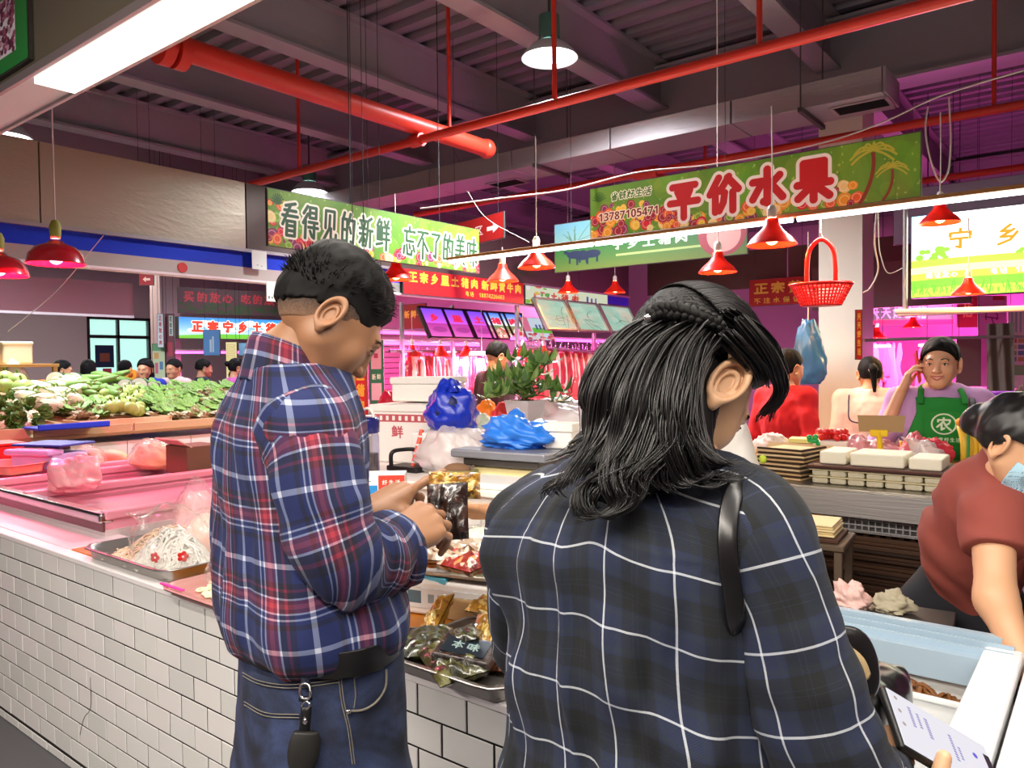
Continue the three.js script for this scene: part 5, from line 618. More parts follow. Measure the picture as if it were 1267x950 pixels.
// ---------------------------------------------------------------- the man in the plaid shirt
{
  const base = V(-0.95, 0, -0.78), turn = -0.31, g = thing('person', 'man in navy and wine plaid shirt and jeans, head bowed, holding out a food packet', 'person', base, turn);
  g.updateMatrixWorld(true); const inv = g.matrixWorld.clone().invert(), L = (px, py, d) => at(px, py, d).applyMatrix4(inv), dirL = (v) => v.transformDirection(inv);
  const C = (px, py, d, a, b) => { const p = L(px, py, d); return [p.y, p.x, p.z, a, b]; };
  // head
  const hp = L(404, 398, 1.2), HM = headMatrix(hp, -0.12, -0.74, 0.03, 0.87), hf = HEAD({ w: 1.0, jaw: 1.12, noNeck: true });
  const rS = L(387, 535, 1.09), lS = L(312, 525, 1.36), rE = L(424, 706, 1.07), rW = L(489, 668, 1.215), lE = L(395, 700, 1.44), lW = L(452, 634, 1.37);
  const neckTop = L(388, 418, 1.205), neckB = L(360, 466, 1.22), chest = L(352, 580, 1.22), waist = L(386, 812, 1.2), hipR = L(420, 900, 1.13), hipL = L(370, 900, 1.27);
  const bodyF = union(0.03, cap(neckTop, neckB, 0.054, 0.06), cap(neckB, chest, 0.07, 0.09), cap(chest, waist, 0.09, 0.09), cap(rS, rE, 0.045, 0.038), cap(rE, rW, 0.037, 0.027), cap(lS, lE, 0.045, 0.038), cap(lE, lW, 0.037, 0.027), cap(rS, neckB, 0.045, 0.06), cap(lS, neckB, 0.045, 0.06), cap(waist, V(hipR.x, 0.85, hipR.z), 0.09, 0.07), cap(V(hipR.x, 0.85, hipR.z), V(hipR.x, 0.06, hipR.z + 0.03), 0.07, 0.04), cap(V(hipL.x, 0.85, hipL.z), V(hipL.x, 0.06, hipL.z + 0.03), 0.07, 0.04));
  const hdF = hf, inH = HM.clone().invert(), bodyGeo = nets(bodyF, V(-0.4, 0.02, -0.55), V(0.4, hp.y + 0.02, 0.35), 0.011);
  const handR = pose(handGeo({ curl: [[0.55, 0.7, 0.4], [0.6, 0.75, 0.45], [0.65, 0.8, 0.45], [0.7, 0.8, 0.45]], thumb: [[-0.04, -0.03, -0.05], [-0.038, -0.05, -0.075], [-0.026, -0.062, -0.095]], cell: 0.0026, size: 0.96 }), rW, L(556, 626, 1.31).sub(L(489, 664, 1.215)), dirL(V(0, 0.75, 0).add(camera.position.clone().sub(at(520, 640, 1.25)).normalize().multiplyScalar(0.9))));
  const handL = pose(handGeo({ curl: [[0.02, 0.05, 0.03], [0.9, 1.2, 0.6], [1.0, 1.2, 0.7], [1.0, 1.2, 0.7]], splay: [0.02, 0, -0.05, -0.1], thumb: [[-0.04, -0.022, -0.05], [-0.04, -0.04, -0.075], [-0.03, -0.05, -0.092]], left: true, cell: 0.003, size: 0.96 }), lW, L(520, 590, 1.46).sub(lW), dirL(V(0, 1, 0)));
  const sm = skinMat(0x986d4e);
  part('body', mergeI([bodyGeo, headMesh(hdF, HM, 0.0028), handR, handL]), sm, g, 'tanned skin of face, neck and hands');
  faceParts(g, HM);
  // hair: thick on top, cropped at the sides, faded over the ears and nape
  const line = (z) => z > 0.05 ? lerp(-0.004, -0.034, clamp((z - 0.05) / 0.045, 0, 1)) : z > -0.01 ? lerp(0.03, -0.004, (z + 0.01) / 0.06) : z > -0.05 ? lerp(0.022, 0.03, (z + 0.05) / 0.04) : lerp(0.088, 0.022, clamp((z + 0.098) / 0.048, 0, 1));
  const hairF = (x, y, z) => { const th = 0.004 + 0.017 * smoothstep(y, 0.03, 0.12) + 0.004 * smoothstep(z, -0.02, 0.08) + 0.003 * noise(x * 70, y * 40, z * 60); const d = ell(V(0, 0.03, 0.012), 0.075 + th, 0.092 + th, 0.095 + th)(x, y, z); return smax(d, line(z) + 0.006 * noise(x * 120, z * 120, 4) - y, 0.008); };
  const hair = part('hair', nets(hairF, V(-0.11, -0.06, -0.13), V(0.11, 0.16, 0.14), 0.003).applyMatrix4(HM), mattHair, g, 'short black hair, spiky on top');
  seed = 41; const spikes = []; for (let i = 0; i < 1500; i++) { const a = rr(0, 2 * PI), q = Math.pow(rnd(), 0.6) * 1.7, n = V(Math.sin(q) * Math.cos(a), Math.cos(q), Math.sin(q) * Math.sin(a)), p = V(n.x * 0.084, 0.03 + n.y * 0.1, 0.012 + n.z * 0.104); if (p.y < line(p.z) + 0.03) continue; const dir = n.clone().add(V(rr(-0.3, 0.3), rr(0.1, 0.5), rr(-0.7, 0.1))).normalize(), l = rr(0.009, 0.022); spikes.push(sweep([p.clone().addScaledVector(n, -0.004), p.clone().addScaledVector(dir, l * 0.6), p.clone().addScaledVector(dir, l).add(V(0, -0.002, -0.003))], (t) => 0.0016 * (1 - t * 0.9), { n: 3, m: 4, caps: false, up: V(0.3, 0.5, 0.8) })); }
  part('hair_tufts', mergeI(spikes).applyMatrix4(HM), mattHair, hair);
  const stub = dataTex(128, 128, (u, v, x, y) => { const h = hash3(x, y, 5) < 0.92 - 0.85 * v; return h ? [0.14, 0.12, 0.11] : [0.56, 0.42, 0.32]; }, true); stub.wrapT = THREE.ClampToEdgeWrapping;
  const fadeF = (x, y, z) => { const d = ell(V(0, 0.03, 0.012), 0.0768, 0.0938, 0.0968)(x, y, z); return smax(smax(d, line(z) - (z > -0.02 ? 0.034 : 0.012) - y, 0.004), y - line(z) - 0.02, 0.01); };
  part('cropped_sides', nets(fadeF, V(-0.1, -0.07, -0.12), V(0.1, 0.12, 0.13), 0.0032, (x, y, z) => [Math.atan2(x, z) * 2, clamp((line(z) + 0.01 - y) / 0.046, 0.01, 0.99)]).applyMatrix4(HM), std(0xffffff, { map: stub, roughness: 0.85 }), g, 'closely cropped hair over the ears and nape');
  // shirt
  const S = [C(392, 796, 1.2, 0.155, 0.115), C(390, 780, 1.2, 0.172, 0.13), C(384, 745, 1.205, 0.18, 0.136), C(374, 700, 1.215, 0.176, 0.128), C(362, 640, 1.22, 0.172, 0.114), C(355, 570, 1.22, 0.17, 0.107), C(355, 520, 1.22, 0.165, 0.1), C(360, 486, 1.215, 0.13, 0.084), C(366, 458, 1.21, 0.09, 0.074), C(369, 444, 1.208, 0.072, 0.062)];
  const tl = loft(S, 0.02, 2.2), shR = cap(rS, L(368, 480, 1.21), 0.056, 0.05), shL = cap(lS, L(358, 480, 1.22), 0.056, 0.05);
  const axisX = (y) => { const a = L(352, 520, 1.22), b = L(388, 820, 1.2), t = (y - a.y) / (b.y - a.y); return [lerp(a.x, b.x, t), lerp(a.z, b.z, t)]; };
  const torsoF = (x, y, z) => { let d = smin(tl(x, y, z), Math.min(shR(x, y, z), shL(x, y, z)), 0.05); const [cx, cz] = axisX(y), a = Math.atan2(x - cx, z - cz), low = smoothstep(1.34 - y, 0, 0.25); d += 0.007 * low * Math.sin(a * 7 + y * 9 + 2 * noise(a * 1.5, y * 6, 2)) * (0.4 + 0.6 * noise(a * 2, y * 5, 7)); d += 0.006 * noise(a * 3 + y * 10, y * 7 - a * 2, 3) + 0.003 * noise(a * 8 - y * 12, y * 16, 8); return d; };
  const uvT = (x, y, z) => { const [cx, cz] = axisX(y); return [Math.atan2(x - cx, z - cz) * 0.158 + 0.02, y + 0.012 * noise(x * 9, y * 9, z * 9)]; };
  const manCloth = cloth(manPlaid), shirt = part('shirt', nets(torsoF, V(-0.32, 1.0, -0.28), V(0.32, 1.5, 0.3), 0.006, uvT), manCloth, g);
  const fold = (s, k = 1) => (t, a) => k * (0.05 * Math.sin(t * 26 + 2 * Math.sin(a + s)) * smoothstep(t, 0.25, 0.5) + 0.06 * noise(t * 7 + s, Math.cos(a) * 2, Math.sin(a) * 2) + 0.03 * noise(t * 18, Math.cos(a) * 4 + s, Math.sin(a) * 4));
  const cuffR = L(480, 690, 1.17);
  part('sleeve', sweep([L(370, 522, 1.12), L(388, 560, 1.085), L(400, 630, 1.07), L(424, 690, 1.075), L(450, 694, 1.12), L(484, 678, 1.195)], (t) => [lerp(0.07, 0.061, t) * (1 - 0.06 * Math.sin(t * PI * 2)), lerp(0.068, 0.056, t)], { n: 70, m: 40, up: V(0, 0.2, 1), bump: fold(1) }), manCloth, shirt);
  const cuff = (p, d, r) => { const geo = new THREE.TorusGeometry(r, 0.011, 10, 40).scale(1, 1, 2.2); const uv = geo.attributes.uv; for (let i = 0; i < uv.count; i++) uv.setXY(i, uv.getX(i) * 0.3, uv.getY(i) * 0.1); warp(geo, (v) => { const k = 1 + 0.1 * noise(v.x * 40, v.y * 40, v.z * 50); v.x *= k; v.y *= k; }); geo.applyQuaternion(new THREE.Quaternion().setFromUnitVectors(V(0, 0, 1), d.clone().normalize())); return geo.translate(p.x, p.y, p.z); };
  part('cuff', cuff(L(486, 686, 1.185), L(500, 662, 1.25).sub(L(455, 695, 1.13)), 0.047), manCloth, shirt, 'rolled up right cuff');
  part('sleeve', sweep([L(330, 515, 1.33), L(312, 545, 1.38), L(340, 620, 1.43), L(392, 690, 1.44), L(425, 668, 1.41), L(446, 645, 1.38)], (t) => lerp(0.076, 0.055, t), { n: 50, m: 28, up: V(0, 0.2, 1), bump: fold(5) }), manCloth, shirt);
  // collar: a folded band round the neck
  { const c0 = L(367, 458, 1.212), pts = []; const n = 48, pos = [], uv = [], idx = []; const rows = [[-0.01, 0.07], [0.034, 0.062], [0.04, 0.065], [0.032, 0.072], [-0.03, 0.088]]; for (let j = 0; j < rows.length; j++) for (let i = 0; i <= n; i++) { const a = (i / n) * 2 * PI - PI / 2 + PI, fr = Math.max(0, -Math.sin(a)), r = rows[j][1] * (1 + 0.04 * fr), drop = (1 - Math.sin(a)) * 0.5; pos.push(c0.x + Math.cos(a) * r * 1.02, c0.y + rows[j][0] - 0.062 * drop + 0.02, c0.z + Math.sin(a) * r - 0.004 * j * 0); uv.push(i / n * 0.48, j * 0.022); } for (let j = 0; j < rows.length - 1; j++) for (let i = 0; i < n; i++) { const q = j * (n + 1) + i; idx.push(q, q + n + 1, q + 1, q + 1, q + n + 1, q + n + 2); } const cg = new THREE.BufferGeometry(); cg.setAttribute('position', new THREE.Float32BufferAttribute(pos, 3)); cg.setAttribute('uv', new THREE.Float32BufferAttribute(uv, 2)); cg.setIndex(idx); cg.computeVertexNormals(); part('collar', cg, manCloth, shirt); }
  // jeans
  const hy = (py) => L(392, py, 1.19).y, J = [[0.9, 0.0, 0.0, 0.17, 0.118], [hy(800), 0, 0, 0.158, 0.112], [hy(772), 0, 0, 0.154, 0.108]].map((r) => { const p = L(396, 875, 1.2); return [r[0], p.x, p.z, r[3], r[4]]; });
  const hc = L(396, 875, 1.2), legs = union(0.02, cap(V(hc.x + 0.085, 0.84, hc.z), V(hc.x + 0.09, 0.09, hc.z + 0.02), 0.092, 0.062), cap(V(hc.x - 0.085, 0.84, hc.z), V(hc.x - 0.09, 0.09, hc.z + 0.02), 0.092, 0.062));
  const seat = loft([[0.8, hc.x, hc.z + 0.01, 0.17, 0.12], ...J], 0.01, 2.4), jf = (x, y, z) => smin(seat(x, y, z), legs(x, y, z), 0.05) + 0.004 * noise(x * 14, y * 10, z * 14) + 0.002 * noise(x * 40, y * 24, z * 40);
  const jeans = part('jeans', nets(jf, V(hc.x - 0.25, 0.06, hc.z - 0.2), V(hc.x + 0.25, hy(765), hc.z + 0.2), 0.009, (x, y, z) => [Math.atan2(x - hc.x, z - hc.z) * 0.15, y]), denim, g);
  const onJ = (px, py) => { let lo = 0.9, hi = 1.5; for (let i = 0; i < 300; i++) { const d = lo + (hi - lo) * i / 300, p = L(px, py, d); if (jf(p.x, p.y, p.z) < 0.002) return L(px, py, d - 0.001); } return L(px, py, 1.15); };
  const seam = (pts, r = 0.0009) => tube(pts.map((p) => onJ(...p)), r, 30, 4);
  part('seam', [seam([[300, 832], [320, 842], [350, 847], [375, 846], [420, 840]]), seam([[300, 836], [320, 846], [350, 851], [375, 850], [420, 844]])], stitchMat, jeans); part('seam', [seam([[302, 868], [330, 882], [370, 884]]), seam([[302, 872], [330, 886], [370, 888]])], stitchMat, jeans);
  part('seam', [seam([[419, 836], [423, 870], [430, 900], [436, 945]]), seam([[422, 836], [426, 870], [433, 900], [439, 945]])], stitchMat, jeans); part('pocket_edge', [seam([[430, 880], [450, 878], [466, 868], [477, 850], [478, 828]], 0.002), seam([[438, 838], [456, 832], [474, 826]], 0.0015), seam([[438, 838], [440, 860], [438, 876]], 0.001)], stitchMat, jeans);
  { const p = onJ(431, 880); part('rivet', ball(0.004, p.x, p.y, p.z), M.chrome, jeans); }
  // belt and the key holder hanging from a belt loop
  const beltMat = std(0x0f0e10, { roughness: 0.4 }); const bel = []; for (let i = 0; i < 40; i++) { const a = (i / 40) * 2 * PI; bel.push(V(hc.x + Math.sin(a) * 0.164, hy(778) + 0.002 * Math.sin(a * 3), hc.z + Math.cos(a) * 0.118)); }
  { const pos = [], idx = []; const n = bel.length; for (let i = 0; i < n; i++) { const p = bel[i], o = V(p.x - hc.x, 0, p.z - hc.z).normalize(); for (const [e, y] of [[0, -0.018], [0.005, -0.017], [0.005, 0.017], [0, 0.018]]) pos.push(p.x + o.x * e, p.y + y, p.z + o.z * e); } for (let i = 0; i < n; i++) for (let k = 0; k < 3; k++) { const a = i * 4 + k, b = ((i + 1) % n) * 4 + k; idx.push(a, b, a + 1, b, b + 1, a + 1); } const bg = new THREE.BufferGeometry(); bg.setAttribute('position', new THREE.Float32BufferAttribute(pos, 3)); bg.setIndex(idx); bg.computeVertexNormals(); part('belt', bg, beltMat, g); }
  const kp = onJ(377, 836), out = dirL(camera.position.clone().sub(at(377, 880, 1.1)).setY(0).normalize()), K = (px, py, e) => { const p = onJ(px, py); return p.addScaledVector(out, e); };
  const key = thing('key_holder', 'black leather car key case on a steel clip hanging from the man\'s belt', 'key holder', V(0, 0, 0)); key.position.copy(base); key.rotation.y = turn;
  part('belt_loop', sweep([K(378, 822, 0.006), K(378, 836, 0.01), K(378, 846, 0.008)], () => [0.006, 0.002], { n: 6, m: 8, up: out }), denim, key);
  part('clip', [tube([K(373, 842, 0.012), K(371, 850, 0.014), K(374, 858, 0.014), K(382, 858, 0.014), K(384, 850, 0.014), K(381, 842, 0.012)], 0.0022, 24, 6, true)], M.chrome, key);
  part('strap', sweep([K(378, 857, 0.012), K(378, 862, 0.013)], () => [0.009, 0.003], { n: 3, m: 8, up: out }), M.black, key);
  part('ring', tube([K(374, 866, 0.014), K(378, 862, 0.014), K(383, 866, 0.014), K(380, 871, 0.014), K(375, 871, 0.014)], 0.0018, 20, 6, true), M.chrome, key);
  part('strap', sweep([K(379, 870, 0.012), K(378, 885, 0.014), K(376, 902, 0.014)], () => [0.007, 0.003], { n: 6, m: 8, up: out }), M.black, key);
  { const p = K(377, 884, 0.019); part('rivet', ball(0.0055, p.x, p.y, p.z, 1, 1, 0.6), M.chrome, key); }
  { const a = K(379, 898, 0.016), b = K(372, 948, 0.018); const s = sweep([a, a.clone().lerp(b, 0.15), a.clone().lerp(b, 0.5), a.clone().lerp(b, 0.9), b], (t) => [0.021 * Math.pow(Math.sin(clamp(0.12 + t * 0.86, 0, 1) * PI), 0.28), 0.0085 * Math.pow(Math.sin(clamp(0.1 + t * 0.86, 0, 1) * PI), 0.3)], { n: 24, m: 20, up: out }); part('leather_case', s, std(0x1b1a18, { roughness: 0.55, bumpMap: grain, bumpScale: 0.001 }), key); const q = K(374, 943, 0.028); part('rivet', ball(0.003, q.x, q.y, q.z), M.chrome, key); }
  for (const s of [1, -1]) part('shoe', sweep([V(hc.x + s * 0.09, 0.05, hc.z + 0.09), V(hc.x + s * 0.092, 0.05, hc.z), V(hc.x + s * 0.1, 0.035, hc.z - 0.17)], (t) => [0.045 * Math.pow(Math.sin((0.15 + t * 0.75) * PI), 0.4), lerp(0.05, 0.033, t)], { n: 14, m: 16 }), M.black, g);
  // what he holds
  const hold = (label, px, py, d, w, l, h, mat, q) => { const p = at(px, py, d), t = thing('food_packet', label, 'packet', p); t.rotation.set(...q, 'YXZ'); part('pouch', pillow(w, l, h, px), mat, t); };
  hold('dark vacuum packet with gold edge held between the man\'s fingers', 556, 634, 1.36, 0.075, 0.1, 0.024, PK.dark, [1.2, 0.75, 0.25]);
  hold('gold topped packet held upright above the man\'s fingertips', 562, 604, 1.4, 0.095, 0.05, 0.026, PK.gold, [1.0, 0.7, -0.1]);
}
// ---------------------------------------------------------------- the woman seen from behind
{
  const base = V(-0.42, 0, -0.79), turn = -0.12, g = thing('person', 'woman from behind with long black half-braided hair and dark blue checked shirt', 'person', base, turn);
  g.updateMatrixWorld(true); const inv = g.matrixWorld.clone().invert(), L = (px, py, d) => at(px, py, d).applyMatrix4(inv), dirL = (v) => v.transformDirection(inv);
  const C = (px, py, d, a, b) => { const p = L(px, py, d); return [p.y, p.x, p.z, a, b]; };
  const hp = L(848, 476, 0.875), HM = headMatrix(hp, -0.22, -0.82, -0.06, 0.82), hf = HEAD({ w: 0.98, jaw: 0.95, noNeck: true });
  const ph = [at(1091, 846, 0.80), at(1219, 923, 0.82), at(1111, 913, 0.742)], ux = ph[1].clone().sub(ph[0]), len = ux.length(); ux.normalize(); const uy = ph[2].clone().sub(ph[0]); uy.addScaledVector(ux, -uy.dot(ux)).normalize(); const un = ux.clone().cross(uy).negate();
  const pc = ph[0].clone().addScaledVector(ux, len / 2).addScaledVector(uy, 0.036), wr = pc.clone().addScaledVector(uy, 0.09).addScaledVector(ux, -0.075).addScaledVector(un, -0.072).applyMatrix4(inv);
  const rS = L(925, 648, 0.775), lS = L(664, 642, 1.0), rE = L(1018, 935, 0.735), rW = wr.clone(), lE = L(654, 785, 1.08), lW = L(702, 798, 1.25), neckB = L(800, 575, 0.885), chest = L(775, 700, 0.89), waist = L(790, 930, 0.87);
  const legR = V(0.08, 0, 0.02), legL = V(-0.1, 0, 0.0);
  const bodyF = union(0.03, cap(L(858, 505, 0.88), neckB, 0.048, 0.054), cap(neckB, chest, 0.065, 0.08), cap(chest, waist, 0.08, 0.085), cap(rS, rE, 0.036, 0.032), cap(rE, rW, 0.032, 0.024), cap(lS, lE, 0.034, 0.026), cap(lE, lW, 0.026, 0.022), cap(rS, neckB, 0.035, 0.05), cap(lS, neckB, 0.035, 0.05), cap(waist, V(waist.x, 0.85, waist.z), 0.1, 0.1), cap(V(waist.x + 0.08, 0.85, waist.z), V(waist.x + 0.08, 0.06, waist.z + 0.03), 0.07, 0.036), cap(V(waist.x - 0.08, 0.85, waist.z), V(waist.x - 0.08, 0.06, waist.z + 0.03), 0.07, 0.036));
  const handR = pose(handGeo({ curl: [[0.9, 1.3, 0.8], [0.9, 1.3, 0.8], [0.95, 1.3, 0.8], [1, 1.3, 0.8]], thumb: [[-0.044, -0.036, -0.036], [-0.05, -0.068, -0.052], [-0.044, -0.09, -0.072]], cell: 0.0026, size: 0.9 }), wr, dirL(uy.clone().negate().addScaledVector(ux, 0.15)), dirL(un.clone().negate()));
  part('body', mergeI([nets(bodyF, V(-0.45, 0.02, -0.55), V(0.45, hp.y, 0.35), 0.012), headMesh(hf, HM, 0.0028, 1.14), handR]), skinMat(0xc69c78), g, 'fair skin of ear, cheek and hand');
  faceParts(g, HM);
  // shirt: yoke, back with a soft centre pleat
  const S = [C(800, 990, 0.87, 0.18, 0.135), C(797, 930, 0.87, 0.172, 0.126), C(792, 860, 0.875, 0.166, 0.12), C(784, 780, 0.885, 0.17, 0.124), C(776, 710, 0.89, 0.178, 0.126), C(776, 650, 0.89, 0.178, 0.116), C(785, 612, 0.89, 0.15, 0.096), C(797, 580, 0.885, 0.09, 0.074)];
  const tl = loft(S, 0.02, 2.25), shR = cap(rS, L(842, 602, 0.85), 0.05, 0.045), shL = cap(lS, L(745, 604, 0.93), 0.05, 0.046);
  const ax = (y) => { const a = L(780, 640, 0.89), b = L(797, 940, 0.87), t = (y - a.y) / (b.y - a.y); return [lerp(a.x, b.x, t), lerp(a.z, b.z, t)]; };
  const bow = (y) => 0.02 * smoothstep(y, 1.16, 1.32);
  const torsoF = (x, y, z) => { let d = smin(tl(x, y, z), Math.min(shR(x, y, z), shL(x, y, z)), 0.05); const [cx, cz] = ax(y), a = Math.atan2(x - cx, z - cz), bk = Math.max(0, Math.cos(a)); d += 0.011 * bk * Math.sin((y + 0.35 * Math.abs(a) * 0.16) * 46 + 2.2 * noise(a * 2, y * 5, 3)) * (0.35 + 0.65 * Math.max(0, noise(a * 1.6 + 4, y * 9, 1) + 0.3)) * smoothstep(1.33 - y, 0, 0.07); d += 0.0075 * noise(a * 4 + y * 6, y * 8 - a * 3, 6) + 0.0025 * noise(a * 10, y * 22, 2); d -= 0.006 * Math.exp(-((a - 0.02) ** 2) / 0.0016) * smoothstep(1.33 - y, 0, 0.05) * smoothstep(y, 1.0, 1.15); const seam = Math.abs(y - (1.318 - 0.1 * a * a * 0.15)); d += seam < 0.004 && bk > 0.2 ? 0.0016 * (1 - seam / 0.004) : 0; return d; };
  const uvT = (x, y, z) => { const [cx, cz] = ax(y), a = Math.atan2(x - cx, z - cz), yoke = 0; return [a * 0.152 + 0.012 + 0.006 * noise(y * 18, a * 2, 5), y + 0.055 * a * a * 0.3 + yoke + 0.008 * noise(a * 3, y * 9, 3)]; };
  const lm = cloth(ladyPlaid), shirt = part('shirt', nets(torsoF, V(-0.36, 0.93, -0.28), V(0.36, 1.46, 0.3), 0.0055, uvT), lm, g);
  const fold = (s, k = 1) => (t, a) => k * (0.045 * noise(t * 6 + s, Math.cos(a) * 1.6, Math.sin(a) * 1.6) + 0.028 * Math.sin(t * 40 + 2.5 * Math.sin(a + s)) * smoothstep(t, 0.3, 0.55) * smoothstep(0.98 - t, 0, 0.3) + 0.02 * noise(t * 20, Math.cos(a) * 5 + s, Math.sin(a) * 5));
  part('sleeve', sweep([L(898, 640, 0.81), L(928, 656, 0.775), L(955, 725, 0.755), L(985, 820, 0.742), L(1022, 930, 0.735), L(1056, 985, 0.735), L(1082, 996, 0.74)], (t) => [lerp(0.064, 0.052, smoothstep(t, 0, 0.35)) + 0.006 * smoothstep(t, 0.35, 0.65), lerp(0.06, 0.05, smoothstep(t, 0, 0.4))], { n: 80, m: 40, up: V(0, 0.25, 1), bump: fold(2) }), lm, shirt);
  part('sleeve', sweep([L(700, 632, 0.97), L(668, 645, 1.0), L(656, 705, 1.02), L(652, 770, 1.06), L(660, 806, 1.13), L(700, 800, 1.24)], (t) => lerp(0.062, 0.046, t), { n: 60, m: 34, up: V(0, 0.25, 1), bump: fold(7) }), lm, shirt);
  part('collar', sweep([0, 1, 2, 3, 4, 5, 6, 7].map((i) => { const a = PI * 0.0 + i / 7 * PI * 1.6 - PI * 0.3, c = L(806, 566, 0.885); return V(c.x + Math.cos(a) * 0.072, c.y - 0.012 + 0.012 * Math.sin(a), c.z + Math.sin(a) * 0.07); }), () => [0.008, 0.024], { n: 40, m: 12, up: V(0, 1, 0.01) }), lm, shirt);
  // trousers and shoes
  const tr = union(0.04, loft([[0.82, waist.x, waist.z, 0.18, 0.13], [0.98, waist.x, waist.z, 0.165, 0.12]], 0.02), cap(V(waist.x + 0.09, 0.84, waist.z), V(waist.x + 0.09, 0.1, waist.z + 0.02), 0.09, 0.055), cap(V(waist.x - 0.09, 0.84, waist.z), V(waist.x - 0.09, 0.1, waist.z + 0.02), 0.09, 0.055));
  part('trousers', nets(tr, V(waist.x - 0.25, 0.06, waist.z - 0.2), V(waist.x + 0.25, 1.0, waist.z + 0.2), 0.014), std(0x15161c, { roughness: 0.85 }), g);
  for (const s of [1, -1]) part('shoe', sweep([V(waist.x + s * 0.09, 0.045, waist.z + 0.08), V(waist.x + s * 0.09, 0.045, waist.z), V(waist.x + s * 0.095, 0.03, waist.z - 0.15)], (t) => [0.04 * Math.pow(Math.sin((0.15 + t * 0.75) * PI), 0.4), lerp(0.045, 0.03, t)], { n: 14, m: 16 }), M.black, g);
  // hair: a close cap, a braid across the back and long wavy locks over the shoulders
  const capF = (x, y, z) => { const th = 0.012 + 0.006 * smoothstep(y, 0.02, 0.12) + 0.0035 * noise(x * 30, y * 12, z * 30) + 0.0016 * Math.sin(Math.atan2(x, y - 0.02) * 60); const d = ell(V(0, 0.03, 0.014), 0.075 + th, 0.092 + th, 0.096 + th)(x, y, z); const front = z < 0.0 ? lerp(0.05, 0.075, clamp(-z / 0.09, 0, 1)) : lerp(0.05, -0.03, clamp((z - 0.03) / 0.03, 0, 1)); return smax(d, front - y, 0.012); };
  const hair = part('hair', nets(capF, V(-0.11, -0.07, -0.13), V(0.11, 0.16, 0.14), 0.0032).applyMatrix4(HM), coreHair, g, 'long black wavy hair, half braided at the back');
  seed = 77;
  const lock = (pts, n, r0, r1, wave, w = 0.0011) => { // n strands following one guide; r0..r1 is how far they spread from it
    const curve = new THREE.CatmullRomCurve3(pts.map((p) => L(...p)), false, 'centripetal'), out = [];
    for (let i = 0; i < n; i++) { const a = rr(0, 2 * PI), q = Math.sqrt(rnd()), ph = rr(0, 6), t0 = rr(0, 0.06), t1 = rr(0.86, 1), P = []; for (let k = 0; k <= 13; k++) { const t = lerp(t0, t1, k / 13), c = curve.getPointAt(t), r = lerp(r0, r1, t) * q * (1 + 0.12 * Math.sin(ph + t * 9)), wv = wave * smoothstep(t, 0.35, 1); c.x += Math.cos(a) * r + wv * Math.sin(t * 13 + a * 0.35 + pts[0][0]); c.z += Math.sin(a) * r + wv * Math.cos(t * 13 + a * 0.35); c.y += Math.sin(a * 2) * r * 0.3; P.push(c); } out.push(sweep(P, (t) => w * (1.35 - t * 1.05) * (t < 0.05 ? 0.6 : 1), { n: 20, m: 5, caps: false, up: V(0.3, 0.2, 1) })); }
    return mergeI(out);
  };
  // full mass under the strands
  const mass = union(0.035, cap(L(850, 425, 0.86), L(805, 510, 0.83), 0.058, 0.056), cap(L(805, 510, 0.83), L(775, 580, 0.80), 0.054, 0.04), cap(L(850, 470, 0.84), L(848, 565, 0.79), 0.036, 0.028), cap(L(848, 560, 0.79), L(905, 578, 0.775), 0.022, 0.01), cap(L(800, 440, 0.86), L(752, 510, 0.84), 0.032, 0.024), cap(L(752, 510, 0.84), L(728, 560, 0.82), 0.024, 0.014), cap(L(775, 580, 0.79), L(735, 612, 0.785), 0.03, 0.014), cap(L(800, 560, 0.785), L(768, 620, 0.775), 0.03, 0.014));
  const lo = L(700, 650, 0.95), hi = L(940, 380, 0.75);
  part('hair_mass', nets((x, y, z) => mass(x, y, z) + 0.011 + 0.004 * noise(x * 22, y * 9, z * 22) + 0.0018 * Math.sin(x * 420 + z * 300 + y * 30), V(-0.25, 1.26, -0.12), V(0.2, 1.6, 0.2), 0.0045), coreHair, hair);
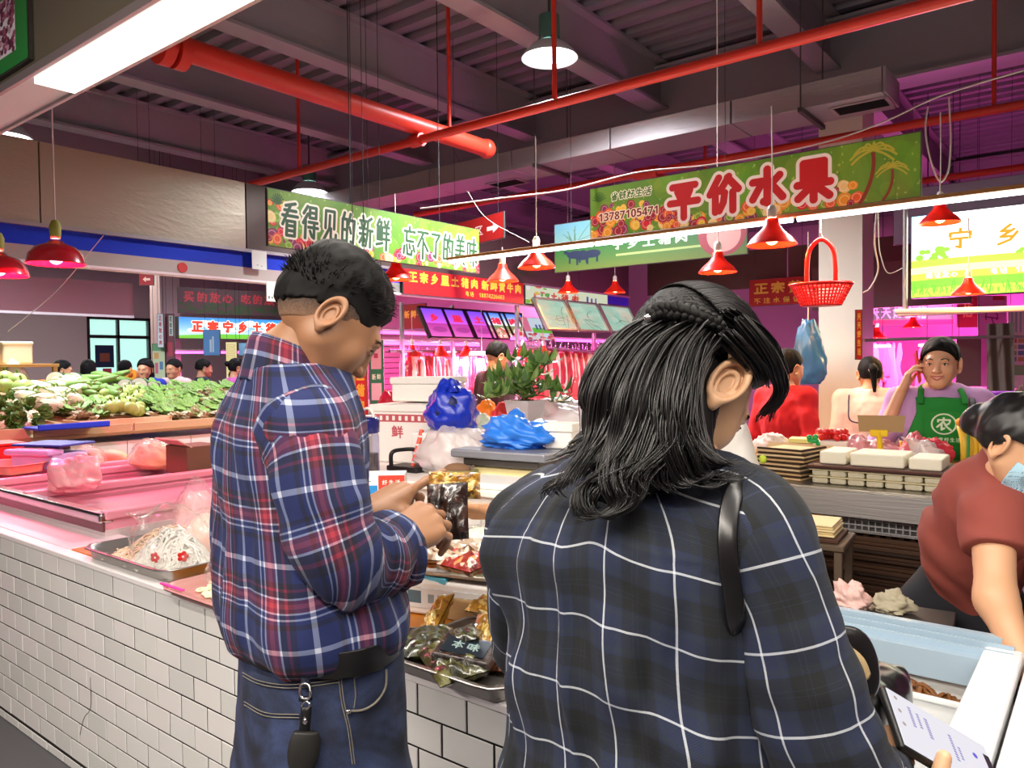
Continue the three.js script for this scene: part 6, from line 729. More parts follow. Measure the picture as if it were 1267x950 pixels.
  const G = [
    [[[868, 398, 0.815], [820, 425, 0.795], [790, 480, 0.775], [776, 545, 0.765], [762, 590, 0.758], [770, 622, 0.755]], 150, 0.026, 0.018, 0.008], [[[850, 388, 0.835], [790, 420, 0.82], [754, 475, 0.81], [742, 540, 0.8], [712, 580, 0.79], [700, 605, 0.785]], 120, 0.022, 0.016, 0.01],
    [[[845, 385, 0.86], [775, 410, 0.855], [740, 455, 0.845], [729, 505, 0.84], [727, 545, 0.835], [694, 570, 0.83]], 90, 0.016, 0.013, 0.009], [[[872, 400, 0.81], [842, 440, 0.785], [828, 500, 0.762], [820, 550, 0.755], [800, 595, 0.75], [812, 612, 0.745]], 150, 0.028, 0.022, 0.008],
    [[[870, 408, 0.81], [855, 450, 0.782], [852, 505, 0.765], [862, 552, 0.755], [894, 574, 0.752], [916, 570, 0.755]], 110, 0.018, 0.012, 0.006], [[[866, 420, 0.805], [846, 480, 0.772], [846, 545, 0.755], [862, 585, 0.748], [900, 590, 0.748], [918, 580, 0.752]], 90, 0.018, 0.012, 0.008],
    [[[800, 480, 0.782], [780, 545, 0.765], [750, 585, 0.765], [722, 606, 0.768], [722, 628, 0.77], [745, 634, 0.765]], 120, 0.02, 0.013, 0.008], [[[815, 500, 0.772], [795, 560, 0.757], [778, 600, 0.752], [768, 625, 0.752], [748, 640, 0.758], [732, 630, 0.765]], 110, 0.02, 0.011, 0.008],
    [[[770, 490, 0.815], [745, 545, 0.8], [712, 578, 0.8], [692, 598, 0.81], [690, 616, 0.82]], 70, 0.016, 0.01, 0.009], [[[765, 430, 0.85], [738, 460, 0.84], [728, 500, 0.835], [736, 530, 0.83], [714, 556, 0.83]], 60, 0.012, 0.009, 0.008],
    [[[836, 470, 0.77], [826, 540, 0.752], [840, 590, 0.745], [870, 598, 0.745], [880, 580, 0.75]], 90, 0.022, 0.012, 0.01], [[[852, 395, 0.83], [812, 440, 0.805], [795, 510, 0.785], [785, 570, 0.765], [742, 600, 0.76]], 120, 0.024, 0.018, 0.008],
    [[[915, 392, 0.80], [942, 424, 0.8], [962, 460, 0.815], [962, 492, 0.835], [944, 522, 0.85]], 90, 0.009, 0.008, 0.003, 0.0012], [[[900, 384, 0.81], [940, 410, 0.82], [964, 448, 0.84], [966, 484, 0.85]], 70, 0.01, 0.007, 0.003],
    [[[895, 410, 0.79], [915, 430, 0.79], [935, 452, 0.80], [945, 480, 0.82]], 60, 0.012, 0.01, 0.002],
  ];
  for (const a of G) part('lock', lock(...a), hairMat, hair);
  // combed strands over the crown
  const comb = []; for (let i = 0; i < 760; i++) { const s = rr(-1, 1), lf = rr(0, 0.003), t0 = rr(-1.35, -0.75), t1 = rr(0.8, 1.6), P = []; for (let k = 0; k <= 7; k++) { const t = k / 7, th = lerp(-1.0, 1.15, t) , f = s * 1.5, c = V(Math.sin(f) * 0.092, 0.03 + Math.cos(f) * Math.cos(th) * 0.1092 + lf, 0.014 + Math.cos(f) * Math.sin(th) * 0.1132); P.push(c.applyMatrix4(HM)); } comb.push(sweep(P, () => 0.0011, { n: 12, m: 4, caps: false, up: V(1, 0.1, 0.2) })); }
  part('combed_crown', mergeI(comb), hairMat, hair);
  { const A = [[806, 392, 0.815], [822, 384, 0.805], [845, 386, 0.79], [868, 394, 0.78], [888, 402, 0.785], [902, 420, 0.8]].map((p) => L(...p)), cv = new THREE.CatmullRomCurve3(A), strandsB = []; for (let k = 0; k < 3; k++) { const P = []; for (let i = 0; i <= 40; i++) { const t = i / 40, c = cv.getPointAt(t), ph = t * 30 + (k * 2 * PI) / 3; c.y += 0.006 * Math.cos(ph); c.z += 0.005 * Math.sin(2 * ph) ; P.push(c); } strandsB.push(sweep(P, (t) => 0.0062 * (1 - 0.4 * t), { n: 80, m: 8, up: V(0, 1, 0.2) })); } part('braid', mergeI(strandsB), coreHair, hair); const p = L(803, 393, 0.81); part('hair_clip', ball(0.006, p.x, p.y, p.z, 1, 0.7, 0.7), M.chrome, hair); }
  // handbag on its strap, phone in the hand
  const onT = (px, py, e) => { for (let d = 0.66; d < 1; d += 0.003) { const p = L(px, py, d); if (torsoF(p.x, p.y, p.z) < 0.004) return L(px, py, d - e); } return L(px, py, 0.76); };
  const bagG = thing('handbag', 'black leather handbag with a brass zip hanging from the woman\'s right shoulder', 'handbag', base, turn), leather = phys(0x0c0c0d, { roughness: 0.32, clearcoat: 0.4, clearcoatRoughness: 0.3, bumpMap: grain, bumpScale: 0.0012 });
  part('strap', sweep([[928, 596, 0], [912, 604, 0.004], [903, 630, 0.004], [900, 665, 0.004], [902, 700, 0.004], [907, 735, 0.004], [911, 768, 0.003], [916, 792, -0.02]].map((p) => onT(...p)), () => [0.0095, 0.0024], { n: 40, m: 10, up: dirL(V(0.55, 0.35, 0.75)) }), leather, bagG);
  { const b0 = L(1056, 892, 0.85), f = (x, y, z) => { const q = [(x - b0.x) / 0.045, (y - b0.y) / 0.055, (z - b0.z) / 0.08], r = Math.pow(Math.abs(q[0]) ** 5 + Math.abs(q[1]) ** 5 + Math.abs(q[2]) ** 5, 1 / 5); return (r - 1) * 0.05 + 0.006 * noise(x * 24, y * 24, z * 24) + 0.002 * noise(x * 80, y * 60, z * 80); }; part('bag_body', nets(f, b0.clone().add(V(-0.09, -0.12, -0.14)), b0.clone().add(V(0.09, 0.12, 0.14)), 0.005), leather, bagG);
    part('zip_flap', sweep([[1036, 788], [1058, 792], [1070, 812], [1074, 842], [1068, 856]].map(([x, y]) => L(x, y, 0.765)), () => [0.012, 0.004], { n: 24, m: 10, up: dirL(V(0.6, 0.2, 0.8)) }), leather, bagG); part('lining', sweep([[1038, 812], [1052, 820], [1060, 838]].map(([x, y]) => L(x, y, 0.76)), (t) => 0.014, { n: 10, m: 10 }), std(0xa08a62, { roughness: 0.8 }), bagG);
    part('zip', tube([[1034, 824], [1047, 834], [1062, 847]].map(([x, y]) => L(x, y, 0.742)), 0.0022, 20, 6), std(0xb89850, { metalness: 1, roughness: 0.3 }), bagG); part('buckle', tube([[1068, 890], [1076, 892], [1074, 906], [1068, 902]].map(([x, y]) => L(x, y, 0.752)), 0.0016, 20, 6, true), M.chrome, bagG); }
  const pg = thing('phone', 'black phone with a lit chat screen in the woman\'s hand', 'phone', ph[0].clone().addScaledVector(ux, len / 2).addScaledVector(uy, 0.036)); pg.quaternion.setFromRotationMatrix(new THREE.Matrix4().makeBasis(ux, uy.clone().negate(), un));
  const scr = canvasTex(512, 256, (c, w, h) => { c.fillStyle = '#eceaf2'; c.fillRect(0, 0, w, h); c.save(); c.fillStyle = '#9a94c8'; for (const [x, y, ww, hh] of [[90, 40, 16, 90], [130, 50, 14, 70], [170, 50, 18, 90], [290, 60, 16, 110], [322, 100, 14, 60]]) { for (let k = 0; k < hh; k += 12) c.fillRect(x, y + k, ww, 8); } c.fillStyle = '#6a68d8'; c.beginPath(); c.arc(420, 90, 12, 0, 7); c.fill(); c.fillStyle = '#b8a8a0'; for (const y of [30, 90, 150]) { c.beginPath(); c.arc(36, y, 9, 0, 7); c.fill(); } c.fillStyle = '#38343c'; c.fillRect(478, 50, 34, 130); c.restore(); });
  part('case', rbox(len, 0.074, 0.009, 0.004, 0, 0, -0.0046, 3), M.black, pg); part('screen', rbox(len - 0.008, 0.067, 0.0012, 0.0005, 0, 0, 0.0004), new THREE.MeshStandardMaterial({ color: 0x080808, emissive: 0xffffff, emissiveMap: scr, emissiveIntensity: 1.0, roughness: 0.1 }), pg);
}
// ---------------------------------------------------------------- other people: one builder, posed by joints in the person's own frame (feet at the origin, looking along -z)
const figCache = {};
function figure(label, pos, yaw, o = {}) {
  const { h = 1.62, skin = 0xc8946e, top = M.white, pants = M.black, hairKind = 'short', elR = [0.23, 1.09, 0.03], wrR = [0.2, 0.9, -0.12], elL = [-0.23, 1.09, 0.03], wrL = [-0.2, 0.9, -0.12], sleeve = 1, hy = 0, hpch = -0.1, face = false, cell = 0.014, hcell = 0.007, build = 1, lean = 0, group } = o;
  const g = thing('person', label, 'person', pos, yaw, group), s = h / 1.65; g.scale.setScalar(1);
  const T = (a) => V(...a).multiplyScalar(s), ln = (a) => { const p = T(a); if (p.y > 0.95 * s) { const k = (p.y - 0.95 * s); p.z -= Math.sin(lean) * k; p.y -= (1 - Math.cos(lean)) * k; } return p; };
  const key = JSON.stringify([h, hairKind, elR, wrR, elL, wrL, sleeve, hy, hpch, cell, hcell, build, lean]);
  const shR = ln([0.165 * build, 1.35, 0]), shL = ln([-0.165 * build, 1.35, 0]), eR = T(elR), wR = T(wrR), eL = T(elL), wL = T(wrL), nb = ln([0, 1.39, 0.01]), hp = ln([0, 1.52, -0.025]);
  const HM = headMatrix(hp, hy, hpch - lean * 0.5, 0, s * 0.97);
  const G = figCache[key] ??= (() => {
    const R = {}, b = 0.012 * (build - 1);
    const body = union(0.03, cap(hp.clone().add(V(0, -0.04, 0.03)), nb, 0.048 * s, 0.056 * s), cap(nb, ln([0, 1.2, 0]), 0.06 * s, 0.085 * s), cap(ln([0, 1.2, 0]), T([0, 0.95, 0]), 0.085 * s, 0.085 * s), cap(shR, eR, 0.042 * s, 0.036 * s), cap(eR, wR, 0.036 * s, 0.025 * s), cap(shL, eL, 0.042 * s, 0.036 * s), cap(eL, wL, 0.036 * s, 0.025 * s), cap(shR, nb, 0.04 * s, 0.045 * s), cap(shL, nb, 0.04 * s, 0.045 * s), cap(T([0.08, 0.9, 0]), T([0.085, 0.08, 0.01]), 0.075 * s, 0.042 * s), cap(T([-0.08, 0.9, 0]), T([-0.085, 0.08, 0.01]), 0.075 * s, 0.042 * s));
    const hand = (w, e, left) => pose(handGeo({ left, cell: 0.0045, size: s * 0.93 }), w, w.clone().sub(e), o.palm ?? V(left ? -0.6 : 0.6, 0.5, -0.4));
    const xs = [shR, eR, wR, shL, eL, wL].map((p) => p.x), zs = [shR, eR, wR, shL, eL, wL, hp].map((p) => p.z), ys = [eR.y, wR.y, eL.y, wL.y, hp.y - 0.07 * s].map((y) => y + 0.06);
    const lo = V(Math.min(...xs, -0.2) - 0.1, 0.03, Math.min(...zs, -0.1) - 0.1), hi = V(Math.max(...xs, 0.2) + 0.1, Math.max(...ys), Math.max(...zs, 0.1) + 0.12);
    R.body = mergeI([nets(body, lo, hi, cell), headMesh(HEAD({ noNeck: true }), HM, hcell), hand(wR, eR, false), hand(wL, eL, true)]);
    const C = (y, a, d) => { const p = y > 0.95 ? ln([0, y, 0]) : T([0, y, 0]); return [p.y, p.x, p.z, a * s * build, d * s * build]; };
    const tl = loft([C(0.84, 0.168, 0.125), C(0.95, 0.16, 0.118), C(1.08, 0.158, 0.115), C(1.22, 0.172, 0.12), C(1.33, 0.165, 0.098), C(1.385, 0.1, 0.075), C(1.405, 0.075, 0.066)], 0.015), t2 = (a, b) => a.clone().lerp(b, sleeve < 1 ? Math.min(1, sleeve * 1.9) : 1);
    const sl = [cap(shR, t2(shR, eR), 0.062 * s, 0.056 * s), cap(shL, t2(shL, eL), 0.062 * s, 0.056 * s), cap(shR, nb, 0.055 * s, 0.05 * s), cap(shL, nb, 0.055 * s, 0.05 * s)]; if (sleeve >= 1) sl.push(cap(eR, eR.clone().lerp(wR, 0.92), 0.05 * s, 0.042 * s), cap(eL, eL.clone().lerp(wL, 0.92), 0.05 * s, 0.042 * s));
    const tf = union(0.035, tl, ...sl); R.top = nets((x, y, z) => tf(x, y, z) + 0.006 * noise(x * 14, y * 11, z * 14) + 0.003 * noise(x * 36, y * 26, z * 36), lo.clone().setY(0.8 * s), hi.clone().setY(Math.max(hi.y, 1.45 * s)), cell * 0.8, (x, y, z) => [Math.atan2(x, z) * 0.16, y]);
    const pf = union(0.03, loft([C(0.82, 0.172, 0.124), C(0.98, 0.156, 0.115)], 0.01), cap(T([0.085, 0.86, 0]), T([0.09, 0.08, 0.01]), 0.09 * s, 0.058 * s), cap(T([-0.085, 0.86, 0]), T([-0.09, 0.08, 0.01]), 0.09 * s, 0.058 * s)); R.pants = nets(pf, T([-0.24, 0.05, -0.2]), T([0.24, 0.99, 0.2]), cell * 1.3);
    const shoe = (k) => sweep([T([k * 0.088, 0.05, 0.08]), T([k * 0.088, 0.05, 0]), T([k * 0.095, 0.03, -0.15])], (t) => [0.042 * Math.pow(Math.sin((0.15 + t * 0.75) * PI), 0.4), lerp(0.047, 0.03, t)], { n: 10, m: 12 }); R.shoes = [shoe(1), shoe(-1)];
    const capF = (x, y, z) => { const th = 0.01 + 0.006 * smoothstep(y, 0.02, 0.12) + 0.003 * noise(x * 50, y * 25, z * 50) + (hairKind === 'bob' || hairKind === 'long' ? 0.006 : 0); const d = ell(V(0, 0.03, 0.014), 0.075 + th, 0.092 + th, 0.096 + th)(x, y, z); const side = hairKind === 'short' ? 0.02 : 0.03, bk = hairKind === 'short' ? -0.02 : -0.035; const f = z < -0.03 ? lerp(side, 0.078, clamp((-z - 0.03) / 0.055, 0, 1)) : lerp(side, bk, clamp((z + 0.0) / 0.04, 0, 1)); let q = smax(d, f - y, 0.012); if (hairKind === 'bob' || hairKind === 'long') { const c = ell(V(0, hairKind === 'long' ? -0.07 : -0.03, 0.03), 0.09, hairKind === 'long' ? 0.15 : 0.1, 0.082)(x, y, z), hole = ell(V(0, -0.04, -0.06), 0.066, 0.13, 0.08)(x, y, z); q = smin(q, smax(c, -hole, 0.01), 0.02); } if (hairKind === 'bun') q = smin(q, ell(V(0, 0.05, 0.13), 0.038, 0.036, 0.034)(x, y, z), 0.012); if (hairKind === 'pony') { q = smin(q, cap(V(0, 0.055, 0.115), V(0.0, 0.03, 0.15), 0.02, 0.026)(x, y, z), 0.012); q = smin(q, cap(V(0, 0.03, 0.15), V(0.01, -0.13, 0.13), 0.028, 0.012)(x, y, z), 0.02); } return q; };
    R.hair = nets(capF, V(-0.11, -0.24, -0.13), V(0.11, 0.16, 0.2), hcell * 0.9).applyMatrix4(HM); return R;
  })();
  part('body', G.body, skinMat(skin), g); part('top', G.top, top, g); part('trousers', G.pants, pants, g); part('shoe', G.shoes[0], M.black, g); part('shoe', G.shoes[1], M.black, g); part('hair', G.hair, mattHair, g);
  if (face) faceParts(g, HM);
  g.userData_HM = HM; return { g, HM, s };
}
const feet = (px, py, d) => at(px, py, d).setY(0);
const dye = (c) => std(c, { roughness: 0.85, side: THREE.DoubleSide });
const toCam = (p) => Math.atan2(-(p.x - camera.position.x), -(p.z - camera.position.z));   // yaw with which a figure at p turns its back to the viewer
const facing = (p, k) => toCam(p) + k;                                              // k: 0 back view, PI faces the viewer, -PI/2 looks to picture right
{
  const crowd = [[75, 9, 'person in blue shirt looking right beside the cut winter melon at far left', 'short', 0x20407a, -1.5, 0x14161c], [109, 9.4, 'person with bobbed black hair in a maroon top, seen from behind by the window', 'bob', 0x5a2430, -0.3, 0x14161c], [154, 10, 'person hidden up to the hair behind the melon slices by the window', 'short', 0x4a4450, -0.5, 0x14161c], [181, 8.8, 'woman with shoulder length black hair and bright blue top facing the viewer', 'long', 0x1a2ea8, 2.7, 0x14161c], [217, 9.1, 'person in pale pink shirt behind the leafy greens beside the pillar', 'short', 0xd8b8b4, 2.4, 0x14161c], [250, 9.7, 'man in dark navy shirt looking right above the leafy greens', 'short', 0x1e2a3e, -1.3, 0x14161c], [291, 9.2, 'woman in pink top with her hair in a bun beside the man\'s shoulder', 'bun', 0xd86ab8, -1.2, 0x2a2230]];
  for (const [px, d, label, hairKind, c, k, pc] of crowd) { const p = feet(px, 460, d); figure(label, p, facing(p, k), { h: 1.6, hairKind, top: dye(c), pants: dye(pc), cell: 0.018, hcell: 0.009, sleeve: k > 2 ? 0.5 : 1 }); }
  { const p = feet(273, 470, 9.9); figure('person bent forward with black hair and brown top next to the navy shirt', p, facing(p, -1.9), { h: 1.5, hairKind: 'short', top: dye(0x5a2e28), pants: dye(0x15161c), lean: 0.35, cell: 0.018, hcell: 0.009 }); }
  // pork stall keeper
  { const p = feet(612, 470, 6.2); figure('pork seller in dark maroon jacket looking down behind the potted plant', p, facing(p, -1.0), { h: 1.68, hairKind: 'short', top: dye(0x3a1c26), pants: dye(0x15141a), hpch: -0.5, cell: 0.016, hcell: 0.008 }); }
  // seller in white behind the woman
  { const p = feet(868, 500, 2.56), hand = at(608, 632, 2.36), yaw = facing(p, 2.3); const m = new THREE.Matrix4().compose(p, new THREE.Quaternion().setFromEuler(new THREE.Euler(0, yaw, 0)), V(1, 1, 1)).invert(), w = hand.applyMatrix4(m).multiplyScalar(1.65 / 1.56), e = at(735, 640, 2.38).applyMatrix4(m).multiplyScalar(1.65 / 1.56);
    const right = e.x > 0, a = { h: 1.56, hairKind: 'bun', top: dye(0xe6e2da), pants: dye(0x1c1c22), cell: 0.012, hcell: 0.006, hpch: -0.3, lean: 0.1, sleeve: 1 }; if (right) { a.elR = e.toArray(); a.wrR = w.toArray(); } else { a.elL = e.toArray(); a.wrL = w.toArray(); }
    const { g } = figure('seller in white shirt with a small printed badge, mostly hidden behind the woman\'s head', p, yaw, a);
    const q = at(944, 568, 2.36).applyMatrix4(m); part('badge', ball(0.014, q.x, q.y, q.z, 1, 1, 0.6, 12), std(0xa8b82a), g, 'yellow-green badge'); const q2 = at(935, 590, 2.36).applyMatrix4(m); part('red_trim', ball(0.02, q2.x, q2.y, q2.z, 1.4, 0.3, 0.5, 12), std(0x9a2238), g); }
  // woman in red, girl with a ponytail
  { const p = feet(972, 480, 4.6); figure('woman in bright red jacket with pinned up hair left of the pillar', p, facing(p, -0.75), { h: 1.57, hairKind: 'bun', top: dye(0xc8101a), pants: dye(0x1c1820), cell: 0.013, hcell: 0.006, hpch: -0.15 }); }
  { const p = feet(1077, 480, 5.1), { g, s } = figure('girl with a ponytail in pale pink sailor-collar dress, seen from behind', p, facing(p, 0.15), { h: 1.52, hairKind: 'pony', top: dye(0xf0cfc0), pants: dye(0xeac6b6), cell: 0.012, hcell: 0.006, sleeve: 0.5, build: 1.12 });
    const cf = (k) => sweep([V(-0.15 * k, 1.3, 0.112), V(-0.06, 1.18, 0.145), V(0.06, 1.18, 0.145), V(0.15 * k, 1.3, 0.112)].map((v) => v.multiplyScalar(s)), () => [0.004, 0.004], { n: 24, m: 6 }); part('collar_stripe', [tube([V(-0.15, 1.375, 0.06), V(-0.16, 1.3, 0.118), V(-0.152, 1.2, 0.15), V(0, 1.185, 0.152), V(0.152, 1.2, 0.15), V(0.16, 1.3, 0.118), V(0.15, 1.375, 0.06)].map((v) => v.multiplyScalar(s)), 0.0045, 50, 6)], std(0x20284a), g, 'navy sailor collar stripe'); part('hair_tie', new THREE.TorusGeometry(0.022, 0.007, 8, 18).translate(0, 1.56 * s, 0.11), std(0xd8c8cc), g); part('skirt', nets(loft([[0.42 * s, 0, 0, 0.27, 0.25], [0.7 * s, 0, 0, 0.23, 0.2], [1.0 * s, 0, 0, 0.18, 0.135]], 0.01), V(-0.3, 0.4, -0.3), V(0.3, 1.02 * s, 0.3), 0.016), dye(0xf0cfc0), g); }
  // fruit seller in the green apron, phone at her ear
  { const p = feet(1162, 470, 3.5), yaw = facing(p, PI + 0.12); const { g, HM, s } = figure('smiling fruit seller in lilac shirt and green apron, phone at her ear', p, yaw, { h: 1.6, skin: 0xdba583, hairKind: 'short', top: dye(0xc79ad0), pants: dye(0x23222a), sleeve: 0.55, elR: [0.27, 1.13, -0.1], wrR: [0.165, 1.4, -0.07], elL: [-0.36, 1.16, 0.06], wrL: [-0.2, 0.98, 0.02], hpch: -0.02, hy: -0.25, face: false, cell: 0.011, hcell: 0.0042, build: 0.98, palm: V(1, 0.3, 0.2) });
    faceParts(g, HM, { lip: 0xb8605a, smile: 0.006 }); part('teeth', ball(0.012, 0, -0.06, -0.0905, 1.2, 0.3, 0.4, 12).applyMatrix4(HM), M.white, g); const W = (x, y, z) => V(x, y, z).multiplyScalar(s), green = dye(0x1e8a34);
    { const f = loft([[0.55, 0, 0, 0.235, 0.17], [0.84, 0, 0, 0.212, 0.16], [0.95, 0, 0, 0.204, 0.152], [1.08, 0, 0, 0.2, 0.149], [1.2, 0, 0, 0.2, 0.152], [1.29, 0, 0, 0.19, 0.13], [1.37, 0, 0, 0.17, 0.108]].map((r) => r.map((v) => v * s)), 0.006), inner = (x, y, z) => f(x, y, z) + 0.014; const w = (y) => (y > 1.02 * s ? lerp(0.105, 0.18, clamp((1.3 * s - y) / (0.2 * s), 0, 1)) : 0.2) * s; part('apron', nets((x, y, z) => Math.max(f(x, y, z) + 0.002 * noise(x * 20, y * 12, 1), -inner(x, y, z), Math.abs(x) - w(y), z + 0.03), V(-0.3, 0.5, -0.25), V(0.3, 1.38, 0.05), 0.006), green, g); }
    for (const k of [1, -1]) part('apron_strap', sweep([W(k * 0.09, 1.345, -0.128), W(k * 0.085, 1.385, -0.085), W(k * 0.075, 1.415, -0.02), W(k * 0.05, 1.42, 0.06)], () => [0.013, 0.003], { n: 16, m: 8, up: V(0, 0.3, -1) }), green, g);
    const lt = canvasTex(128, 128, (c) => { c.fillStyle = '#1e8a34'; c.fillRect(0, 0, 128, 128); c.strokeStyle = '#dcefd8'; c.lineWidth = 6; c.beginPath(); c.arc(64, 48, 40, 0, 7); c.stroke(); write(c, '农', 38, 22, 52, 54, 0, [[0.14, '#dcefd8']]); [...'本店营好生活'].forEach((ch, i) => write(c, ch, 8 + i * 19, 102, 16, 18, 0, [[0.14, '#dcefd8']])); });
    const L2 = part('apron_print', new THREE.PlaneGeometry(0.15, 0.14), new THREE.MeshStandardMaterial({ map: lt, roughness: 0.9 }), g); L2.position.copy(W(0.0, 1.235, -0.16)); L2.rotation.y = PI;
    const ph = part('phone', rbox(0.009, 0.14, 0.07, 0.003), std(0xc8281e, { roughness: 0.35 }), g, 'red phone held at her ear'); ph.position.copy(W(0.092, 1.51, -0.03)); ph.rotation.set(0.25, 0, -0.1);
    part('bag_strap', sweep([W(-0.13, 1.385, 0.0), W(-0.12, 1.34, -0.11), W(-0.1, 1.2, -0.158), W(-0.07, 1.08, -0.162), W(-0.05, 1.0, -0.16)], () => [0.012, 0.003], { n: 30, m: 8, up: V(0, 0.2, -1) }), std(0x3c3a44), g); part('strap_clip', rbox(0.014, 0.04, 0.01, 0.003, -0.05 * s, 0.985 * s, -0.165 * s), M.chrome, g); }
  // woman in the rust red shirt bending over the freezer
  { const base = feet(1165, 700, 2.25), g = thing('person', 'woman in rust red T-shirt and face mask bending over the white freezer', 'person', base); const W = (px, py, d) => at(px, py, d).sub(base);
    const hip = W(1196, 738, 2.22), mid = W(1206, 672, 2.12), chest = W(1224, 622, 2.02), nb = W(1242, 588, 1.95), hd = W(1258, 552, 1.88), sR = W(1228, 640, 1.88), eR = W(1232, 742, 1.78), wR = W(1283, 858, 1.66), sL = W(1240, 600, 2.1), eL = W(1290, 690, 2.0), wL = W(1310, 800, 1.85);
    const body = union(0.03, cap(hd.clone().add(V(0, -0.05, 0)), nb, 0.05, 0.056), cap(nb, chest, 0.06, 0.09), cap(chest, hip, 0.09, 0.09), cap(sR, eR, 0.05, 0.042), cap(eR, wR, 0.042, 0.028), cap(sL, eL, 0.05, 0.04), cap(eL, wL, 0.04, 0.028), cap(sR, nb, 0.045, 0.05), cap(sL, nb, 0.045, 0.05), cap(hip, V(hip.x, 0.06, hip.z), 0.09, 0.045), cap(hip, V(hip.x - 0.12, 0.06, hip.z + 0.05), 0.09, 0.045));
    const HM = headMatrix(hd, -1.75, -0.6, 0, 0.95), hand = pose(handGeo({ cell: 0.004, size: 0.92 }), wR, wR.clone().sub(eR), V(0.3, 0.2, 0.9));
    part('body', mergeI([nets(body, V(-0.3, 0.02, -0.35), V(0.9, hd.y - 0.03, 0.95), 0.013), headMesh(HEAD({ noNeck: true }), HM, 0.0042), hand]), skinMat(0xd2a07a), g); faceParts(g, HM);
    const sf = union(0.05, cap(hip, mid, 0.128, 0.126), cap(mid, chest, 0.126, 0.122), cap(chest, nb, 0.112, 0.06), cap(sR, sR.clone().lerp(eR, 0.46), 0.074, 0.074), cap(sL, sL.clone().lerp(eL, 0.46), 0.072, 0.072), cap(sR, nb, 0.065, 0.06), cap(sL, nb, 0.065, 0.06)), cut = (x, y, z) => { const ax = chest.clone().sub(hip).normalize(); return -((x - hip.x) * ax.x + (y - hip.y) * ax.y + (z - hip.z) * ax.z) - 0.02; }, cut2 = (x, y, z) => { const ax = eR.clone().sub(sR).normalize(), q = sR.clone().lerp(eR, 0.42); const along = (x - q.x) * ax.x + (y - q.y) * ax.y + (z - q.z) * ax.z, r = Math.hypot(x - q.x, y - q.y, z - q.z); return r < 0.16 ? along : -1; };
    part('shirt', nets((x, y, z) => smax(smax(sf(x, y, z) + 0.012 * noise(x * 12 + y * 6, y * 9, z * 12) + 0.013 * Math.sin((x * 0.8 + y) * 60 + 3 * noise(x * 6, y * 6, z * 6)) * noise(x * 7, y * 7, z * 7), cut(x, y, z), 0.012), cut2(x, y, z), 0.01), V(-0.3, 0.5, -0.35), V(0.6, 1.45, 0.6), 0.0085), dye(0x8c4238), g);
    const pf = union(0.04, cap(hip, hip.clone().add(V(0, -0.1, 0)), 0.14, 0.135), cap(hip.clone().add(V(0.06, -0.06, 0.03)), V(hip.x + 0.06, 0.08, hip.z + 0.03), 0.1, 0.06), cap(hip.clone().add(V(-0.09, -0.06, 0.03)), V(hip.x - 0.1, 0.08, hip.z + 0.06), 0.1, 0.06)); part('trousers', nets(pf, V(-0.35, 0.05, -0.35), V(0.35, hip.y + 0.12, 0.4), 0.016), dye(0x12131c), g);
    for (const k of [0.06, -0.1]) part('shoe', sweep([V(hip.x + k - 0.08, 0.045, hip.z + 0.04), V(hip.x + k, 0.045, hip.z + 0.04), V(hip.x + k + 0.14, 0.03, hip.z + 0.04)], (t) => [0.042 * Math.pow(Math.sin((0.15 + t * 0.75) * PI), 0.4), 0.04], { n: 10, m: 12 }), M.black, g);
    const capF = (x, y, z) => { const d = ell(V(0, 0.03, 0.014), 0.089, 0.107, 0.11)(x, y, z), f = z < -0.03 ? lerp(0.03, 0.075, clamp((-z - 0.03) / 0.055, 0, 1)) : lerp(0.03, -0.035, clamp(z / 0.04, 0, 1)); return smin(smax(d, f - y, 0.012), ell(V(0, 0.0, 0.115), 0.04, 0.045, 0.035)(x, y, z), 0.015) + 0.003 * noise(x * 60, y * 30, z * 60); }; part('hair', nets(capF, V(-0.11, -0.14, -0.13), V(0.11, 0.16, 0.2), 0.005).applyMatrix4(HM), hairMat, g);
    const mk = (x, y, z) => Math.max(Math.abs(HEAD({ noNeck: true })(x, y, z) - 0.004) - 0.0018, y + 0.012, -0.1 - y, z + 0.035); part('face_mask', nets(mk, V(-0.09, -0.12, -0.13), V(0.09, 0, 0), 0.0035).applyMatrix4(HM), std(0xa8cfe0, { roughness: 0.8 }), g, 'pale blue face mask'); part('hair_band', tube([-1.2, -0.6, 0, 0.6, 1.2].map((a) => V(Math.sin(a) * 0.092, 0.03 + Math.cos(a) * 0.108, -0.02)), 0.003, 20, 5).applyMatrix4(HM), M.rail, g); }
}
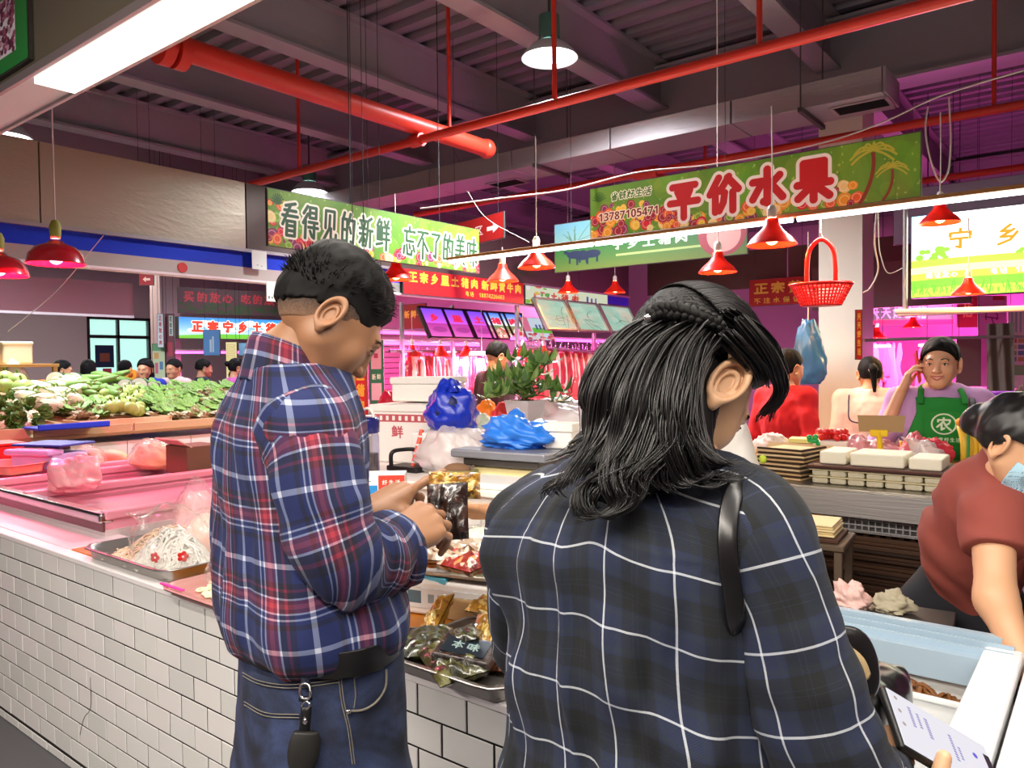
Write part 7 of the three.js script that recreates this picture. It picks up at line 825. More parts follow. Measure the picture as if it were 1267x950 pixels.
// ---------------------------------------------------------------- vegetable stall along the left wall side
{
  const sx0 = -6.33, sx1 = -7.75, yF = 0.99, yB = 1.29, slope = (yB - yF) / (sx0 - sx1), ys = (x) => yF + (sx0 - x) * slope;
  const onS = (px, py) => { const r = ray(px, py), c = camera.position, t = (yF + (sx0 - c.x) * slope - c.y) / (r.y + r.x * slope); return r.multiplyScalar(t).add(c); };
  const st = thing('vegetable_stall', 'long white tiled vegetable stall with a sloping wooden display', 'stall', V(-7.0, 0, -3.4));
  part('base', span(0.6, -0.75, 0, 0.9, -2.6, 2.7), std(0xd8d2c4, { roughness: 0.5 }), st);
  { const t = tilePlate(0.27, 0.14, 0.008, 0.002), tm = std(0xdcd8cc, { roughness: 0.3 }); for (let r = 0; r < 3; r++) for (let i = 0; i < 19; i++) { const m = part('tile', t, tm, st); m.rotation.y = PI / 2; m.position.set(0.604, 0.83 - r * 0.148, -2.5 + i * 0.277 + (r % 2) * 0.13); } }
  const deck = part('display_board', box(1.5, 0.02, 5.3), std(0x9a7a50, { roughness: 0.8 }), st); deck.position.set(-0.04, ys(-7.04) - 0.012, 0.05); deck.rotation.z = -Math.atan(slope);
  for (let i = 0; i < 7; i++) { const b = part('front_board', rbox(0.022, i % 3 === 1 ? 0.12 : 0.09, 0.72, 0.003), pick([M.wood, std(0xcfc8b8, { roughness: 0.8 }), std(0xb89a70, { roughness: 0.8 })]), st); b.position.set(0.665, yF + 0.01, 2.25 - i * 0.745); }
  { const a = onS(150, 526), bx2 = thing('wooden_crate', 'pale wooden crate edge holding the round green squash', 'crate', V(a.x + 0.06, yF - 0.02, a.z)); part('board', rbox(0.02, 0.11, 0.75, 0.003, 0.05, 0.06, 0), std(0xd2b48a, { roughness: 0.8 }), bx2); part('board', rbox(0.02, 0.06, 0.75, 0.003, 0.075, 0.02, 0), std(0xe0d8c8, { roughness: 0.7 }), bx2); part('side', rbox(0.3, 0.09, 0.018, 0.003, -0.1, 0.07, 0.37), std(0xc8a878), bx2); part('side', rbox(0.3, 0.09, 0.018, 0.003, -0.1, 0.07, -0.37), std(0xc8a878), bx2); }
  solo('blue_tray', [rbox(0.3, 0.02, 0.5, 0.006, 0, 0, 0), rbox(0.02, 0.04, 0.5, 0.006, 0.15, 0.015, 0)], M.blue, 'blue plastic tray at the front of the stall under the pale cabbages', 'tray', null, V(-6.22, 1.06, onS(48, 522).z));
  // greens
  const leafTex = packTex('#6f9a3c', ['#84ad4a', '#5c8630', '#94b860', '#688f38'], 70, 21), whiteTex = packTex('#dfe8c8', ['#eef3de', '#cfdcae', '#e6edd2', '#c4d69c'], 60, 22);
  const leafM = std(0xffffff, { map: leafTex, roughness: 0.55, side: THREE.DoubleSide }), paleM = std(0xffffff, { map: whiteTex, roughness: 0.5 }), darkLeaf = std(0x4c7a2a, { roughness: 0.6, side: THREE.DoubleSide }), midLeaf = std(0x7ea546, { roughness: 0.55, side: THREE.DoubleSide }), rootM = std(0x9a7a52, { roughness: 0.9 }), gourdM = std(0xa8c46a, { roughness: 0.45, bumpMap: grain, bumpScale: 0.003 }), luffaM = std(0x6f9240, { roughness: 0.55, bumpMap: grain, bumpScale: 0.004 });
  const put = (proto, label, group, px, py, lift = 0, s = 1) => { const p = onS(px, py); p.y += lift; const o = proto.used ? copyOf(proto.o, label, p, rr(0, 6.28)) : proto.o; proto.used = true; o.position.copy(p); o.rotation.set(rr(-0.25, 0.25), rr(0, 6.28), rr(-0.25, 0.25)); o.scale.setScalar(s * rr(0.85, 1.12)); o.userData.label = label; return o; };
  const proto = (name, cat, label, group, build) => { const g = thing(name, label, cat, V(0, 0, 0), 0, group); build(g); return { o: g, used: false }; };
  const blade = (L, w, bend, s = 0) => { const g = new THREE.PlaneGeometry(w, L, 4, 8).translate(0, L / 2, 0); return warp(g, (v) => { const t = clamp(v.y / L, 0, 1), k = Math.sin(Math.pow(t, 0.75) * PI * 0.94 + 0.05) ; v.x *= 0.3 + k; v.z = bend * t * t * L + 0.18 * Math.abs(v.x) + 0.006 * Math.sin(v.y * 90 + v.x * 60 + s); }); };
  const cabbage = proto('napa_cabbage', 'cabbage', 'pale white-green napa cabbage in the heap', 'napa cabbages heaped at the left of the stall', (g) => { part('heart', warp(weld(new THREE.SphereGeometry(1, 26, 18)), (v) => { const a = Math.atan2(v.y, v.z), k = 1 + 0.05 * Math.sin(a * 7); v.set(v.x * 0.13, v.y * 0.058 * k + 0.05, v.z * 0.058 * k); }), paleM, g); part('outer_leaf', [0, 1, 2, 3, 4].map((i) => blade(0.2, 0.09, 0.18, i).rotateZ(-PI / 2).translate(-0.07, 0.05, 0).applyMatrix4(new THREE.Matrix4().makeTranslation(0, 0.05, 0).multiply(new THREE.Matrix4().makeRotationX(i * 1.257)).multiply(new THREE.Matrix4().makeTranslation(0, -0.05 + 0.058 - 0.05 + 0.0, 0)))), midLeaf, g); part('root_end', ball(0.03, -0.125, 0.05, 0, 0.5, 1, 1, 12), paleM, g); });
  seed = 501;
  for (const [px, py] of [[58, 505], [75, 498], [88, 505], [66, 488], [84, 484], [60, 515], [50, 512], [98, 494], [45, 500], [72, 512], [54, 490], [92, 512], [34, 508], [40, 490], [28, 498], [98, 482]]) put(cabbage, 'pale white-green napa cabbage in the heap', 0, px, py, 0.02 + rr(0, 0.05));
  const bok = proto('bok_choy', 'greens', 'small bok choy with white stems', 'small bok choy at the left front of the stall', (g) => { part('stem', [0, 1, 2, 3, 4].map((i) => ball(0.016, Math.cos(i * 1.26) * 0.018, 0.03, Math.sin(i * 1.26) * 0.018, 1, 2.4, 1, 10)), paleM, g); part('leaf', [0, 1, 2, 3, 4, 5].map((i) => blade(0.11, 0.05, 0.35, i).rotateY(i * 1.05).translate(0, 0.05, 0)), darkLeaf, g); });
  for (let i = 0; i < 34; i++) { const o = put(bok, 'small bok choy with white stems', 0, rr(-4, 42), rr(506, 534), 0.02 + rr(0, 0.04)); o.rotation.z += rr(0.6, 1.6); }
  const melonG = proto('round_squash', 'squash', 'round pale green squash in the crate', 'round pale green squashes', (g) => { part('fruit', warp(weld(new THREE.SphereGeometry(0.06, 20, 14)), (v) => { const a = Math.atan2(v.z, v.x), k = 1 + 0.05 * Math.sin(a * 8); v.x *= k; v.z *= k; v.y = v.y * 0.92 + 0.055; }), gourdM, g); part('stem', rod(V(0, 0.105, 0), V(0.01, 0.135, 0), 0.007, 7), luffaM, g); });
  for (let i = 0; i < 42; i++) put(melonG, 'round pale green squash in the crate', 0, rr(118, 176), rr(494, 518), 0.0 + rr(0, 0.05), 0.9);
  for (const [px, py] of [[22, 484], [8, 490], [30, 494], [6, 480]]) put(melonG, 'round pale green squash at the stall\'s left end', 0, px, py, 0.03, 1.3);
  const luffa = proto('luffa_gourd', 'gourd', 'long green luffa gourd in the heap', 'long green gourds', (g) => { part('fruit', sweep([V(-0.15, 0.04, 0), V(-0.05, 0.045, 0.015), V(0.06, 0.042, 0.01), V(0.15, 0.04, -0.01)], (t) => 0.036 * Math.pow(Math.sin((0.06 + t * 0.88) * PI), 0.45), { n: 20, m: 14, bump: (t, a) => 0.06 * Math.sin(a * 8) }), luffaM, g); part('stem', rod(V(0.15, 0.04, -0.01), V(0.18, 0.045, -0.015), 0.006, 6), rootM, g); });
  for (let i = 0; i < 34; i++) { const o = put(luffa, 'long green luffa gourd in the heap', 0, rr(92, 148), rr(476, 500), 0.02 + rr(0, 0.05)); o.rotation.set(rr(-0.2, 0.2), rr(-0.5, 0.8), rr(-0.2, 0.2)); }
  const bunch = proto('leaf_bunch', 'greens', 'bunch of leafy greens with brown roots', 'bunches of leafy greens with roots', (g) => { seed = 620; part('leaf', [...Array(11)].map((_, i) => blade(rr(0.2, 0.3), rr(0.05, 0.075), rr(-0.2, 0.5), i).rotateX(-PI / 2 + rr(-0.1, 0.3)).rotateY(rr(-0.45, 0.45)).translate(rr(-0.03, 0.03), rr(0.02, 0.06), 0)), leafM, g); part('stem', [...Array(7)].map(() => rod(V(rr(-0.025, 0.025), rr(0.015, 0.05), 0.12), V(rr(-0.03, 0.03), 0.04, -0.08), 0.006, 5)), paleM, g); part('root', [...Array(16)].map(() => tube([V(rr(-0.02, 0.02), rr(0.02, 0.045), 0.11), V(rr(-0.04, 0.04), rr(0.0, 0.05), 0.15), V(rr(-0.06, 0.06), rr(-0.01, 0.05), 0.19)], 0.0022, 5, 3)), rootM, g); });
  for (let i = 0; i < 80; i++) { const o = put(bunch, 'bunch of leafy greens with brown roots', 0, rr(180, 292), rr(484, 522), 0.01 + rr(0, 0.04), 0.75); o.rotation.set(rr(-0.1, 0.25), PI / 2 + rr(-0.4, 0.4), rr(-0.1, 0.1)); }
  for (let i = 0; i < 16; i++) { const o = put(bunch, 'leafy bunch lying in front of the round squash', 0, rr(76, 122), rr(506, 522), 0.01 + rr(0, 0.04), 0.8); o.rotation.set(rr(-0.1, 0.25), PI / 2 + rr(-0.6, 0.6), 0); }
  // cut winter melons and pumpkins along the top
  const cut = (px, py, r, label, skin, flesh, core, pale) => { const p = onS(px, py); p.y -= 0.005; const g = thing(skin === 'pumpkin' ? 'cut_pumpkin' : 'cut_winter_melon', label, skin === 'pumpkin' ? 'pumpkin' : 'winter melon', p, 0.9); const rnd0 = skin === 'pumpkin' ? std(0xc89450, { roughness: 0.5 }) : std(0x33502a, { roughness: 0.6, bumpMap: grain, bumpScale: 0.003 }); part('rind', sweep([V(0, r, 0), V(0, r, -0.12), V(0, r, -0.26)], (t) => r * Math.pow(1 - t * t * 0.75, 0.5), { n: 14, m: 24 }), rnd0, g); part('cut_face', new THREE.CylinderGeometry(r * 0.97, r * 0.97, 0.006, 28).rotateX(PI / 2).translate(0, r, 0.003), flesh, g); if (core) part('core', warp(weld(new THREE.SphereGeometry(r * 0.45, 14, 10)), (v) => { v.z *= 0.2; v.x *= 1 + 0.2 * noise(v.x * 60, v.y * 60, 1); v.y += r; v.z += 0.006; }), core, g); return g; };
  const wf = std(0xeff2e6, { roughness: 0.5 }), wc = std(0xd8dcb8, { roughness: 0.7 }), of = std(0xee9a2c, { roughness: 0.5 }), oc = std(0xb85a1a, { roughness: 0.7 });
  cut(69, 481, 0.083, 'cut winter melon with a pale seedy core, beside the pumpkin', 'melon', wf, wc); cut(91, 480, 0.078, 'plain white cut winter melon next to the seedy one', 'melon', wf, null);
  cut(155, 486, 0.07, 'small seedy cut winter melon at the left of three', 'melon', wf, wc); cut(172, 487, 0.08, 'largest seedy cut winter melon in the middle of three', 'melon', wf, wc); cut(189, 488, 0.066, 'plain cut winter melon at the right of three', 'melon', wf, null);
  cut(51, 485, 0.06, 'tan pumpkin with an orange cut end, left of the melon slices', 'pumpkin', of, oc); { const o = cut(162, 476, 0.058, 'orange cut pumpkin perched above the three melon slices', 'pumpkin', of, oc); o.position.y += 0.05; }
  cut(40, 488, 0.05, 'smaller tan pumpkin behind the pale cabbages', 'pumpkin', std(0xc89450), null);
  { const p = onS(204, 488); const g = thing('carrot_box', 'pack of orange carrots right of the melon slices', 'carrots', p); for (let i = 0; i < 6; i++) part('carrot', sweep([V(0, 0.03 + (i % 2) * 0.03, -0.09 + i * 0.034), V(-0.16, 0.03 + (i % 2) * 0.03, -0.09 + i * 0.034)], (t) => 0.02 * (1 - t * 0.6) * (t < 0.02 ? 0.3 : 1), { n: 6, m: 10 }), std(0xd8602a, { roughness: 0.5 }), g); }
  // far end: cream boxes and bags
  { const p = at(14, 436, 7.4), g = thing('cream_box', 'cream plastic box on the shelf at the far left', 'box', V(p.x, 1.545, p.z)); part('shell', rbox(0.34, 0.2, 0.26, 0.02, 0, 0.1, 0), std(0xe8dcb8, { roughness: 0.5 }), g); part('lid', rbox(0.35, 0.03, 0.27, 0.01, 0, 0.2, 0), std(0xf0e6c8), g);
    const sh = thing('rear_shelf', 'wooden shelf at the far left behind the cabbages', 'shelf', V(p.x, 0, p.z)); part('board', rbox(0.9, 0.03, 0.5, 0.004, 0, 1.53, 0), M.wood, sh); for (const x of [-0.42, 0.42]) for (const z of [-0.22, 0.22]) part('post', rbox(0.04, 1.52, 0.04, 0.004, x, 0.76, z), M.wood, sh); part('board', rbox(0.9, 0.03, 0.5, 0.004, 0, 1.2, 0), M.wood, sh);
    bag('plastic_bag', 'heap of clear bags on the lower rear shelf', 'bag', V(p.x - 0.1, 1.216, p.z + 0.05), 0.24, 0.2, 0.18, { s: 61, fill: std(0xd0ccc4) }); bag('plastic_bag', 'grey tied sack right of the cream box', 'bag', V(p.x + 0.3, 1.216, p.z + 0.1), 0.14, 0.26, 0.14, { s: 63, film: std(0xbdb6b0, { roughness: 0.6 }) }); }
}
// ---------------------------------------------------------------- pork stall under the pink lamps
const pinkArea = (x, y, z, w, h, k, dir) => area(x, y, z, w, h, LIGHT.pinkTube * k, 0xff3fb4, dir);
{
  const meat = [0xc8384a, 0xd85a62, 0xb82a3c, 0xe07a7a].map((c) => phys(c, { roughness: 0.38, clearcoat: 0.3, bumpMap: grain, bumpScale: 0.004 })), fat = phys(0xf2d8cc, { roughness: 0.4, bumpMap: grain, bumpScale: 0.003 });
  const strip = (L, w, s) => { const g = weld(new THREE.BoxGeometry(w, L, w * 0.45, 6, 18, 3).translate(0, -L / 2, 0)); return warp(g, (v) => { const t = -v.y / L; const k = 0.55 + 0.55 * Math.sin(Math.min(1, t * 1.1 + 0.12) * PI * 0.8) + 0.18 * noise(t * 5, s, 1); v.x = v.x * k + 0.02 * noise(t * 3, s, 9); v.z = v.z * k + 0.015 * noise(t * 4, s, 5) + 0.008 * noise(v.x * 40, v.y * 40, s); }); };
  const protos = [0, 1, 2, 3, 4, 5].map((i) => { const L = 0.42 + i * 0.05, g = thing('pork_cut', 'strip of pork hanging on a steel hook', 'pork', V(0, 0, 0), 0, 'pork strips hanging from the stall rails'); part('meat', strip(L, 0.085 + (i % 3) * 0.02, i * 7), meat[i % 4], g); part('fat', strip(L * 0.98, 0.05, i * 7 + 1).translate(0.035 * (i % 2 ? 1 : -1), -0.005, 0.014), fat, g); part('hook', tube([V(0, 0.09, 0.02), V(0, 0.11, 0), V(0, 0.09, -0.02), V(0, 0.02, -0.015), V(0, -0.02, 0), V(0, -0.01, 0.02)], 0.004, 14, 5), M.chrome, g); return { o: g, n: 0 }; });
  seed = 808;
  const hangMeat = (px, py, d, label, sc = 1, ry = rr(-0.6, 0.6)) => { const q = pick(protos), p = at(px, py, d), o = q.n++ ? copyOf(q.o, label, p, ry + 0.9) : q.o; o.position.copy(p); o.rotation.y = ry + 0.9; o.userData.label = label; o.scale.set(sc, sc * rr(0.85, 1.1), sc); };
  for (let i = 0; i < 26; i++) hangMeat(499 + i * 4.2 + rr(-1, 1), rr(438, 447), 8.6 + i * 0.035, 'pork strip hanging under the red lamps left of the seller', rr(0.75, 1.05));
  for (let i = 0; i < 36; i++) hangMeat(655 + i * 2.6 + rr(-1, 1), rr(431, 437) + i * 0.08, 9.0 + i * 0.04, 'pork strip hanging under the green panels behind the plant', rr(0.95, 1.25));
  const rail = (name, label, pts, r = 0.018) => solo(name, tube(pts, r, 8, 8), M.rail, label, 'rail');
  const R1 = [at(482, 434, 8.4), at(632, 436, 9.9)], R2 = [at(640, 428, 8.85), at(770, 438, 10.7)];
  rail('hanging_rail', 'steel rail carrying the left row of pork strips', [R1[0], R1[0].clone().lerp(R1[1], 0.5), R1[1]]); rail('hanging_rail', 'steel rail carrying the right row of pork strips', [R2[0], R2[0].clone().lerp(R2[1], 0.5), R2[1]]);
  for (const [px, py, d, n] of [[497, 390, 8.5, 'first'], [560, 430, 9.0, 'second'], [640, 430, 9.0, 'third'], [735, 430, 10.2, 'fourth']]) { const p = at(px, py, d); solo('stall_post', rbox(0.04, 2.19, 0.04, 0.004, 0, 1.095, 0), M.rail, n + ' steel post of the pork stall from the left', 'post', null, p.setY(0)); }
  // tables
  const tb = thing('pork_counter', 'long pale pork counter under the pink lamps', 'counter', V(-6.3, 0, -7.6)); part('body', span(-0.4, 0.4, 0, 0.96, -2.3, 1.35), std(0xd8ccd0, { roughness: 0.5 }), tb); part('top', rbox(0.9, 0.04, 3.8, 0.01, 0, 0.98, -0.45), phys(0xe8d0dc, { roughness: 0.25 }), tb);
  seed = 99; for (let i = 0; i < 16; i++) { const p = at(645 + i * 6.5, 497 + rr(-3, 5), 8.7 + i * 0.09); p.y = 1.0; const m = solo('pork_slab', warp(weld(new THREE.SphereGeometry(1, 18, 10)), (v) => { const k = 1 + 0.15 * noise(v.x * 3, v.y * 3, v.z * 3 + i); v.set(v.x * 0.13 * k, Math.max(v.y, -0.4) * 0.06 * k + 0.024, v.z * 0.08 * k); }), pick(meat), 'slab of pork lying on the counter under the pink lamps', 'pork', 'pork slabs on the counter', p, rr(0, 3)); }
  // pink lamps: tubes above the rails
  const pt = (a, b, label) => { const d = b.clone().sub(a), L = d.length(), g = thing('pink_tube_lamp', label, 'lamp', a.clone().lerp(b, 0.5)); part('light_tube', rod(d.clone().multiplyScalar(-0.5), d.clone().multiplyScalar(0.5), 0.016, 8), M.pinkLed, g); part('holder', rod(d.clone().multiplyScalar(-0.5).add(V(0, 0.03, 0)), d.clone().multiplyScalar(0.5).add(V(0, 0.03, 0)), 0.012, 6), M.white, g); const m = g.position; const l = new THREE.RectAreaLight(0xff3fb4, LIGHT.pinkTube, L, 0.05); l.position.set(0, -0.02, 0); l.rotation.set(-PI / 2, 0, Math.atan2(-d.z, d.x), 'XYZ'); l.name = 'lamp_light'; l.rotation.set(0, 0, 0); l.lookAt(0, -1, 0); g.add(l); l.rotation.set(-PI / 2, 0, 0); l.rotateZ(Math.atan2(-d.z, d.x)); return g; };
  pt(V(-6.35, 1.74, -5.6), V(-6.35, 1.74, -7.4), 'pink tube lamp above the left row of pork'); pt(V(-5.75, 1.8, -7.3), V(-5.75, 1.8, -9.6), 'pink tube lamp above the right row of pork'); pt(V(-7.1, 1.9, -6.0), V(-7.1, 1.9, -9.5), 'pink tube lamp at the back of the pork stall');
  pt(at(215, 436, 10.8), at(330, 436, 12), 'pink tube lamp under the far blue light box');
  // small red lamps inside the stall
  for (const [px, d, n] of [[510, 8.7, 'small red cone lamp over the pork, leftmost'], [545, 8.9, 'small red cone lamp over the pork, second from the left'], [577, 9.2, 'small red cone lamp over the pork, third from the left'], [647, 8.95, 'small red cone lamp over the right pork row, first'], [672, 9.2, 'small red cone lamp over the right pork row, second']]) pendant(px, 441, d, n, { top: 2.1, k: 0.45, color: 0xff6fb0, size: 0.85 });
  { const p = at(596, 437, 9); const g = thing('ceiling_lamp', 'round white lamp hanging among the small red ones in the pork stall', 'lamp', p); part('disc', new THREE.CylinderGeometry(0.14, 0.15, 0.04, 24), glow(0xffe6ff, 4), g); part('cord', rod(V(0, 0.02, 0), V(0, 2.15 - p.y, 0), 0.005), M.wire, g); point(V(0, -0.06, 0), LIGHT.pink * 0.8, 0xffc0f0, g, 4); }
  // shelves, boards and rear walls so that the pink light has something to fall on
  struct('wall_stall', span(-8.7, -8.6, 0, 2.6, -12, -6.6), std(0xcbb8c0, { roughness: 0.7 }));
  solo('roller_shutter', [...Array(25)].map((_, i) => rbox(0.03, 0.075, 1.5, 0.01, 0, 0.05 + i * 0.08, 0)), std(0xc8b4ae, { roughness: 0.4, metalness: 0.3 }), 'ribbed pale shutter behind the left row of pork', 'shutter', null, V(-8.5, 0, -7.4));
  solo('black_bin', [rbox(0.32, 0.5, 0.28, 0.02, 0, 0.25, 0), rbox(0.36, 0.03, 0.3, 0.008, 0, 0.51, 0)], M.black, 'black bin beside the red upright banner', 'bin', null, at(464, 520, 5.6).setY(0.62)); solo('bin_stand', rbox(0.5, 0.62, 0.5, 0.01, 0, 0.31, 0), M.card, 'brown stand under the black bin', 'stand', null, at(464, 520, 5.6).setY(0));
}
// far right stall with pink lamps, behind the fruit seller
{
  const wallM = std(0xc9a8c4, { roughness: 0.7 }); struct('wall_far_right', span(-3.2, 4, 0, 2.55, -14.1, -14), wallM);
  const g = post('stall_sign', 'green and red shop sign with pale lettering behind the fruit seller', 'sign', 1072, 1180, 372, 402, 10.5, canvasTex(700, 160, (c, w, h) => { c.fillStyle = '#2a7a3e'; c.fillRect(0, 0, w, h); c.fillStyle = '#c02a34'; c.fillRect(0, 0, w, 26); c.fillRect(0, 130, w, 30); write(c, '天天好土猪', 20, 40, 80, 80, 96, [[0.14, '#d8d0d4']]); }));
  post('red_notice', 'dark red paper board under the lit sign', 'board', 1185, 1212, 358, 405, 9.6, canvasTex(100, 160, (c) => { c.fillStyle = '#a8282e'; c.fillRect(0, 0, 100, 160); write(c, '店', 26, 30, 46, 90, 0, [[0.1, '#d8a860']]); }));
  post('grey_board', 'grey brown board hanging behind the fruit seller\'s shoulder', 'board', 1184, 1214, 418, 478, 8.8, null, { mat: std(0x8a7468, { roughness: 0.8 }) });
  post('pink_banner', 'tall pink banner with a dark drawing right of the grey board', 'banner', 1211, 1246, 366, 478, 9.2, canvasTex(140, 440, (c) => { c.fillStyle = '#d89ac8'; c.fillRect(0, 0, 140, 440); c.strokeStyle = '#6a3a6a'; c.lineWidth = 6; c.beginPath(); c.arc(64, 100, 30, 2.6, 6.9); c.stroke(); c.beginPath(); c.moveTo(30, 100); c.lineTo(100, 110); c.moveTo(64, 105); c.lineTo(80, 150); c.stroke(); c.fillStyle = '#c83a4a'; c.fillRect(70, 0, 60, 20); }));
  post('white_poster', 'white and green poster at the right edge behind the bending woman', 'poster', 1248, 1280, 378, 480, 8.8, canvasTex(140, 400, (c) => { c.fillStyle = '#e4e8dc'; c.fillRect(0, 0, 140, 400); c.fillStyle = '#7ac07a'; c.fillRect(10, 290, 120, 50); for (let i = 0; i < 12; i++) { c.fillStyle = pick(['#d86a4a', '#6aa0b0', '#c8b86a', '#88b070']); c.fillRect(10 + (i % 3) * 42, 160 + Math.floor(i / 3) * 30, 34, 22); } for (let i = 0; i < 5; i++) { c.fillStyle = '#9ac0b8'; c.fillRect(12 + i * 24, 20, 10, 110); } }));
  solo('steel_rail', tube([at(1070, 421, 7.2), at(1170, 418, 7.1), at(1290, 416, 7.0)], 0.014, 10, 8), M.rail, 'long steel rail across the far right stall', 'rail');
  solo('grey_cloth', warp(new THREE.PlaneGeometry(0.22, 0.7, 16, 12), (v) => { v.z = 0.03 * Math.sin(v.x * 60 + v.y * 3); }), dye(0x6a5f58), 'grey cloth hanging over the far rail', 'cloth', null, at(1238, 447, 7.1));
  seed = 333; for (let i = 0; i < 13; i++) { const px = 1078 + i * 5.5 + (i > 6 ? 22 : 0), p = at(px, 424, 10.2), L = rr(0.4, 0.75); const m = solo('hanging_bag', warp(weld(new THREE.BoxGeometry(0.12, L, 0.06, 5, 12, 3).translate(0, -L / 2, 0)), (v) => { const t = -v.y / L; v.x *= 0.4 + t * 0.9 + 0.2 * noise(t * 6, i, 1); v.z *= 0.4 + t; v.x += 0.03 * noise(t * 4, i, 4); }), pick([dye(0xd87a90), dye(0xc86a78), dye(0xb85a62), dye(0xe8c8cc)]), 'pink-lit bundle hanging in the far stall behind the fruit seller', 'bundle', 'bundles hanging in the far right stall', p, rr(0, 1)); }
  for (const [px, n] of [[1085, 'small red lamp in the far stall right of the pillar'], [1130, 'small red lamp in the far stall above the fruit seller']]) pendant(px, px < 1100 ? 418 : 405, 9.9, n, { top: 4.8, k: 0.5, color: 0xff6fb0, size: 0.9 });
  for (const [px, py, n] of [[1092, 428, 'white strip lamp over the far stall left of the fruit seller'], [1147, 427, 'white strip lamp over the far stall at the fruit seller\'s hair'], [1178, 427, 'white strip lamp over the far stall right of the fruit seller']]) { const p = at(px, py, 9.6); const g2 = thing('strip_lamp', n, 'lamp', p, 0.6); part('tube', rbox(0.2, 0.035, 0.05, 0.01), glow(0xffd0ff, 4), g2); part('rod', rod(V(0, 0.02, 0), V(0, 4.8 - p.y, 0), 0.004), M.darkWire, g2); point(V(0, -0.08, 0), LIGHT.pink, 0xff6fd0, g2, 3); }
  pinkArea(-0.5, 2.4, -11.6, 4.5, 0.1, 1.6, V(0, -1, -0.4)); 
  { const g3 = thing('pink_tube_lamp', 'pink tube lamp along the top of the far right stall', 'lamp', V(-0.5, 2.45, -11.6)); for (let i = 0; i < 4; i++) part('light_tube', rod(V(-2.2 + i * 1.1, 0, 0), V(-1.15 + i * 1.1, 0, 0), 0.016, 8), M.pinkLed, g3); part('holder', box(4.5, 0.02, 0.04, 0, 0.03, 0), M.white, g3); for (const x of [-1.5, 1.5]) part('rod', rod(V(x, 0.03, 0), V(x, 2.36, 0), 0.006), M.darkWire, g3); }
  solo('red_beam', rbox(4, 0.12, 0.1, 0.01), std(0xa02a3a), 'dark red strip under the roof of the far right stall', 'trim', null, V(0.2, 2.62, -10.6)); solo('brown_board', rbox(1.6, 0.5, 0.04, 0.006), std(0x6a4a48, { roughness: 0.6 }), 'brown board between the pillar and the lit sign', 'board', null, on('z', -9.2, 1098, 352));
}
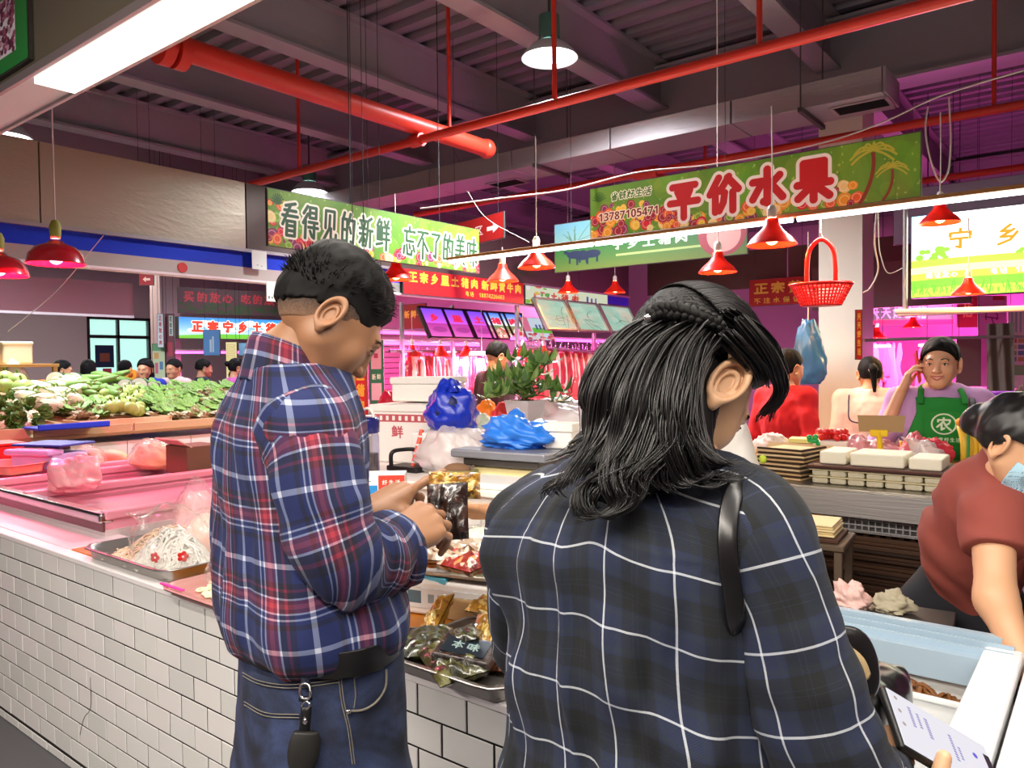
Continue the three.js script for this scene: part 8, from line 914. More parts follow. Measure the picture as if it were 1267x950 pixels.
// ---------------------------------------------------------------- raised display case behind the counter and its clutter
const T1 = 1.1, s1 = (px, py) => on('y', T1, px, py);
{
  const c = thing('display_case', 'white raised display case behind the packets', 'display case', V(-2.2, 0, -2.48)); part('body', rbox(1.7, 1.08, 1.23, 0.01, 0, 0.54, 0), phys(0xe6e2dc, { roughness: 0.4 }), c); part('top', rbox(1.74, 0.024, 1.27, 0.006, 0, 1.088, 0), phys(0xe9e6e0, { roughness: 0.3 }), c);
  { const t = tilePlate(0.2, 0.14, 0.006, 0.0015); for (let r = 0; r < 2; r++) for (let i = 0; i < 8; i++) { const m = part('tile', t, M.white, c); m.position.set(-0.74 + i * 0.207, 0.98 - r * 0.148, 0.616); } }
  // thermos jar of tea
  const p = s1(456, 588), g = thing('tea_bottle', 'clear tea bottle with dark tea and a blue lid beside the man\'s chest', 'bottle', p); const bs = 1.08; g.scale.setScalar(bs);
  part('glass', lathe([[0, 0.002], [0.036, 0.002], [0.038, 0.01], [0.038, 0.13], [0.034, 0.142], [0.032, 0.15]], 28), phys(0xdfe0f0, { transmission: 0.9, thickness: 0, roughness: 0.06, side: THREE.DoubleSide }), g); part('tea', lathe([[0, 0.005], [0.0345, 0.005], [0.0345, 0.075], [0, 0.075]], 28), phys(0x3a1008, { roughness: 0.1 }), g); part('lid', lathe([[0.035, 0.143], [0.039, 0.146], [0.04, 0.185], [0.036, 0.196], [0, 0.198]], 28), phys(0x1c2270, { roughness: 0.25, clearcoat: 0.5 }), g); part('lid_loop', new THREE.TorusGeometry(0.03, 0.005, 8, 24, PI).translate(0, 0.195, 0), M.white, g);
  // small printed medicine-like box
  const bt = canvasTex(256, 128, (q, w, h) => { q.fillStyle = '#eef0ee'; q.fillRect(0, 0, w, h); q.fillStyle = '#d2402e'; q.fillRect(w * 0.44, 0, w * 0.56, h * 0.72); q.fillStyle = '#2a8ad0'; q.fillRect(0, h * 0.45, w * 0.42, h * 0.4); q.fillStyle = '#6a8a98'; q.fillRect(12, 14, 44, 10); q.fillRect(12, 30, 60, 7); write(q, '好生活', w * 0.52, 26, 28, 30, 36, [[0.13, '#f6e6da']]); });
  { const q = s1(474, 612), b = thing('printed_box', 'small white, red and blue printed carton in front of the tea bottle', 'box', q, 0.72); part('carton', new THREE.BoxGeometry(0.14, 0.066, 0.09).translate(0, 0.033, 0), [M.white, M.white, M.white, M.white, new THREE.MeshStandardMaterial({ map: bt, roughness: 0.5 }), M.white], b); part('flap', box(0.14, 0.002, 0.09, 0, 0.067, 0), M.white, b); }
  // white foam boxes
  const fb = (px, py, w, h, d, y, label, m) => { const q = s1(px, py); q.y = y; const b = thing('foam_box', label, 'box', q, 0.25); part('box', rbox(w, h, d, 0.008, 0, h / 2, 0), m ?? M.foam, b); part('lid', rbox(w + 0.012, 0.03, d + 0.012, 0.006, 0, h + 0.013, 0), M.foam, b); return b; };
  const pt2 = canvasTex(256, 200, (q, w, h) => { q.fillStyle = '#e8e2dc'; q.fillRect(0, 0, w, h); q.fillStyle = '#b8505a'; q.fillRect(0, 10, w, 30); q.fillStyle = '#e8e2dc'; for (let i = 0; i < 9; i++) q.fillRect(10 + i * 28, 16, 12, 18); write(q, '鲜', 90, 54, 50, 50, 0, [[0.12, '#b8505a']]); });
  fb(516, 568, 0.28, 0.21, 0.26, T1, 'white foam box with red print standing under another box', new THREE.MeshStandardMaterial({ map: pt2, roughness: 0.8 })); fb(532, 566, 0.25, 0.075, 0.2, T1 + 0.245, 'flat wrapped white box on top of the red printed foam box');
  fb(465, 560, 0.16, 0.14, 0.2, T1, 'yellowish white box left of the red printed foam box', std(0xd8cfa8));
  const blueFilm = phys(0x0d32c0, { transmission: 0.15, thickness: 0, roughness: 0.3, side: THREE.DoubleSide, clearcoat: 0.3 }), lightBlue = phys(0x2f86ee, { transmission: 0.2, thickness: 0, roughness: 0.32, side: THREE.DoubleSide }), whiteFilm = phys(0xf2eef0, { transmission: 0.25, thickness: 0, roughness: 0.38, side: THREE.DoubleSide });
  const lift = (px, py, y) => on('y', y, px, py);
  { const q = lift(558, 533, 1.24), st = solo('carton', rbox(0.24, 0.14, 0.2, 0.006, 0, 0.07, 0), M.white, 'white carton under the deep blue bag', 'box', null, q.clone().setY(T1), 0.3); const b = bag('blue_bag', 'deep blue tied plastic bag on the white carton', 'bag', q, 0.1, 0.12, 0.09, { film: blueFilm, s: 71, amp: 0.16, flat: 0.8, fill: std(0x101a50) }); part('gathers', [...Array(9)].map((_, i) => { const a = i * 0.7; return sweep([V(0.02, 0.16, 0), V(0.02 + Math.cos(a) * 0.035, 0.185, Math.sin(a) * 0.03), V(0.02 + Math.cos(a) * 0.07, 0.165, Math.sin(a) * 0.06)], (t) => [0.006 + 0.012 * t, 0.002], { n: 6, m: 6 }); }), blueFilm, b).position.set(-0.02, -0.01, 0); bag('white_bag', 'small white bag with red print leaning on the deep blue bag', 'bag', lift(574, 541, 1.2), 0.055, 0.08, 0.05, { film: whiteFilm, s: 73, knotAt: [0, 0.09, 0], fill: std(0xe8c8c4) }); }
  bag('plastic_bag', 'big clear plastic bag slumped in front of the foam boxes', 'bag', s1(570, 583), 0.19, 0.12, 0.13, { s: 75, amp: 0.2, film: phys(0xf8f0f0, { transmission: 0.62, thickness: 0, roughness: 0.25, side: THREE.DoubleSide }), });
  { const q = s1(640, 590), g2 = thing('weighing_scale', 'grey platform scale on a cream box behind the packets', 'scale', q, 0.12); part('base', rbox(0.24, 0.045, 0.2, 0.006, 0, 0.022, 0), std(0xd8c890), g2); part('body', rbox(0.3, 0.03, 0.24, 0.008, 0, 0.062, 0), M.darkSteel, g2); part('platform', rbox(0.38, 0.03, 0.28, 0.008, 0, 0.09, 0), std(0x8a8c94, { roughness: 0.35, metalness: 0.3 }), g2);
    bag('blue_bag', 'bright blue crumpled bags lying on the grey scale', 'bag', q.clone().add(V(0.0, 0.106, 0)), 0.13, 0.075, 0.09, { film: lightBlue, s: 81, amp: 0.3, freq: 10 }); fb(702, 566, 0.1, 0.06, 0.08, T1 + 0.105, 'small white box at the right end of the grey scale').position.copy(q.clone().add(V(0.15, 0.106, -0.06))); }
  solo('cutting_board', rbox(0.3, 0.02, 0.22, 0.006, 0, 0.01, 0), M.white, 'white board on the case just behind the gold packets', 'board', null, s1(628, 600).setY(T1), 0.2);
  { const q = s1(566, 594), b = thing('food_box', 'open green-edged food carton in front of the big clear bag', 'box', q, 0.4); part('carton', rbox(0.13, 0.035, 0.08, 0.004, 0, 0.018, 0), std(0x8a8456), b); part('food', ball(0.05, 0, 0.035, 0, 1, 0.5, 0.6), std(0x7a5a40, { roughness: 0.8 }), b); }
  // plant in a grey pot on a carton
  { const q = lift(650, 521, 1.24), b = solo('carton', rbox(0.22, 0.14, 0.2, 0.006, 0, 0.07, 0), M.white, 'white carton under the grey plant pot', 'box', null, q.clone().setY(T1), 0.1);
    const g2 = thing('potted_plant', 'leafy potted plant in a square grey pot in front of the pork stall', 'plant', q); const pot = new THREE.CylinderGeometry(0.095, 0.075, 0.095, 4, 1).rotateY(PI / 4).translate(0, 0.0475, 0); part('pot', pot.toNonIndexed(), std(0xb8b0b4, { roughness: 0.5 }), g2).geometry.computeVertexNormals(); part('soil', box(0.115, 0.01, 0.115, 0, 0.09, 0), std(0x2a1c14, { roughness: 1 }), g2);
    seed = 1234; const stems = [], lm = [std(0x628c44, { roughness: 0.4, side: THREE.DoubleSide }), std(0x86ac5a, { roughness: 0.4, side: THREE.DoubleSide }), std(0x4a7038, { roughness: 0.4, side: THREE.DoubleSide })], leaf = new THREE.PlaneGeometry(0.034, 0.078, 4, 8).translate(0, 0.039, 0); warp(leaf, (v) => { const t = clamp(v.y / 0.078, 0, 1); v.x *= Math.sin(Math.pow(t, 0.8) * PI * 0.97 + 0.03) + 0.04; v.z = -0.1 * t * t * 0.3 + Math.abs(v.x) * 0.35; });
    let leafCount = 0; for (let s = 0; s < 22; s++) { const a = rr(0, 2 * PI), out = rr(0.05, 0.19), top = rr(0.05, 0.235), P = [V(rr(-0.03, 0.03), 0.09, rr(-0.03, 0.03)), V(Math.cos(a) * out * 0.35, 0.09 + top * 0.5, Math.sin(a) * out * 0.35), V(Math.cos(a) * out, 0.09 + top - out * 0.3, Math.sin(a) * out)]; stems.push(tube(P, 0.0022, 8, 4)); const cv = new THREE.CatmullRomCurve3(P); for (let k = 0; k < 11; k++) { if (leafCount++ >= 235) break; const t = k < 4 ? 1 : rr(0.3, 1), c = cv.getPointAt(t), m = part('leaf', leaf, pick(lm), g2); m.position.copy(c); m.rotation.set(rr(0.5, 1.9), 0, 0); m.rotation.order = 'YXZ'; m.rotation.y = k * 1.257 + rr(-0.4, 0.4); m.scale.setScalar(rr(0.7, 1.1)); } } part('stem', merged(stems), std(0x5a6a34), g2); }
  // little coloured things round the pot
  bag('orange_bag', 'orange bag lying left of the plant pot', 'bag', s1(603, 548).add(V(0, 0, 0)), 0.09, 0.13, 0.07, { film: std(0xf08a1a, { roughness: 0.4 }), s: 91, flat: 0.8 });
  bag('red_bag', 'red and white printed bag just left of the plant pot', 'bag', s1(622, 553), 0.07, 0.13, 0.06, { film: std(0xe83a3a, { roughness: 0.4 }), s: 92, flat: 0.8 }); bag('white_bag', 'large white bag behind the grey scale', 'bag', s1(690, 552), 0.2, 0.17, 0.12, { film: whiteFilm, s: 93, amp: 0.2 }); bag('clear_bag', 'greenish clear bag between the blue bag and the scale', 'bag', s1(598, 556), 0.07, 0.13, 0.06, { film: phys(0xdfeee4, { transmission: 0.5, thickness: 0, roughness: 0.25, side: THREE.DoubleSide }), s: 94, fill: std(0xc8d8c0) });
  { const q = s1(672, 545); const g2 = thing('fruit_pile', 'yellow and red packets right of the plant pot', 'packets', q); part('packet', ball(0.04, 0, 0.15, 0, 1.3, 0.7, 1), std(0xe8c83a), g2); part('packet', ball(0.035, 0.05, 0.14, 0.02, 1, 1, 1), std(0xd84a3a), g2); part('carton', rbox(0.16, 0.12, 0.12, 0.005, 0.02, 0.06, 0), M.white, g2); }
  { const a = s1(508, 582), g2 = thing('folding_trolley', 'folded trolley with black handle and orange striped bar', 'trolley', a); const W = (px, py, d) => at(px, py, d).sub(a), d = a.clone().sub(camera.position).dot(FWD); part('handle', tube([W(484, 578, d), W(485, 560, d), W(500, 556, d + 0.03), W(522, 556, d + 0.05)], 0.008, 24, 8), M.black, g2); part('bar', rod(W(510, 580, d - 0.02), W(522, 532, d + 0.04), 0.009, 8), std(0xe0523a, { roughness: 0.4 }), g2); part('base', rbox(0.16, 0.02, 0.1, 0.004, 0, 0.01, 0), M.black, g2); for (let k = 0; k < 4; k++) { const q = W(510, 580, d - 0.02).lerp(W(522, 532, d + 0.04), 0.15 + k * 0.22); part('stripe', rod(q, q.clone().add(V(0.001, 0.008, 0)), 0.0095, 8), M.white, g2); } }
  solo('wooden_post', rbox(0.045, 0.42, 0.045, 0.004, 0, 0.21, 0), std(0xb8905c, { roughness: 0.7, bumpMap: grain, bumpScale: 0.001 }), 'pale wooden post standing right of the man\'s chin', 'post', null, s1(431, 596), 0.3);
  bag('red_bag', 'crimson bag on the floor rack below the upright banner', 'bag', at(482, 512, 5).setY(1.12), 0.1, 0.16, 0.08, { film: std(0xb81a34, { roughness: 0.4 }), s: 97 }); solo('rack', [rbox(0.6, 0.03, 0.4, 0.004, 0, 1.1, 0), ...[[-0.27, -0.17], [0.27, -0.17], [-0.27, 0.17], [0.27, 0.17]].map(([x, z]) => rbox(0.03, 1.1, 0.03, 0.003, x, 0.55, z))], M.darkSteel, 'dark steel rack holding the crimson bag', 'rack', null, at(482, 512, 5).setY(0));
}
// ---------------------------------------------------------------- freezer, tofu bench and fruit table at the right
{
  const fw = phys(0xe4e8ec, { roughness: 0.3, bumpMap: grain, bumpScale: 0.0004 }), rim = phys(0x9fb6c6, { roughness: 0.25 });
  const f = thing('chest_freezer', 'open white chest freezer with pale blue sliding rails, right of the woman', 'freezer', V(-0.58, 0, -1.62)), X0 = -0.34, X1 = 0.41, Z0 = -0.4, Z1 = 0.39, H = 0.83;
  part('outer_wall', [span(X0, X1, 0, H, Z0, Z0 + 0.05), span(X0, X1, 0, H, Z1 - 0.05, Z1), span(X0, X0 + 0.05, 0, H, Z0, Z1), span(X1 - 0.05, X1, 0, H, Z0, Z1), span(X0, X1, 0, 0.35, Z0, Z1)], fw, f);
  part('rail', [span(X0, X1, H, H + 0.012, Z0 - 0.01, Z0 + 0.09), span(X0, X1, H + 0.012, H + 0.045, Z0 - 0.01, Z0 + 0.012), span(X0, X1, H + 0.012, H + 0.036, Z0 + 0.026, Z0 + 0.032), span(X0, X1, H + 0.012, H + 0.028, Z0 + 0.052, Z0 + 0.058), span(X0, X1, H - 0.05, H + 0.014, Z0 + 0.085, Z0 + 0.092)], rim, f);
  part('side_rim', rbox(0.075, 0.03, Z1 - Z0, 0.008, X1 - 0.02, H + 0.012, 0), phys(0xeceef0, { roughness: 0.25 }), f); part('side_rim', rbox(0.075, 0.03, Z1 - Z0, 0.008, X0 + 0.02, H + 0.012, 0), phys(0xeceef0, { roughness: 0.25 }), f); part('front_rim', rbox(X1 - X0, 0.03, 0.07, 0.008, 0, H + 0.012, Z1 - 0.03), rim, f);
  part('floor_panel', span(X0 + 0.05, X1 - 0.05, 0.585, 0.6, Z0 + 0.05, Z1 - 0.05), fw, f);
  { const t = thing('plastic_tub', 'white translucent tub of brown dried strips inside the freezer', 'tub', V(-0.375, 0.601, -1.83)); const tm = phys(0xf2f4f2, { roughness: 0.3, transmission: 0.3, thickness: 0, side: THREE.DoubleSide }); part('wall', [span(-0.15, 0.15, 0, 0.006, -0.12, 0.12), span(-0.15, 0.15, 0, 0.22, -0.122, -0.116), span(-0.15, 0.15, 0, 0.22, 0.116, 0.122), span(-0.152, -0.146, 0, 0.22, -0.12, 0.12), span(0.146, 0.152, 0, 0.22, -0.12, 0.12)], tm, t); part('rim', [rbox(0.32, 0.012, 0.012, 0.004, 0, 0.22, -0.124), rbox(0.32, 0.012, 0.012, 0.004, 0, 0.22, 0.124), rbox(0.012, 0.012, 0.25, 0.004, -0.155, 0.22, 0), rbox(0.012, 0.012, 0.25, 0.004, 0.155, 0.22, 0)], tm, t);
    seed = 55; const L = []; for (let i = 0; i < 260; i++) { const x = rr(-0.13, 0.13), z = rr(-0.1, 0.1), y = 0.12 + 0.05 * Math.exp(-(x * x + z * z) * 60) + rr(-0.012, 0.012), a = rr(0, PI), l = rr(0.015, 0.03); L.push(sweep([V(x - Math.cos(a) * l, y, z - Math.sin(a) * l), V(x, y + rr(0, 0.01), z), V(x + Math.cos(a) * l, y + rr(-0.01, 0.006), z + Math.sin(a) * l)], () => [0.005, 0.003], { n: 3, m: 5, up: V(0.1, 1, 0.1) })); } tag(part('dried_strips', merged(L), std(0x7a4a1c, { roughness: 0.6 }), scene), 'heap of brown dried strips in the white tub', 'dried food', null, 'stuff').position.copy(t.position); }
  { const g = thing('chest_freezer', 'second white freezer rim at the lower right corner', 'freezer', V(0.2, 0, -1.62)); part('outer_wall', [span(-0.34, 0.34, 0, 0.83, -0.4, -0.35), span(-0.34, 0.34, 0, 0.83, 0.34, 0.39), span(-0.34, -0.29, 0, 0.83, -0.4, 0.39), span(0.29, 0.34, 0, 0.83, -0.4, 0.39), span(-0.34, 0.34, 0, 0.4, -0.4, 0.39)], fw, g); part('rim', [rbox(0.07, 0.03, 0.79, 0.008, -0.31, 0.843, 0), rbox(0.07, 0.03, 0.79, 0.008, 0.31, 0.843, 0), rbox(0.68, 0.03, 0.06, 0.008, 0, 0.843, 0.36), rbox(0.68, 0.03, 0.06, 0.008, 0, 0.843, -0.37)], phys(0xeceef0, { roughness: 0.25 }), g); }
  // dirty clothes / bags behind the freezer
  solo('low_shelf', [rbox(0.6, 0.02, 0.3, 0.004, 0, 0.8, 0), ...[[-0.27, -0.12], [0.27, -0.12], [-0.27, 0.12], [0.27, 0.12]].map(([x, z]) => rbox(0.03, 0.8, 0.03, 0.003, x, 0.4, z))], M.darkSteel, 'low dark shelf right behind the freezer', 'shelf', null, V(-0.62, 0, -2.2), 0.1);
  { const q = at(1052, 757, 2.14).setY(0.812); bag('crumpled_cloth', 'crumpled pink cloth just behind the freezer rail', 'cloth', q, 0.05, 0.05, 0.045, { film: std(0xe0b8b0, { roughness: 0.8 }), s: 101, amp: 0.3 }); bag('crumpled_cloth', 'crumpled grey-green cloth right of the pink one', 'cloth', q.clone().add(V(0.1, 0, -0.03)), 0.055, 0.04, 0.045, { film: std(0xa8a088, { roughness: 0.8 }), s: 102, amp: 0.3 }); }
  // tofu bench
  const BY = 1.015, sB = (px, py) => on('y', BY, px, py), b = thing('steel_bench', 'steel topped tofu bench behind the freezer', 'bench', V(-0.6, 0, -3.3)); part('top', rbox(1.9, 0.02, 0.5, 0.005, 0, BY - 0.01, 0), M.steel, b); part('front_apron', rbox(1.9, 0.095, 0.02, 0.004, 0, BY - 0.06, 0.25), std(0xa8a6a4, { roughness: 0.45, metalness: 0.3, bumpMap: grain, bumpScale: 0.001 }), b); for (const x of [-0.9, 0.9]) for (const z of [-0.22, 0.22]) part('leg', rbox(0.04, BY - 0.02, 0.04, 0.004, x, (BY - 0.02) / 2, z), M.rail, b); part('lower_shelf', rbox(1.8, 0.02, 0.46, 0.004, 0, 0.55, 0), M.darkSteel, b);
  part('orange_panel', span(-0.44, -0.26, BY - 0.2, BY - 0.11, 0.2, 0.215), std(0xd8841c, { roughness: 0.5 }), b);
  { const q = V(-0.73, 0.561, -3.28), g = thing('wooden_board_stack', 'dark stack of slatted tofu boards under the steel bench', 'boards', q); seed = 66; for (let i = 0; i < 9; i++) { const fr = part('board', [rbox(0.5, 0.012, 0.4, 0.003, 0, 0, 0)], std([0x3a2414, 0x2e1c10, 0x4a2e1a][i % 3], { roughness: 0.85 }), g); fr.position.set(rr(-0.01, 0.01), 0.008 + i * 0.03, rr(-0.01, 0.01)); for (const z of [0.18, -0.18]) part('cleat', rbox(0.5, 0.016, 0.025, 0.003, 0, 0.014, z), std(0x4a3020, { roughness: 0.85 }), fr); if (i === 8) for (let k = 0; k < 12; k++) { const s = part('slat', rbox(0.02, 0.008, 0.36, 0.002), std(0x4a3018, { roughness: 0.85 }), fr); s.position.set(-0.22 + k * 0.04, 0.026, 0); } } }
  { const g = thing('mesh_crate', 'grey mesh sided crate on the dark boards under the bench', 'crate', V(-0.69, 0.845, -3.26)); part('tray', rbox(0.42, 0.008, 0.36, 0.002, 0, 0.004, 0), M.rail, g); for (let k = 0; k < 18; k++) part('wire', rod(V(-0.2 + k * 0.0235, 0.005, 0.18), V(-0.2 + k * 0.0235, 0.075, 0.18), 0.003, 5), std(0x9a9a9c), g); for (let k = 0; k < 4; k++) part('wire', rod(V(-0.21, 0.01 + k * 0.02, 0.18), V(0.21, 0.01 + k * 0.02, 0.18), 0.003, 5), std(0x9a9a9c), g); part('contents', rbox(0.4, 0.06, 0.33, 0.01, 0, 0.035, -0.01), std(0x7a7876, { roughness: 0.8, bumpMap: grain, bumpScale: 0.004 }), g); }
  { const q = at(1005, 662, 2.62), g = thing('bean_curd_tray', 'dark tray of stacked yellowish bean curd sheets in front of the bench', 'tray', q, 0.1); part('tray', rbox(0.2, 0.015, 0.2, 0.004, 0, 0.007, 0), std(0x4a2c1c, { roughness: 0.7 }), g); for (let k = 0; k < 5; k++) part('sheet', rbox(0.17, 0.007, 0.17, 0.003, rr(-0.005, 0.005), 0.02 + k * 0.0078, rr(-0.005, 0.005)), std(0xe8d4a0, { roughness: 0.6 }), g); solo('stool', [rbox(0.24, 0.02, 0.24, 0.004, 0, q.y - 0.011, 0), ...[[-0.1, -0.1], [0.1, -0.1], [-0.1, 0.1], [0.1, 0.1]].map(([x, z]) => rbox(0.025, q.y - 0.02, 0.025, 0.003, x, (q.y - 0.02) / 2, z))], std(0x5a4a3a), 'wooden stand under the bean curd tray', 'stand', null, V(q.x, 0, q.z), 0.1); }
  // tofu
  const q0 = on('z', -3.26, 1093, 600); const clothM = std(0xe2dcc0, { roughness: 0.85, bumpMap: grain, bumpScale: 0.003 });
  { const g = thing('tofu_stack', 'stack of cloth wrapped tofu under the dark board', 'tofu', V(q0.x, BY, q0.z), 0.02); for (let k = 0; k < 2; k++) for (let i = 0; i < 7; i++) part('tofu_block', rbox(0.06, 0.026, 0.3, 0.008, -0.2 + i * 0.066, 0.015 + k * 0.028, 0), clothM, g); for (let k = 0; k < 2; k++) part('sheet', rbox(0.48, 0.005, 0.31, 0.002, 0, 0.0285 + k * 0.028, 0), std(0xcfc6a0, { roughness: 0.9 }), g); }
  { const g = thing('tofu_board', 'dark brown board carrying three white tofu blocks', 'board', V(q0.x, BY + 0.061, q0.z), 0.02); part('board', rbox(0.5, 0.014, 0.32, 0.003, 0, 0.007, 0), std(0x5a3226, { roughness: 0.5 }), g); part('cleat', rbox(0.5, 0.012, 0.02, 0.003, 0, 0.004, 0.15), std(0x3a2018), g); }
  const tofuM = phys(0xf4efd8, { roughness: 0.4, bumpMap: grain, bumpScale: 0.0008 });
  for (const [x, w, h, n] of [[-0.16, 0.1, 0.05, 'left small tofu block on the dark board'], [0.0, 0.19, 0.05, 'long middle tofu block on the dark board'], [0.165, 0.11, 0.045, 'right tofu block on the dark board']]) solo('tofu_block', rbox(w, h, 0.2, 0.008, 0, h / 2, 0, 2), tofuM, n, 'tofu', null, V(q0.x + x, BY + 0.0755, q0.z + 0.02), 0.02);
  // stack of cardboard sheets and boxes
  { const q = on('z', -3.24, 973, 600), g = thing('board_stack', 'stack of pale wooden trays with dark edges left of the tofu', 'trays', V(q.x + 0.02, BY, -3.24), -0.15); for (let k = 0; k < 7; k++) { const t = part('tray', rbox(0.2, 0.008, 0.22, 0.002), std([0xd8b88a, 0xc8a474, 0xe0c49a][k % 3], { roughness: 0.8 }), g); t.position.set(rr(-0.008, 0.008), 0.006 + k * 0.018, 0); t.rotation.y = rr(-0.05, 0.05); part('edge', [rbox(0.2, 0.009, 0.012, 0.002, 0, 0.008, 0.1), rbox(0.012, 0.009, 0.2, 0.002, 0.094, 0.008, 0)], std(0x3a2a1a, { roughness: 0.9 }), t); } }
  // fruit table behind
  const FY = 1.06, ft = thing('fruit_table', 'long fruit table in front of the smiling seller', 'table', V(-0.75, 0, -3.67)); part('top', rbox(2.2, 0.025, 0.26, 0.005, 0, FY - 0.013, 0), M.wood, ft); for (const x of [-1.05, 1.05]) for (const z of [-0.1, 0.1]) part('leg', rbox(0.04, FY - 0.02, 0.04, 0.004, x, (FY - 0.02) / 2, z), M.wood, ft); part('front_panel', rbox(2.16, 0.2, 0.015, 0.003, 0, FY - 0.12, 0.115), std(0xc8a06a), ft);
  const sF = (px, py) => on('z', -3.66, px, py).setY(FY), cb = (label, px, py, w, h, d, y, ry, rx = 0) => { const q = on('z', -3.46, px, py), g = thing('cardboard_box', label, 'box', q.setY(y), ry); g.rotation.x = rx; part('wall', [box(w, h, 0.005, 0, h / 2, d / 2), box(w, h, 0.005, 0, h / 2, -d / 2), box(0.005, h, d, w / 2, h / 2, 0), box(0.005, h, d, -w / 2, h / 2, 0), box(w, 0.005, d, 0, 0.0025, 0)], M.card, g); part('flap', box(w, 0.004, 0.07).rotateX(0.6).translate(0, h + 0.012, d / 2 + 0.02), std(0xb89868, { roughness: 0.9 }), g); return g; };
  cb('open brown cardboard box on the bench left of the tofu, long flap tilted', 1000, 575, 0.3, 0.09, 0.14, BY, -0.1).position.z = -3.46; cb('lower brown carton edge under the yellow price stand', 1072, 572, 0.3, 0.06, 0.1, BY, 0.05).position.z = -3.5;
  { const q = V(-1.2, FY, -3.68), t = canvasTex(160, 80, (c) => { c.fillStyle = '#d8cc4a'; c.fillRect(0, 0, 160, 80); write(c, '水果', 20, 20, 44, 44, 62, [[0.14, '#5a3a1a']]); }); const pq = sF(997, 536), g = thing('printed_carton', 'yellow printed carton with dark lettering beside the red packets', 'box', pq, 0.2); part('carton', rbox(0.13, 0.06, 0.1, 0.003, 0, 0.03, 0), std(0x8a5a3a), g); part('print', new THREE.PlaneGeometry(0.12, 0.035).translate(0, 0.028, 0.0515), new THREE.MeshStandardMaterial({ map: t, roughness: 0.7 }), g); part('lid', rbox(0.14, 0.02, 0.11, 0.003, 0, 0.068, 0), std(0xe2e08a), g); }
  seed = 444; { const q = sF(1031, 536), g = thing('foam_box', 'white foam box with cherry tomatoes on top', 'box', q); part('box', rbox(0.15, 0.075, 0.12, 0.006, 0, 0.038, 0), M.foam, g); const tomM = phys(0xd81a14, { roughness: 0.2, clearcoat: 0.5 }), tg = new THREE.SphereGeometry(0.016, 12, 8); for (let i = 0; i < 34; i++) { const m = solo('cherry_tomato', tg, tomM, 'red cherry tomato in the heap on the white foam box', 'tomato', 'cherry tomatoes on the foam box', V(q.x + rr(-0.065, 0.065), FY + 0.09 + (i > 22 ? 0.022 : 0), q.z + rr(-0.045, 0.05))); } }
  for (const [px, py, s, n] of [[1024, 553, 0.05, 'red packets on the bench below the cherry tomatoes, left'], [1040, 556, 0.045, 'red packets on the bench below the cherry tomatoes, right']]) { const q = on('z', -3.45, px, py); bag('red_packet', n, 'packet', V(q.x, BY + 0.0, -3.45), s, 0.08, 0.04, { film: std(0xc81e2a, { roughness: 0.35 }), s: px, amp: 0.2 }); }
  { const q = sB(1006, 570); const g = thing('green_clip', 'small green plastic clip on the cardboard box', 'clip', at(1006, 545, 3.2)); part('jaw', [ball(0.02, 0, 0, 0, 1.2, 0.6, 0.7), ball(0.012, 0.01, 0.015, 0, 1, 1, 1), ball(0.012, -0.015, 0.012, 0, 1, 1, 1), ball(0.01, 0.02, -0.012, 0, 1, 1, 1)], std(0x1e9a4a, { roughness: 0.35 }), g); }
  { const q = V(sF(1101, 560).x, BY, -3.5), g = thing('price_stand', 'yellow plastic price stand holding a brown cardboard plate', 'price stand', q, 0.25); const yM = phys(0xf0c814, { roughness: 0.35 }); part('foot', [rbox(0.075, 0.05, 0.05, 0.008, 0, 0.025, 0)], yM, g); part('pole', [rod(V(0, 0.05, 0), V(-0.008, 0.18, 0), 0.012, 10), rbox(0.07, 0.03, 0.02, 0.006, -0.008, 0.175, 0)], yM, g); part('plate', warp(new THREE.BoxGeometry(0.17, 0.07, 0.004, 4, 3, 1).translate(0, 0.215, 0), (v) => { v.x *= 1 - (v.y - 0.18) * -1.0; }), M.card, g); }
  const pinkFilm = phys(0xf0b8c0, { transmission: 0.3, thickness: 0, roughness: 0.35, side: THREE.DoubleSide });
  for (const [px, py, w, h, n, m, s] of [[1062, 548, 0.08, 0.07, 'pink net bag on the fruit table behind the cardboard box', pinkFilm, 111], [1132, 540, 0.06, 0.085, 'red and white bag of dragon fruit right of the price stand', std(0xd86a78, { roughness: 0.4 }), 112], [1090, 548, 0.09, 0.06, 'flat pink bag behind the price stand', pinkFilm, 113], [1152, 545, 0.08, 0.08, 'crimson packed bag left of the bending woman', std(0xc83048, { roughness: 0.4 }), 114], [955, 545, 0.09, 0.07, 'white paper bag by the woman\'s cheek on the bench', std(0xe8d8cc, { roughness: 0.8 }), 116]]) { const q = sF(px, py + 6); bag('fruit_bag', n, 'bag', V(q.x, FY, -3.66), w, h, 0.07, { film: m, s, amp: 0.2 }); }
  bag('plastic_bag', 'clear knotted plastic bag at the right end of the tofu board', 'bag', V(on('z', -3.38, 1140, 590).x, BY, -3.42), 0.08, 0.1, 0.06, { film: phys(0xf8f2f0, { transmission: 0.55, thickness: 0, roughness: 0.2, side: THREE.DoubleSide }), s: 118, amp: 0.25, knotAt: [-0.04, 0.09, 0] });
  // bananas
  const banM = phys(0xe9bf3a, { roughness: 0.4 }), ban = (r) => sweep([V(0, 0, 0), V(0.02, 0.035, 0), V(0.03, 0.08, 0), V(0.02, 0.125, 0), V(0.0, 0.15, 0)], (t) => r * Math.pow(Math.sin((0.05 + t * 0.9) * PI), 0.5), { n: 12, m: 8, up: V(0, 0, 1) });
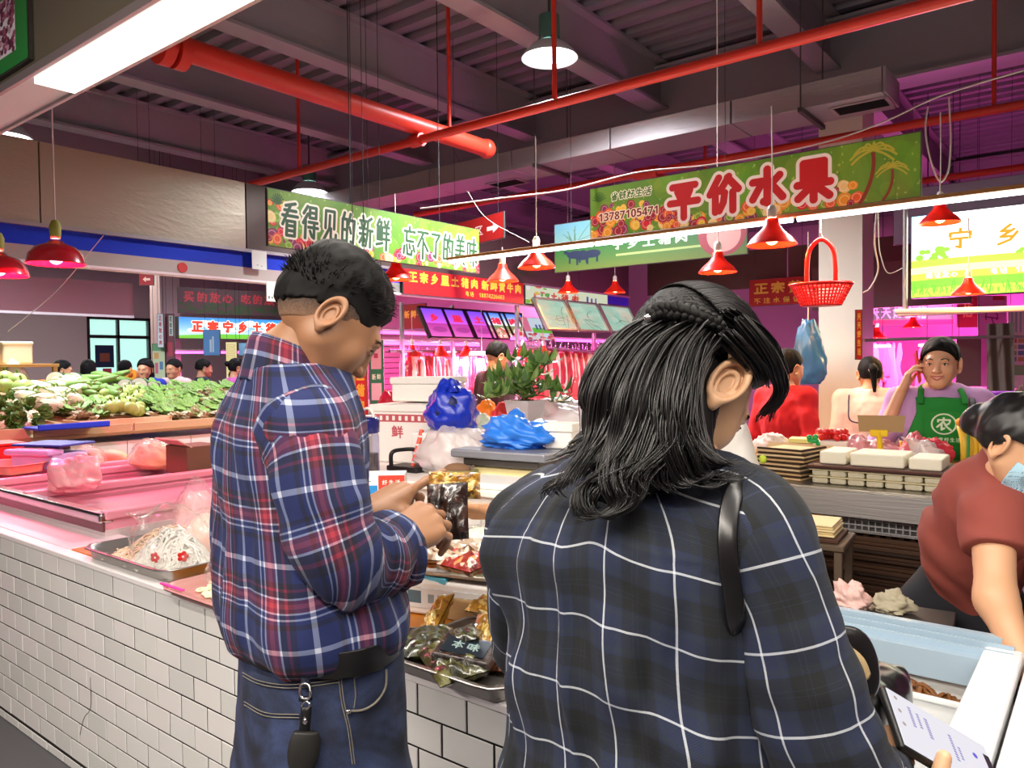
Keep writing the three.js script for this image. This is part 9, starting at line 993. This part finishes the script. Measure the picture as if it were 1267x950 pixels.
  const bunchB = (px, py, n, label, s = 1) => { const q = sF(px, py), g = thing('banana_bunch', label, 'bananas', V(q.x, FY + 0.01, -3.68), 0.4); for (let i = 0; i < n; i++) { const m = part('banana', ban(0.017), banM, g); m.rotation.y = (i - n / 2) * 0.4; m.position.set((i - n / 2) * 0.016, 0, 0); m.rotation.z = 0.2; } part('stalk', rod(V(0, 0.145, 0), V(0, 0.18, 0), 0.012, 8), std(0x8a8a3a), g); g.scale.setScalar(s); };
  bunchB(1206, 540, 6, 'bunch of yellow bananas at the fruit table\'s right, left bunch', 1.0); bunchB(1224, 540, 5, 'bunch of yellow bananas at the fruit table\'s right, right bunch', 0.95); bunchB(1122, 538, 6, 'bunch of yellow bananas hidden behind the price stand', 0.5);
  { const q = sF(1200, 520), g = thing('orange_flower', 'orange plastic flower on a green stem by the bananas', 'flower', V(q.x, FY, -3.62)); part('stem', rod(V(0, 0, 0), V(0.0, 0.16, 0), 0.006), std(0x3a8a4a), g); part('petal', [0, 1, 2, 3, 4].map((i) => ball(0.025, Math.cos(i * 1.26) * 0.025, 0.18, Math.sin(i * 1.26) * 0.025, 1, 0.8, 0.7, 10)), std(0xf0981a), g); }
  solo('purple_basin', lathe([[0, 0], [0.07, 0], [0.1, 0.07], [0.105, 0.075], [0.098, 0.07], [0.066, 0.006], [0, 0.006]], 24), std(0x7a2ac0, { roughness: 0.3, side: THREE.DoubleSide }), 'purple plastic basin on a stand behind the bending woman', 'basin', null, V(at(1244, 492, 5.2).x, 1.2, at(1244, 492, 5.2).z)); { const q = at(1244, 492, 5.2); solo('stand', [rbox(0.6, 0.03, 0.5, 0.004, 0, 1.18, 0), ...[[-0.27, -0.2], [0.27, -0.2], [-0.27, 0.2], [0.27, 0.2]].map(([x, z]) => rbox(0.03, 1.18, 0.03, 0.003, x, 0.59, z))], M.darkSteel, 'dark stand under the purple basin', 'stand', null, q.setY(0)); bag('dark_bundle', 'dark bundles on the stand beside the purple basin', 'bundle', V(q.x + 0.2, 1.197, q.z), 0.12, 0.14, 0.12, { film: std(0x2c2226, { roughness: 0.8 }), s: 121, amp: 0.25 }); }
}
// hanging red basket, blue bag, loose wires
{
  const p = at(1016, 379, 4.36), g = thing('hanging_basket', 'bright red woven plastic basket hanging in front of the pillar', 'basket', p, 0.3), rm = phys(0xe8130a, { roughness: 0.32 }), H = 0.125, a0 = 0.105, a1 = 0.165, e = 0.72;
  const ringPts = (y, k = 1) => { const t = y / H, r = lerp(a0, a1, t) * k; return [...Array(24)].map((_, i) => V(Math.cos(i / 24 * 2 * PI) * r, y, Math.sin(i / 24 * 2 * PI) * r * e)); };
  for (let k = 0; k < 7; k++) part('band', tube(ringPts(0.008 + k * 0.018), 0.0038, 48, 5, true), rm, g); part('rim', tube(ringPts(H), 0.0085, 60, 7, true), rm, g); for (let i = 0; i < 44; i++) { const a = i / 44 * 2 * PI, c = Math.cos(a), s = Math.sin(a); part('slat', rod(V(c * a0, 0.004, s * a0 * e), V(c * a1, H, s * a1 * e), 0.0048, 5), rm, g); } part('base', new THREE.CylinderGeometry(a0, a0, 0.006, 30).scale(1, 1, e).translate(0, 0.004, 0), rm, g);
  part('handle', sweep([V(-0.075, H, 0), V(-0.075, H + 0.1, 0), V(-0.06, H + 0.2, 0), V(0, H + 0.255, 0), V(0.06, H + 0.2, 0), V(0.075, H + 0.1, 0), V(0.075, H, 0)], () => [0.013, 0.008], { n: 50, m: 10, up: V(0, 0.1, 1) }), rm, g); part('hook', tube([V(0, H + 0.24, 0), V(0.012, H + 0.26, 0), V(0, H + 0.28, 0), V(0, 2.31 - p.y + 0.03, 0)], 0.004, 12, 6), M.chrome, g);
  { const q = at(1000, 475, 5.4), b = bag('blue_bag', 'big translucent blue bag hanging left of the pillar', 'bag', q, 0.12, 0.3, 0.09, { film: phys(0x3a78a8, { transmission: 0.35, thickness: 0, roughness: 0.3, side: THREE.DoubleSide }), s: 131, amp: 0.14, flat: 0.5 }); part('cord', rod(V(0, 0.35, 0), V(0, 2.4 - q.y, 0), 0.004), M.wire, b); }
  const w = (label, pts, r = 0.006, m = M.wire) => solo('hanging_cable', tube(pts.map((q) => at(...q)), r, 60, 5), m, label, 'cable');
  w('pale cable strung from the slogan banner past the pillar to the right', [[520, 258, 6.4], [620, 245, 6.3], [700, 235, 6.1], [790, 213, 6.0], [870, 205, 5.9], [955, 191, 5.8], [1035, 172, 5.6], [1100, 148, 5.5], [1160, 120, 5.4], [1290, 80, 5.2]]);
  w('looped white cable hanging right of the fruit banner', [[1148, 132, 5.5], [1145, 160, 5.45], [1152, 200, 5.4], [1163, 225, 5.4], [1172, 215, 5.45], [1176, 180, 5.5], [1174, 120, 5.5]]);
  w('thin cable sagging from the banner\'s right corner down beside the pillar', [[1085, 258, 5], [1082, 300, 5], [1086, 335, 5.05], [1075, 358, 5.1], [1068, 362, 5.1]], 0.005); w('dark wire hanging from the fruit banner\'s end', [[1120, 330, 6], [1100, 338, 6], [1090, 318, 5.9], [1086, 262, 5.4]], 0.004);
  w('taut pale string from the lamp at left down to the trays', [[66, 180, 5.5], [40, 215, 5.3], [-10, 262, 5.2]], 0.003); w('long taut string slanting behind the dome lamp', [[128, 291, 4.8], [70, 360, 5.4], [10, 410, 6.2]], 0.003); w('thin string from the ceiling to the slogan banner\'s right end', [[578, 236, 6.7], [600, 268, 6.9], [655, 300, 7.2]], 0.003);
  for (const [x, y, k, n] of [[-6.35, 2.55, 0.42, 'added unseen tube lamp brightening the vegetable stall'], [-11.6, 3.3, 2.2, 'added unseen tube lamp brightening the wall by the far window']]) { const q = thing('batten_lamp', n, 'lamp', V(x, y, -4)); part('rail', rbox(0.05, 0.022, 4.6, 0.004, 0, 0.024, 0), M.white, q); for (let i = 0; i < 4; i++) part('light_tube', rod(V(0, 0, -2.25 + i * 1.13), V(0, 0, -1.15 + i * 1.13), 0.014, 10), M.led, q); area(x, y - 0.018, -4, 0.03, 4.5, LIGHT.tube * k, 0xfff4ea, V(0, -1, 0)); }  // both lamps added out of view, to brighten the vegetables and the far wall
  { const a = at(32, 384, 9), b = at(190, 389, 10.4), g2 = thing('far_fascia', 'dull maroon fascia board with a white edge in front of the left wall', 'fascia'); const c = at(0, 345, 8.7); part('board', span(a.x - 0.05, a.x - 0.1, at(60, 386, 9.2).y, at(60, 343, 9.2).y, a.z + 0.8, -4.85), std(0x8a5a60, { roughness: 0.6 }), g2); part('white_edge', span(a.x - 0.03, a.x - 0.1, at(60, 386, 9.2).y - 0.03, at(60, 386, 9.2).y, a.z + 0.8, -4.85), std(0xf2eaee), g2); }
}
renderer.render(scene, camera);
